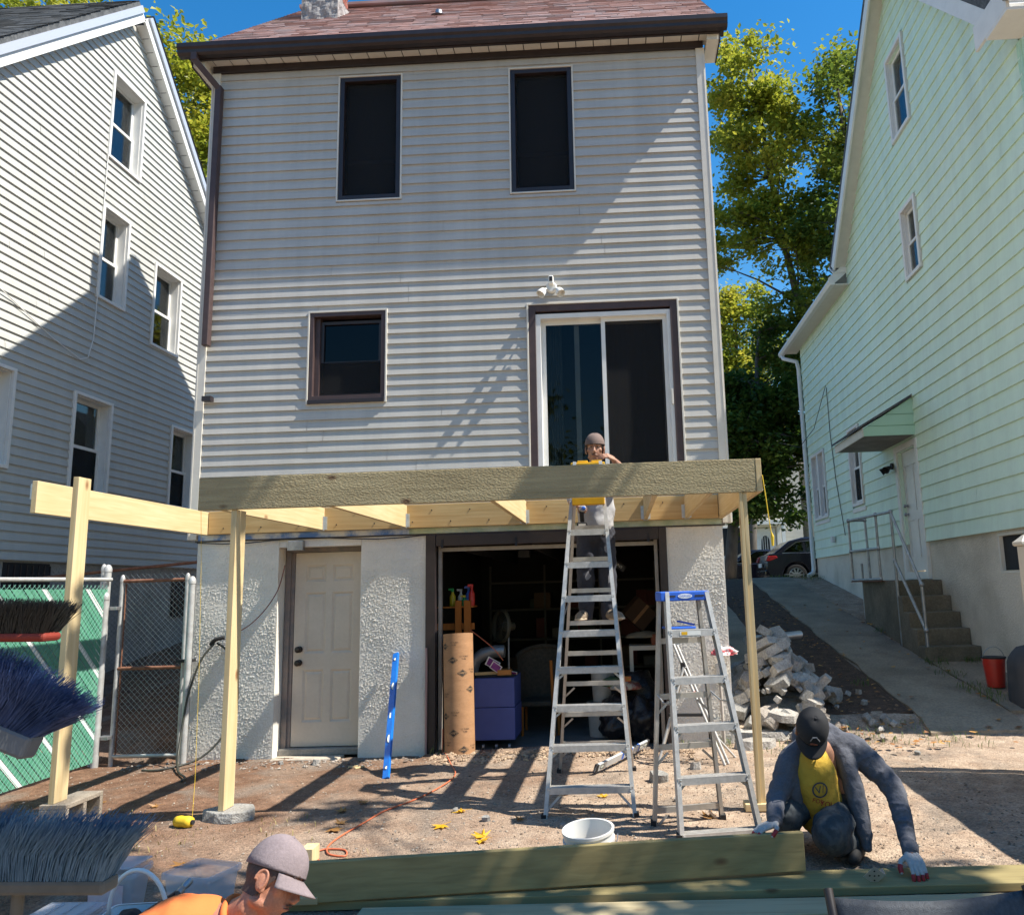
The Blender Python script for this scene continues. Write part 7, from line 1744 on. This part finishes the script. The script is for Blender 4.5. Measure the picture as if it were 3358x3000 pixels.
# ================================================================== TREES
def tree(name, label, base, blobs, nleaf, lsize, m_leaf, m_bark, limbs=(), trunk_r=.2, seed=1, group=None, clump=.55, nclump=60):
    rnd = random.Random(seed); rt = root(name, base, label, 'tree', group); base = Vector(base)
    tot = sum(b[3]*b[4]*b[5] for b in blobs)
    tk = MB(); cc = Vector((0,0,0))
    for b in blobs: cc += Vector(b[:3])*(b[3]*b[4]*b[5]/tot)
    top = Vector((cc.x, cc.y, max(b[2]+b[5]*.55 for b in blobs)))
    pts = []; rs = []
    for i in range(9):
        t = i/8; p = base.lerp(top, t); p += Vector((noise.noise(Vector((seed, t*2.2, 0))), noise.noise(Vector((seed+5, t*2.2, 0))), 0))*.5*sin(pi*t)
        pts.append(p); rs.append(trunk_r*(1-.85*t)+.015)
    tk.tube(pts, rs, 9)
    lf = MB(); clumps = []
    for b in blobs:
        k = max(3, int(nclump*b[3]*b[4]*b[5]/tot))
        for i in range(k):
            d = Vector((rnd.gauss(0,1), rnd.gauss(0,1), rnd.gauss(0,1))).normalized(); r = rnd.uniform(.25, 1)**.5
            clumps.append(Vector(b[:3]) + Vector((d.x*b[3]*r, d.y*b[4]*r, d.z*b[5]*r)))
    for i, c in enumerate(clumps):
        if i % 2 == 0:
            q = min(pts, key=lambda p: (p-c).length + max(0, p.z-c.z)*1.4); s0 = pts.index(q)
            a = q; m1 = a.lerp(c, .5) + Vector((rnd.uniform(-.25,.25), rnd.uniform(-.25,.25), rnd.uniform(-.1,.3)))
            r0 = max(.02, rs[s0]*.42); tk.tube([a, m1, c, c+(c-m1)*.3], [r0, r0*.6, r0*.28, .006], 5)
            for j in range(2):
                e = c + Vector((rnd.gauss(0,.5), rnd.gauss(0,.5), rnd.gauss(0,.4)))*clump*1.6; tk.tube([m1.lerp(c, .7), e], [r0*.25, .005], 4)
    tk.build('trunk', m_bark, rt, smooth=True)
    per = nleaf//len(clumps)
    for c in clumps:
        cs = clump*rnd.uniform(.6, 1.25)
        for i in range(per):
            p = c + Vector((rnd.gauss(0,1), rnd.gauss(0,1), rnd.gauss(0,.75)))*cs*.62
            n_ = Vector((rnd.gauss(0,.7), rnd.gauss(0,.7), 1)).normalized(); a = n_.orthogonal().normalized(); b_ = n_.cross(a); th = rnd.uniform(0, 6.28)
            u = a*cos(th)+b_*sin(th); v = n_.cross(u); s_ = lsize*rnd.uniform(.6, 1.2)
            k = len(lf.v); lf.v += [p-u*s_*.55, p-v*s_*.36+n_*s_*.1, p+u*s_*.6-n_*s_*.05, p+v*s_*.36+n_*s_*.1]; lf.f += [(k,k+1,k+2),(k,k+2,k+3)]
    me = bpy.data.meshes.new('crown'); O = ORG[rt.name]; me.from_pydata([tuple(q-O) for q in lf.v], [], lf.f); me.materials.append(m_leaf)
    o = bpy.data.objects.new('crown', me); COL.objects.link(o); o.parent = rt; ORG[o.name] = O
    return rt
m_bark = mat('grey_bark', (.085,.07,.055), (.14,.12,.10), 9, rough=.95, bump=.6, bscale=30, stretch=(1,1,.3))
lf_yel = leafmat('autumn_yellow_green', [(.12,.17,.018),(.26,.30,.03),(.42,.42,.05),(.56,.46,.06)], .5)
lf_gr = leafmat('mid_green_leaves', [(.06,.10,.016),(.12,.18,.026),(.24,.29,.04),(.42,.40,.06)], .48)
lf_dk = leafmat('shaded_green_leaves', [(.030,.065,.012),(.055,.11,.018),(.11,.18,.026),(.26,.28,.04)], .40)  # darker tones put the shade of the taller crowns into the leaves
tree('maple_tree', 'tall yellow-green maple rising between the two houses', (10.9,13.0,1.7), [(8.9,13.2,16.3,1.2,1.5,1.7),(9.3,13.0,13.8,1.3,1.5,2.2),(8.3,13.4,12.0,.9,1.2,1.5),(9.7,13.2,11.2,1.0,1.2,1.2),(9.4,13.4,9.8,.6,.9,.8)], 16500, .155, lf_yel, m_bark, seed=3, trunk_r=.16, clump=.40, nclump=120)
tree('shade_tree', 'tall green tree beside the green house roof edge', (12.4,12.6,1.7), [(11.5,12.3,14.6,1.5,1.3,2.0),(11.0,12.4,11.2,1.3,1.3,2.2),(11.9,12.4,12.2,1.3,1.3,2.4),(10.6,12.6,9.0,1.1,1.2,1.0)], 16500, .15, lf_gr, m_bark, seed=5, trunk_r=.2, clump=.40, nclump=120)
tree('poplar_tree', 'pale yellowish tree across the street behind the cars', (10.6,27.5,1.4), [(10.9,27.5,12.6,1.5,1.6,3.4),(10.6,27.5,9.6,2.2,1.6,2.8),(9.6,27.5,13.5,.9,1.2,2.2)], 15000, .22, lf_yel, m_bark, seed=7, trunk_r=.25, clump=.7, nclump=60)
tree('shaded_maple', 'shaded leafy maple overhanging the driveway top and cars', (7.62,13.2,1.7), [(8.7,13.8,6.5,1.5,1.2,1.2),(8.3,13.8,5.6,1.3,1.2,1.5),(9.6,14.2,5.6,1.0,1.1,1.3),(8.1,13.6,4.0,.8,1.0,.7),(9.7,14.3,3.9,.8,1.0,.55),(9.9,14.0,8.3,1.1,1.2,1.1),(8.0,13.9,6.0,.9,1.0,1.1),(10.3,14.2,6.6,.8,1.0,1.4)], 30000, .17, lf_dk, m_bark, seed=9, trunk_r=.17, clump=.42, nclump=120)
tree('oak_tree', 'broad yellowing oak crown showing over the grey house roof', (-9.5,13.5,1.5), [(-9.0,13.2,16.6,2.2,1.6,2.6),(-12.0,13.5,18.4,2.6,1.6,2.0),(-7.6,12.9,14.2,1.3,1.4,2.6),(-14.5,13.5,18.6,2.2,1.6,2.2)], 26000, .18, lf_yel, m_bark, seed=13, trunk_r=.35, clump=.62, nclump=130)
tree('garden_tree', 'large garden tree standing behind the vinyl fence and shading the lumber', (13.0,-6.6,0), [(9.1,-4.95,7.0,2.3,.85,.6),(6.6,-4.95,6.9,1.5,1.0,.55),(7.5,-7.5,7.0,1.0,.6,.5),(11.9,-6.0,8.2,1.3,1.5,1.0),(5.6,-3.05,8.1,.2,.05,.2),(8.2,-3.05,8.1,.2,.05,.2)], 5200, .19, lf_gr, m_bark, seed=17, trunk_r=.22, clump=.32, nclump=105)
tree('garden_tree', 'bushy garden tree at the far back of the yard', (-1.5,-24,0), [(-1.5,-24,7,4,3,4.5)], 6000, .34, lf_gr, m_bark, seed=19, trunk_r=.3, clump=.9, nclump=60)
tree('garden_tree', 'tall garden tree at the back of the yard beside the bushy one', (9,-26,0), [(9,-26,8,5,3,5.5)], 7000, .34, lf_yel, m_bark, seed=23, trunk_r=.3, clump=1.0, nclump=60)
# ================================================================== CARS AND THE HOUSES ACROSS THE STREET
m_carp = mat('black_blue_car_paint', (.004,.005,.011), rough=.25, coat=.35, spec=.35)
m_chr = mat('chrome_trim', (.55,.57,.6), rough=.15, metal=1.0)
m_rim = mat('alloy_rim', (.5,.51,.52), rough=.3, metal=.9)
m_tyre = mat('tyre_rubber', (.015,.015,.016), rough=.85)
g_car = glass('car_window', dark=.75, refl=1.4)
def car(name, label, x0, y0, z0, dirx, L_=4.6, Wd=1.82, H=1.46, sedan=False):
    """x0 = rear end, car points along dirx"""
    rt = root(name, (x0+dirx*L_/2, y0, z0), label, 'car')
    X = lambda u: x0 + dirx*u
    def T(u, v, w_): return Vector((X(u), y0 + w_, z0 + v))
    xr, xf = L_*.19, L_*.80; R = .33
    lower = [(.03,.42),(.0,.55),(.04,.78),(.10,.98),(.9,1.0),(2.6,.97),(3.3,.93),(4.2,.80),(4.5,.66),(4.58,.5),(4.55,.30),(xf+.42,.26)]
    arch = lambda c: [(c+.40*cos(a), .30+.42*sin(a)) for a in [pi*k/10 for k in range(11)]]
    lower += arch(xf) + [(xf-.42,.24),(xr+.42,.24)] + arch(xr) + [(xr-.42,.28),(.10,.30)]
    MB().prism([(u*L_/4.6, v) for u, v in lower], T, -Wd/2, Wd/2).build('body', m_carp, rt, bev=.07, smooth=True, auto=35)
    if sedan: gh = [(.62,.97),(1.35,1.36),(1.9,H-.02),(2.5,H-.02),(3.3,.95)]
    else: gh = [(.22,.97),(.75,H-.10),(1.15,H),(2.3,H),(3.35,.95)]
    mb = MB(); n = len(gh)
    for sy, ins in ((-1, 1), (1, 1)):
        for (u, v) in gh:
            t = (v-.95)/(H-.95); mb.v.append(T(u*L_/4.6, v, sy*(Wd/2-.06-.17*t)))
    mb.f = [tuple(range(n)), tuple(reversed(range(n, 2*n)))] + [(i, (i+1) % n, n+(i+1) % n, n+i) for i in range(n)]
    mb.build('cabin', m_carp, rt, bev=.05, smooth=True, auto=35)
    for sy in (-1, 1):
        def S_(u, v, o=.012):
            t = (v-.95)/(H-.95); return T(u*L_/4.6, v, sy*(Wd/2-.06-.17*t+o))
        ws = [[(.95,1.02),(1.30,1.30),(1.95,H-.10),(1.95,1.0)], [(2.03,1.0),(2.03,H-.10),(2.32,H-.11),(2.98,1.02)]] if sedan else [[(.55,1.04),(.95,H-.17),(1.15,H-.14),(1.15,1.02)], [(1.22,1.02),(1.22,H-.13),(1.98,H-.10),(1.98,1.01)], [(2.06,1.01),(2.06,H-.10),(2.3,H-.11),(3.02,1.02)]]
        for wn in ws:
            mb = MB(); mb.v = [S_(u, v, .006) for u, v in wn]; mb.f = [tuple(range(len(wn)))]; mb.build('window', g_car, rt)
            mb = MB(); mb.v = [S_(u, v, .003) for u, v in wn]; mb.f = [tuple(range(len(wn)))]; mb.build('window_shade', m_wdark, rt)
        mb = MB(); u0, u1 = ws[0][0][0]-.05, ws[-1][-1][0]+.08
        mb.bar(S_(u0, .995, .01), S_(u1, .99, .01), .012, .022); mb.tube([S_(q[0], q[1]+.02, .008) for q in ([ws[0][0], ws[0][1]] + [w[1] for w in ws[1:]] + [ws[-1][2], ws[-1][3]])], .011, 5); mb.build('window_trim', m_chr, rt)
        mb = MB(); mb.bar(T(.5, .36, sy*(Wd/2+.004)), T(3.9, .36, sy*(Wd/2+.004)), .01, .02); mb.build('sill_trim', m_chr, rt)
        MB().lathe([(0,0),(.05,.0),(.07,.05),(.05,.1)], S_(3.0, 1.06, .06), 10, ax=(0,sy,0)).build('mirror', m_carp, rt, smooth=True)
        for u in (1.55, 2.5): MB().bar(T(u, .86, sy*(Wd/2+.012)), T(u+.2, .87, sy*(Wd/2+.012)), .02, .025).build('door_handle', m_carp, rt)
        for u in (xr, xf):
            c = T(u, R, sy*(Wd/2-.10)); ax = Vector((0, sy, 0))
            tw = MB(); tw.lathe([(.20,-.10),(R-.03,-.11),(R,-.08),(R,.07),(R-.03,.10),(.225,.105),(.22,.06)], c, 28, ax=ax, caps=False); wh = tw.build('wheel', m_tyre, rt, smooth=True, auto=40)
            rm_ = MB(); rm_.lathe([(.225,.06),(.225,.09),(.205,.095),(.20,.05)], c, 28, ax=ax, caps=False)
            for k in range(10):
                a = 2*pi*k/10; e = Vector((cos(a), 0, sin(a))); rm_.bar(c+ax*.085+e*.03, c+ax*.075+e*.21, .045-.0, .02, up=ax)
            rm_.lathe([(0,.095),(.05,.09),(.05,.06)], c, 12, ax=ax, caps=False); rm_.build('rim', m_rim, wh, smooth=True, auto=30)
            d_ = MB(); d_.lathe([(0,.03),(.2,.03)], c, 20, ax=ax, caps=False); d_.build('brake_disc', m_wdark, wh)
    for sy in (-1, 1):
        MB().prism([(-.012,.78),(.10,.76),(.36,.86),(.30,.93),(.05,.93)], T, sy*(Wd/2-.30) if sy > 0 else -(Wd/2+.006), (Wd/2+.006) if sy > 0 else -(Wd/2-.30)).build('tail_light', mat('tail_red', (.35,.008,.01), rough=.2, coat=.5), rt, bev=.02)
        MB().prism([(L_-.40,.66),(L_-.09,.60),(L_-.06,.68),(L_-.38,.76)], T, sy*(Wd/2-.35) if sy > 0 else -(Wd/2+.004), (Wd/2+.004) if sy > 0 else -(Wd/2-.35)).build('headlight', mat('headlight_lens', (.6,.62,.65), rough=.1), rt, bev=.02)
    MB().tbox(T, -.03, .12, .34, .52, -Wd/2+.06, Wd/2-.06).build('bumper', m_carp, rt, bev=.05); MB().tbox(T, -.035, -.01, .60, .72, -.26, .26).build('number_plate', m_white, rt)
    return rt
car('parked_car', 'black estate car seen from its tail light end beside the green house', 9.05, 16.4, 1.50, 1)
car('parked_car', 'black saloon parked with its windows toward the yard left of the estate', 11.6, 19.4, 1.32, -1, sedan=True)
AH = root('opposite_house', (12.5, 31, 1.3), 'cream sided house across the street with arched glass door and porch', 'house')
m_crs = mat('cream_siding_far', (.62,.58,.50), (.56,.52,.45), 2, rough=.6)
def TA(u, v, w_): return Vector((u, 30 - w_, v))
MB().box(7.6, 13.6, 30.0, 38, 1.0, 9.5).build('wall', m_crs, AH)
for k in range(34): MB().tbox(TA, 7.6, 13.6, 2.4+k*.2, 2.4+k*.2+.19, .001, .018).build('siding_plank', m_crs, AH)
MB().prism([(7.2,9.5),(14.0,9.5),(10.6,12.8)], lambda u, v, w_: Vector((u, w_, v)), 29.6, 38.4).build('roof', m_shD, AH)
dr_ = MB().tbox(TA, 11.25, 12.25, 2.2, 4.25, .02, .06).build('door', m_white, AH)
mb = MB(); n = 14; P = [(11.52,2.9)]+[(11.76+.20*cos(pi*k/n), 3.60+.30*sin(pi*k/n)) for k in range(n, -1, -1)]+[(11.96,2.9)]
mb.prism(P, TA, .062, .066); mb.build('arched_pane', m_wdark, dr_)
for u in (11.63, 11.74, 11.85): MB().tbox(TA, u-.012, u+.012, 2.92, 3.85, .067, .08).build('glazing_bar', m_white, dr_)
mb = MB(); mb.tube([TA(11.76+.30*cos(pi*k/16), 3.60+.40*sin(pi*k/16), .07) for k in range(17)], .02, 6); mb.build('arch_moulding', m_white, dr_)
rect_frame(MB(), TA, 11.0, 12.5, 2.1, 4.5, .18, .02, .16).build('porch_surround', m_white, AH)
MB().tbox(TA, 12.45, 12.62, 1.6, 4.4, .5, .66).build('porch_post', m_white, AH); MB().tbox(TA, 10.75, 12.65, 4.4, 4.6, .0, .75).build('porch_roof', m_white, AH)
for z in (2.75, 3.05): MB().tbox(TA, 11.0, 12.4, z, z+.05, .6, .65).build('porch_rail', m_white, AH)
for k in range(9): MB().tbox(TA, 11.05+k*.16, 11.08+k*.16, 2.3, 2.75, .61, .64).build('baluster', m_white, AH)
MB().box(10.4, 12.9, 28.9, 29.99, 1.0, 2.15).build('porch_base', m_conc, AH)
for u0 in (9.3, 10.3): wq = rect_frame(MB(), TA, u0, u0+.75, 2.9, 4.4, .08, .02, .06).build('window', m_white, AH); MB().tbox(TA, u0+.08, u0+.67, 2.98, 4.32, .022, .03).build('pane', m_wdark, wq)
AH2 = root('opposite_house', (18, 31, 1.3), 'pale grey house across the street beyond the cream house', 'house')
MB().box(14.4, 21, 31.0, 38, 1.0, 8.5).build('wall', m_sidL, AH2)
for k in range(30): MB().tbox(lambda u, v, w_: Vector((u, 31-w_, v)), 14.4, 21, 2.2+k*.2, 2.2+k*.2+.19, .001, .018).build('siding_plank', m_sidL, AH2)
MB().prism([(14.0,8.5),(21.4,8.5),(17.7,11.8)], lambda u, v, w_: Vector((u, w_, v)), 30.6, 38.4).build('roof', m_shD, AH2)
for u0 in (14.9, 16.6): wq = rect_frame(MB(), lambda u, v, w_: Vector((u, 31-w_, v)), u0, u0+.8, 3.0, 4.5, .08, .02, .06).build('window', m_white, AH2); MB().tbox(lambda u, v, w_: Vector((u, 31-w_, v)), u0+.08, u0+.72, 3.08, 4.42, .022, .03).build('pane', m_wdark, wq)
AH3 = root('opposite_house', (3, 31, 1.3), 'white house across the street left of the cream house', 'house')
MB().box(-1, 6.8, 31, 38, 1.0, 9).build('wall', m_white, AH3); MB().prism([(-1.4,9),(7.2,9),(2.9,12.5)], lambda u, v, w_: Vector((u, w_, v)), 30.6, 38.4).build('roof', m_shD, AH3)
# ================================================================== FOREGROUND: brooms, tubs, chair
def broom(label, block_c, ax, bdir, blen, bw, bt, bh, lean, m_br, m_bl, handle_to, n=700, seed=1, tip=.0, hm=None, rad=.0008):
    rnd = random.Random(seed); c = Vector(block_c); ax = Vector(ax).normalized(); bd = Vector(bdir); bd = (bd-ax*bd.dot(ax)).normalized(); sd = ax.cross(bd)
    rt = root('broom', handle_to, label, 'broom')
    MB().bar(c-ax*blen/2, c+ax*blen/2, bt, bh, up=bd).build('block', m_bl, rt, bev=.008)
    mb = MB()
    for i in range(n):
        t = rnd.uniform(-.49, .49); s_ = rnd.uniform(-.46, .46)
        p0 = c + ax*(t*blen) + sd*(s_*bt) + bd*(bh*.45)
        d0 = (bd + ax*(lean*.35 + t*tip) + sd*(s_*.6)).normalized(); L_ = bw*rnd.uniform(.72, 1.06)
        p1 = p0 + d0*L_*.5 + ax*(rnd.gauss(0,.004)); p2 = p1 + (d0 + ax*(lean*.8+rnd.gauss(0,.17)) + sd*rnd.gauss(0,.14)).normalized()*L_*.5
        mb.tube([p0, p1, p2], [rad, rad, rad*.6], 3, caps=False)
    mb.build('bristles', m_br, rt, kind='stuff')
    MB().tube([c, Vector(handle_to)], .0125, 10).build('handle', hm or m_bl, rt, smooth=True, auto=50)
    return rt
m_brb = mat('blue_bristle', (.06,.13,.21), (.10,.19,.29), 40, rough=.45); m_brn = mat('navy_bristle', (.018,.042,.13), (.045,.085,.22), 30, rough=.5); m_brk = mat('black_bristle', (.008,.009,.010), (.02,.022,.02), 40, rough=.6)
m_blk_w = mat('grey_wood_block', (.10,.09,.075), (.15,.135,.115), 9, rough=.8); m_red_b = mat('dull_red_block', (.22,.025,.012), (.17,.02,.01), 9, rough=.7); m_gr_b = mat('grey_plastic_block', (.10,.105,.115), (.13,.135,.145), 7, rough=.6)
broom('wide blue-grey broom turned bristles up on a wooden block', (3.335,-6.60,1.022), (1,0,-.015), (0,0,1), .40, .135, .055, .03, .55, m_brb, m_blk_w, (3.27,-6.52,.0), n=3800, seed=2, tip=.5)
broom('navy fan-shaped broom turned bristles up between two others', (3.215,-6.60,1.345), (.93,0,-.36), (.42,.1,.9), .27, .135, .05, .05, .10, m_brn, m_gr_b, (3.02,-6.55,.0), n=4200, seed=3, tip=1.6)
broom('black push broom turned bristles up on a red block', (3.215,-6.60,1.535), (1,0,-.02), (0,0,1), .30, .075, .06, .02, .25, m_brk, m_red_b, (2.95,-6.65,.0), n=4000, seed=4, tip=.7)
m_tub = mat('cloudy_clear_plastic', (.62,.63,.67), (.54,.55,.6), 6, rough=.3, alpha=.42)
m_tubw = mat('white_tub_plastic', (.72,.72,.70), rough=.35)
def tub(name, label, c, w_, d_, h, rz, m_, rim=.012, extra=None):
    rt = root(name, (c[0], c[1], 0), label, 'tub'); R3 = Euler((0,0,rz)).to_matrix(); z0 = gz(c[0], c[1])
    def ring(sc, z, n=8, rr_=.03):
        out = []
        for sx, sy, a0 in ((1,1,0),(-1,1,pi/2),(-1,-1,pi),(1,-1,3*pi/2)):
            for k in range(n):
                a = a0 + pi/2*k/(n-1); out.append(Vector((c[0],c[1],0)) + R3 @ Vector((sx*(w_/2*sc-rr_)+rr_*cos(a), sy*(d_/2*sc-rr_)+rr_*sin(a), z)))
        return out
    def shell(levels):
        mb = MB(); N_ = 32
        for sc, z in levels: mb.v += ring(sc, z0+z)
        for j in range(len(levels)-1):
            for i in range(N_): mb.f.append((j*N_+i, j*N_+(i+1) % N_, (j+1)*N_+(i+1) % N_, (j+1)*N_+i))
        return mb
    mb = shell([(.80,.004),(.90,h*.5),(.985,h)]); mb.f.append(tuple(range(32))); mb.build('shell', m_, rt, smooth=True, auto=60)
    shell([(.99,h-.022),(1.06,h-.022),(1.07,h-.004),(1.05,h+.004),(.97,h+.004)]).build('rim', m_, rt, smooth=True, auto=60)
    return rt, R3, z0
tub('clear_tub', 'empty cloudy plastic tub standing beside the man in orange', (2.42,-4.07), .29, .24, .24, -.30, m_tub)
rt_, R3_, z_ = tub('labelled_tub', 'cloudy plastic tub with pink label and lid behind the white tub', (1.95,-4.02), .25, .21, .23, .1, m_tub)
MB().box(1.83, 2.07, -4.12, -3.92, .252, .262).build('lid', m_tub, rt_, bev=.006)
MB().box(1.86, 2.04, -4.1255, -4.1235, .06, .18).build('label', mat('pink_label', (.62,.40,.42), (.7,.6,.6), 12, rough=.6), rt_)
rt_, R3_, z_ = tub('lidded_tub', 'low cloudy tub with ribbed lid beside the broom handles', (1.97,-4.47), .28, .24, .16, .05, m_tub)
MB().box(1.83, 2.11, -4.59, -4.35, .175, .19).build('lid', m_tub, rt_, bev=.01)
for k in range(3): MB().box(1.865+k*.08, 1.92+k*.08, -4.55, -4.39, .1905, .197).build('lid_rib', m_tub, rt_, bev=.003)
rt_, R3_, z_ = tub('tool_tub', 'white plastic tub with raised handle full of tools', (2.30,-4.42), .32, .26, .15, .12, m_tubw)
MB().tube([Vector((2.16,-4.42,.155)) + Vector((.14*(1-cos(a)), -.02*sin(a), .20*sin(a))) for a in [pi*k/18 for k in range(19)]], .010, 8).build('handle', m_tubw, rt_, smooth=True)
crumple('work_glove', (2.27,-4.44,.14), .07, .05, .035, mat('dark_brown_glove', (.05,.035,.03), rough=.9), .5, 31, 'dark brown work glove lying in the white tool tub', 'glove', sub=3)
HM = root('hammer', (2.38,-4.37,.1), 'hammer with dark handle sticking out of the white tool tub', 'hammer')
MB().bar((2.28,-4.43,.12), (2.46,-4.33,.225), .022, .03).build('handle', mat('dark_hammer_handle', (.06,.03,.025), rough=.6), HM, bev=.005); MB().lathe([(0,-.04),(.016,-.04),(.018,-.01),(.012,.0),(.018,.02),(.018,.05),(0,.05)], (2.465,-4.33,.235), 14, ax=(.1,.9,.3), caps=False).build('hammer_head', m_galv, HM, smooth=True, auto=40)
MB().tube(smooth_path([(2.33,-4.46,.11),(2.38,-4.49,.19),(2.44,-4.48,.17),(2.48,-4.50,.12)]), .008, 6).build('cable_tie_bundle', m_cord, None, smooth=True, label='loop of orange cable in the white tool tub', cat='cable')
MB().box(2.34, 2.42, -4.48, -4.37, .09, .175).build('tool_box_insert', m_blk, None, label='small dark case standing in the white tool tub', cat='case', bev=.006)
# sling chair seen from behind
SC = root('sling_chair', (5.6,-5.8,0), 'dark blue-black mesh sling chair with its back to the lumber', 'chair')
m_sl = mat('dark_mesh_sling', (.022,.027,.036), (.04,.048,.06), 90, rough=.65, bump=.6, bscale=260, bdist=.003)
cx0, cx1 = 5.225, 5.80
mb = MB(); nn = 14; mm = 16
for j in range(mm+1):
    t = j/mm; z = lerp(.36, .675, t); y = -5.97 + .20*t
    for i in range(nn+1):
        s_ = i/nn; mb.v.append(Vector((lerp(cx0, cx1, s_), y - .03*sin(pi*s_), z + .012*(s_-.5) - .010*sin(pi*s_)*t)))
for j in range(mm):
    for i in range(nn): k = j*(nn+1)+i; mb.f.append((k, k+1, k+nn+2, k+nn+1))
o = mb.build('backrest', m_sl, SC, smooth=True); sd = o.modifiers.new('t', 'SOLIDIFY'); sd.thickness = .006
mb = MB(); mb.box(cx0, cx1, -6.45, -5.97, .345, .36); mb.build('seat', m_sl, SC, bev=.006)
m_fr = mat('dark_chair_frame', (.03,.022,.018), rough=.5)
for x in (cx0-.005, cx1+.005):
    MB().tube([(x,-6.48,.36),(x,-5.98,.355),(x,-5.765,.69)], .014, 8).build('side_rail', m_fr, SC, smooth=True, auto=60)
    MB().tube([(x,-6.45,.36),(x,-6.40,.0)], .014, 8).build('leg', m_fr, SC); MB().tube([(x,-6.0,.36),(x,-5.85,.0)], .014, 8).build('leg', m_fr, SC)
MB().tube(smooth_path([(1.55,-5.05,.95),(1.72,-5.02,.96),(1.80,-5.0,.86),(1.74,-5.0,.74),(1.60,-5.02,.62)]), .012, 8).build('bent_tube', mat('dark_blue_tube', (.02,.03,.06), rough=.4), None, smooth=True, label='dark blue bent tube handle beside the brooms', cat='tube handle')
MB().tube([(1.86,-4.98,.76),(1.62,-5.0,.40),(1.45,-5.0,.05)], .010, 8).build('bent_tube', mat('dark_blue_tube', (.02,.03,.06)), None, smooth=True, label='straight dark blue rod standing on the soil by the fence', cat='rod')
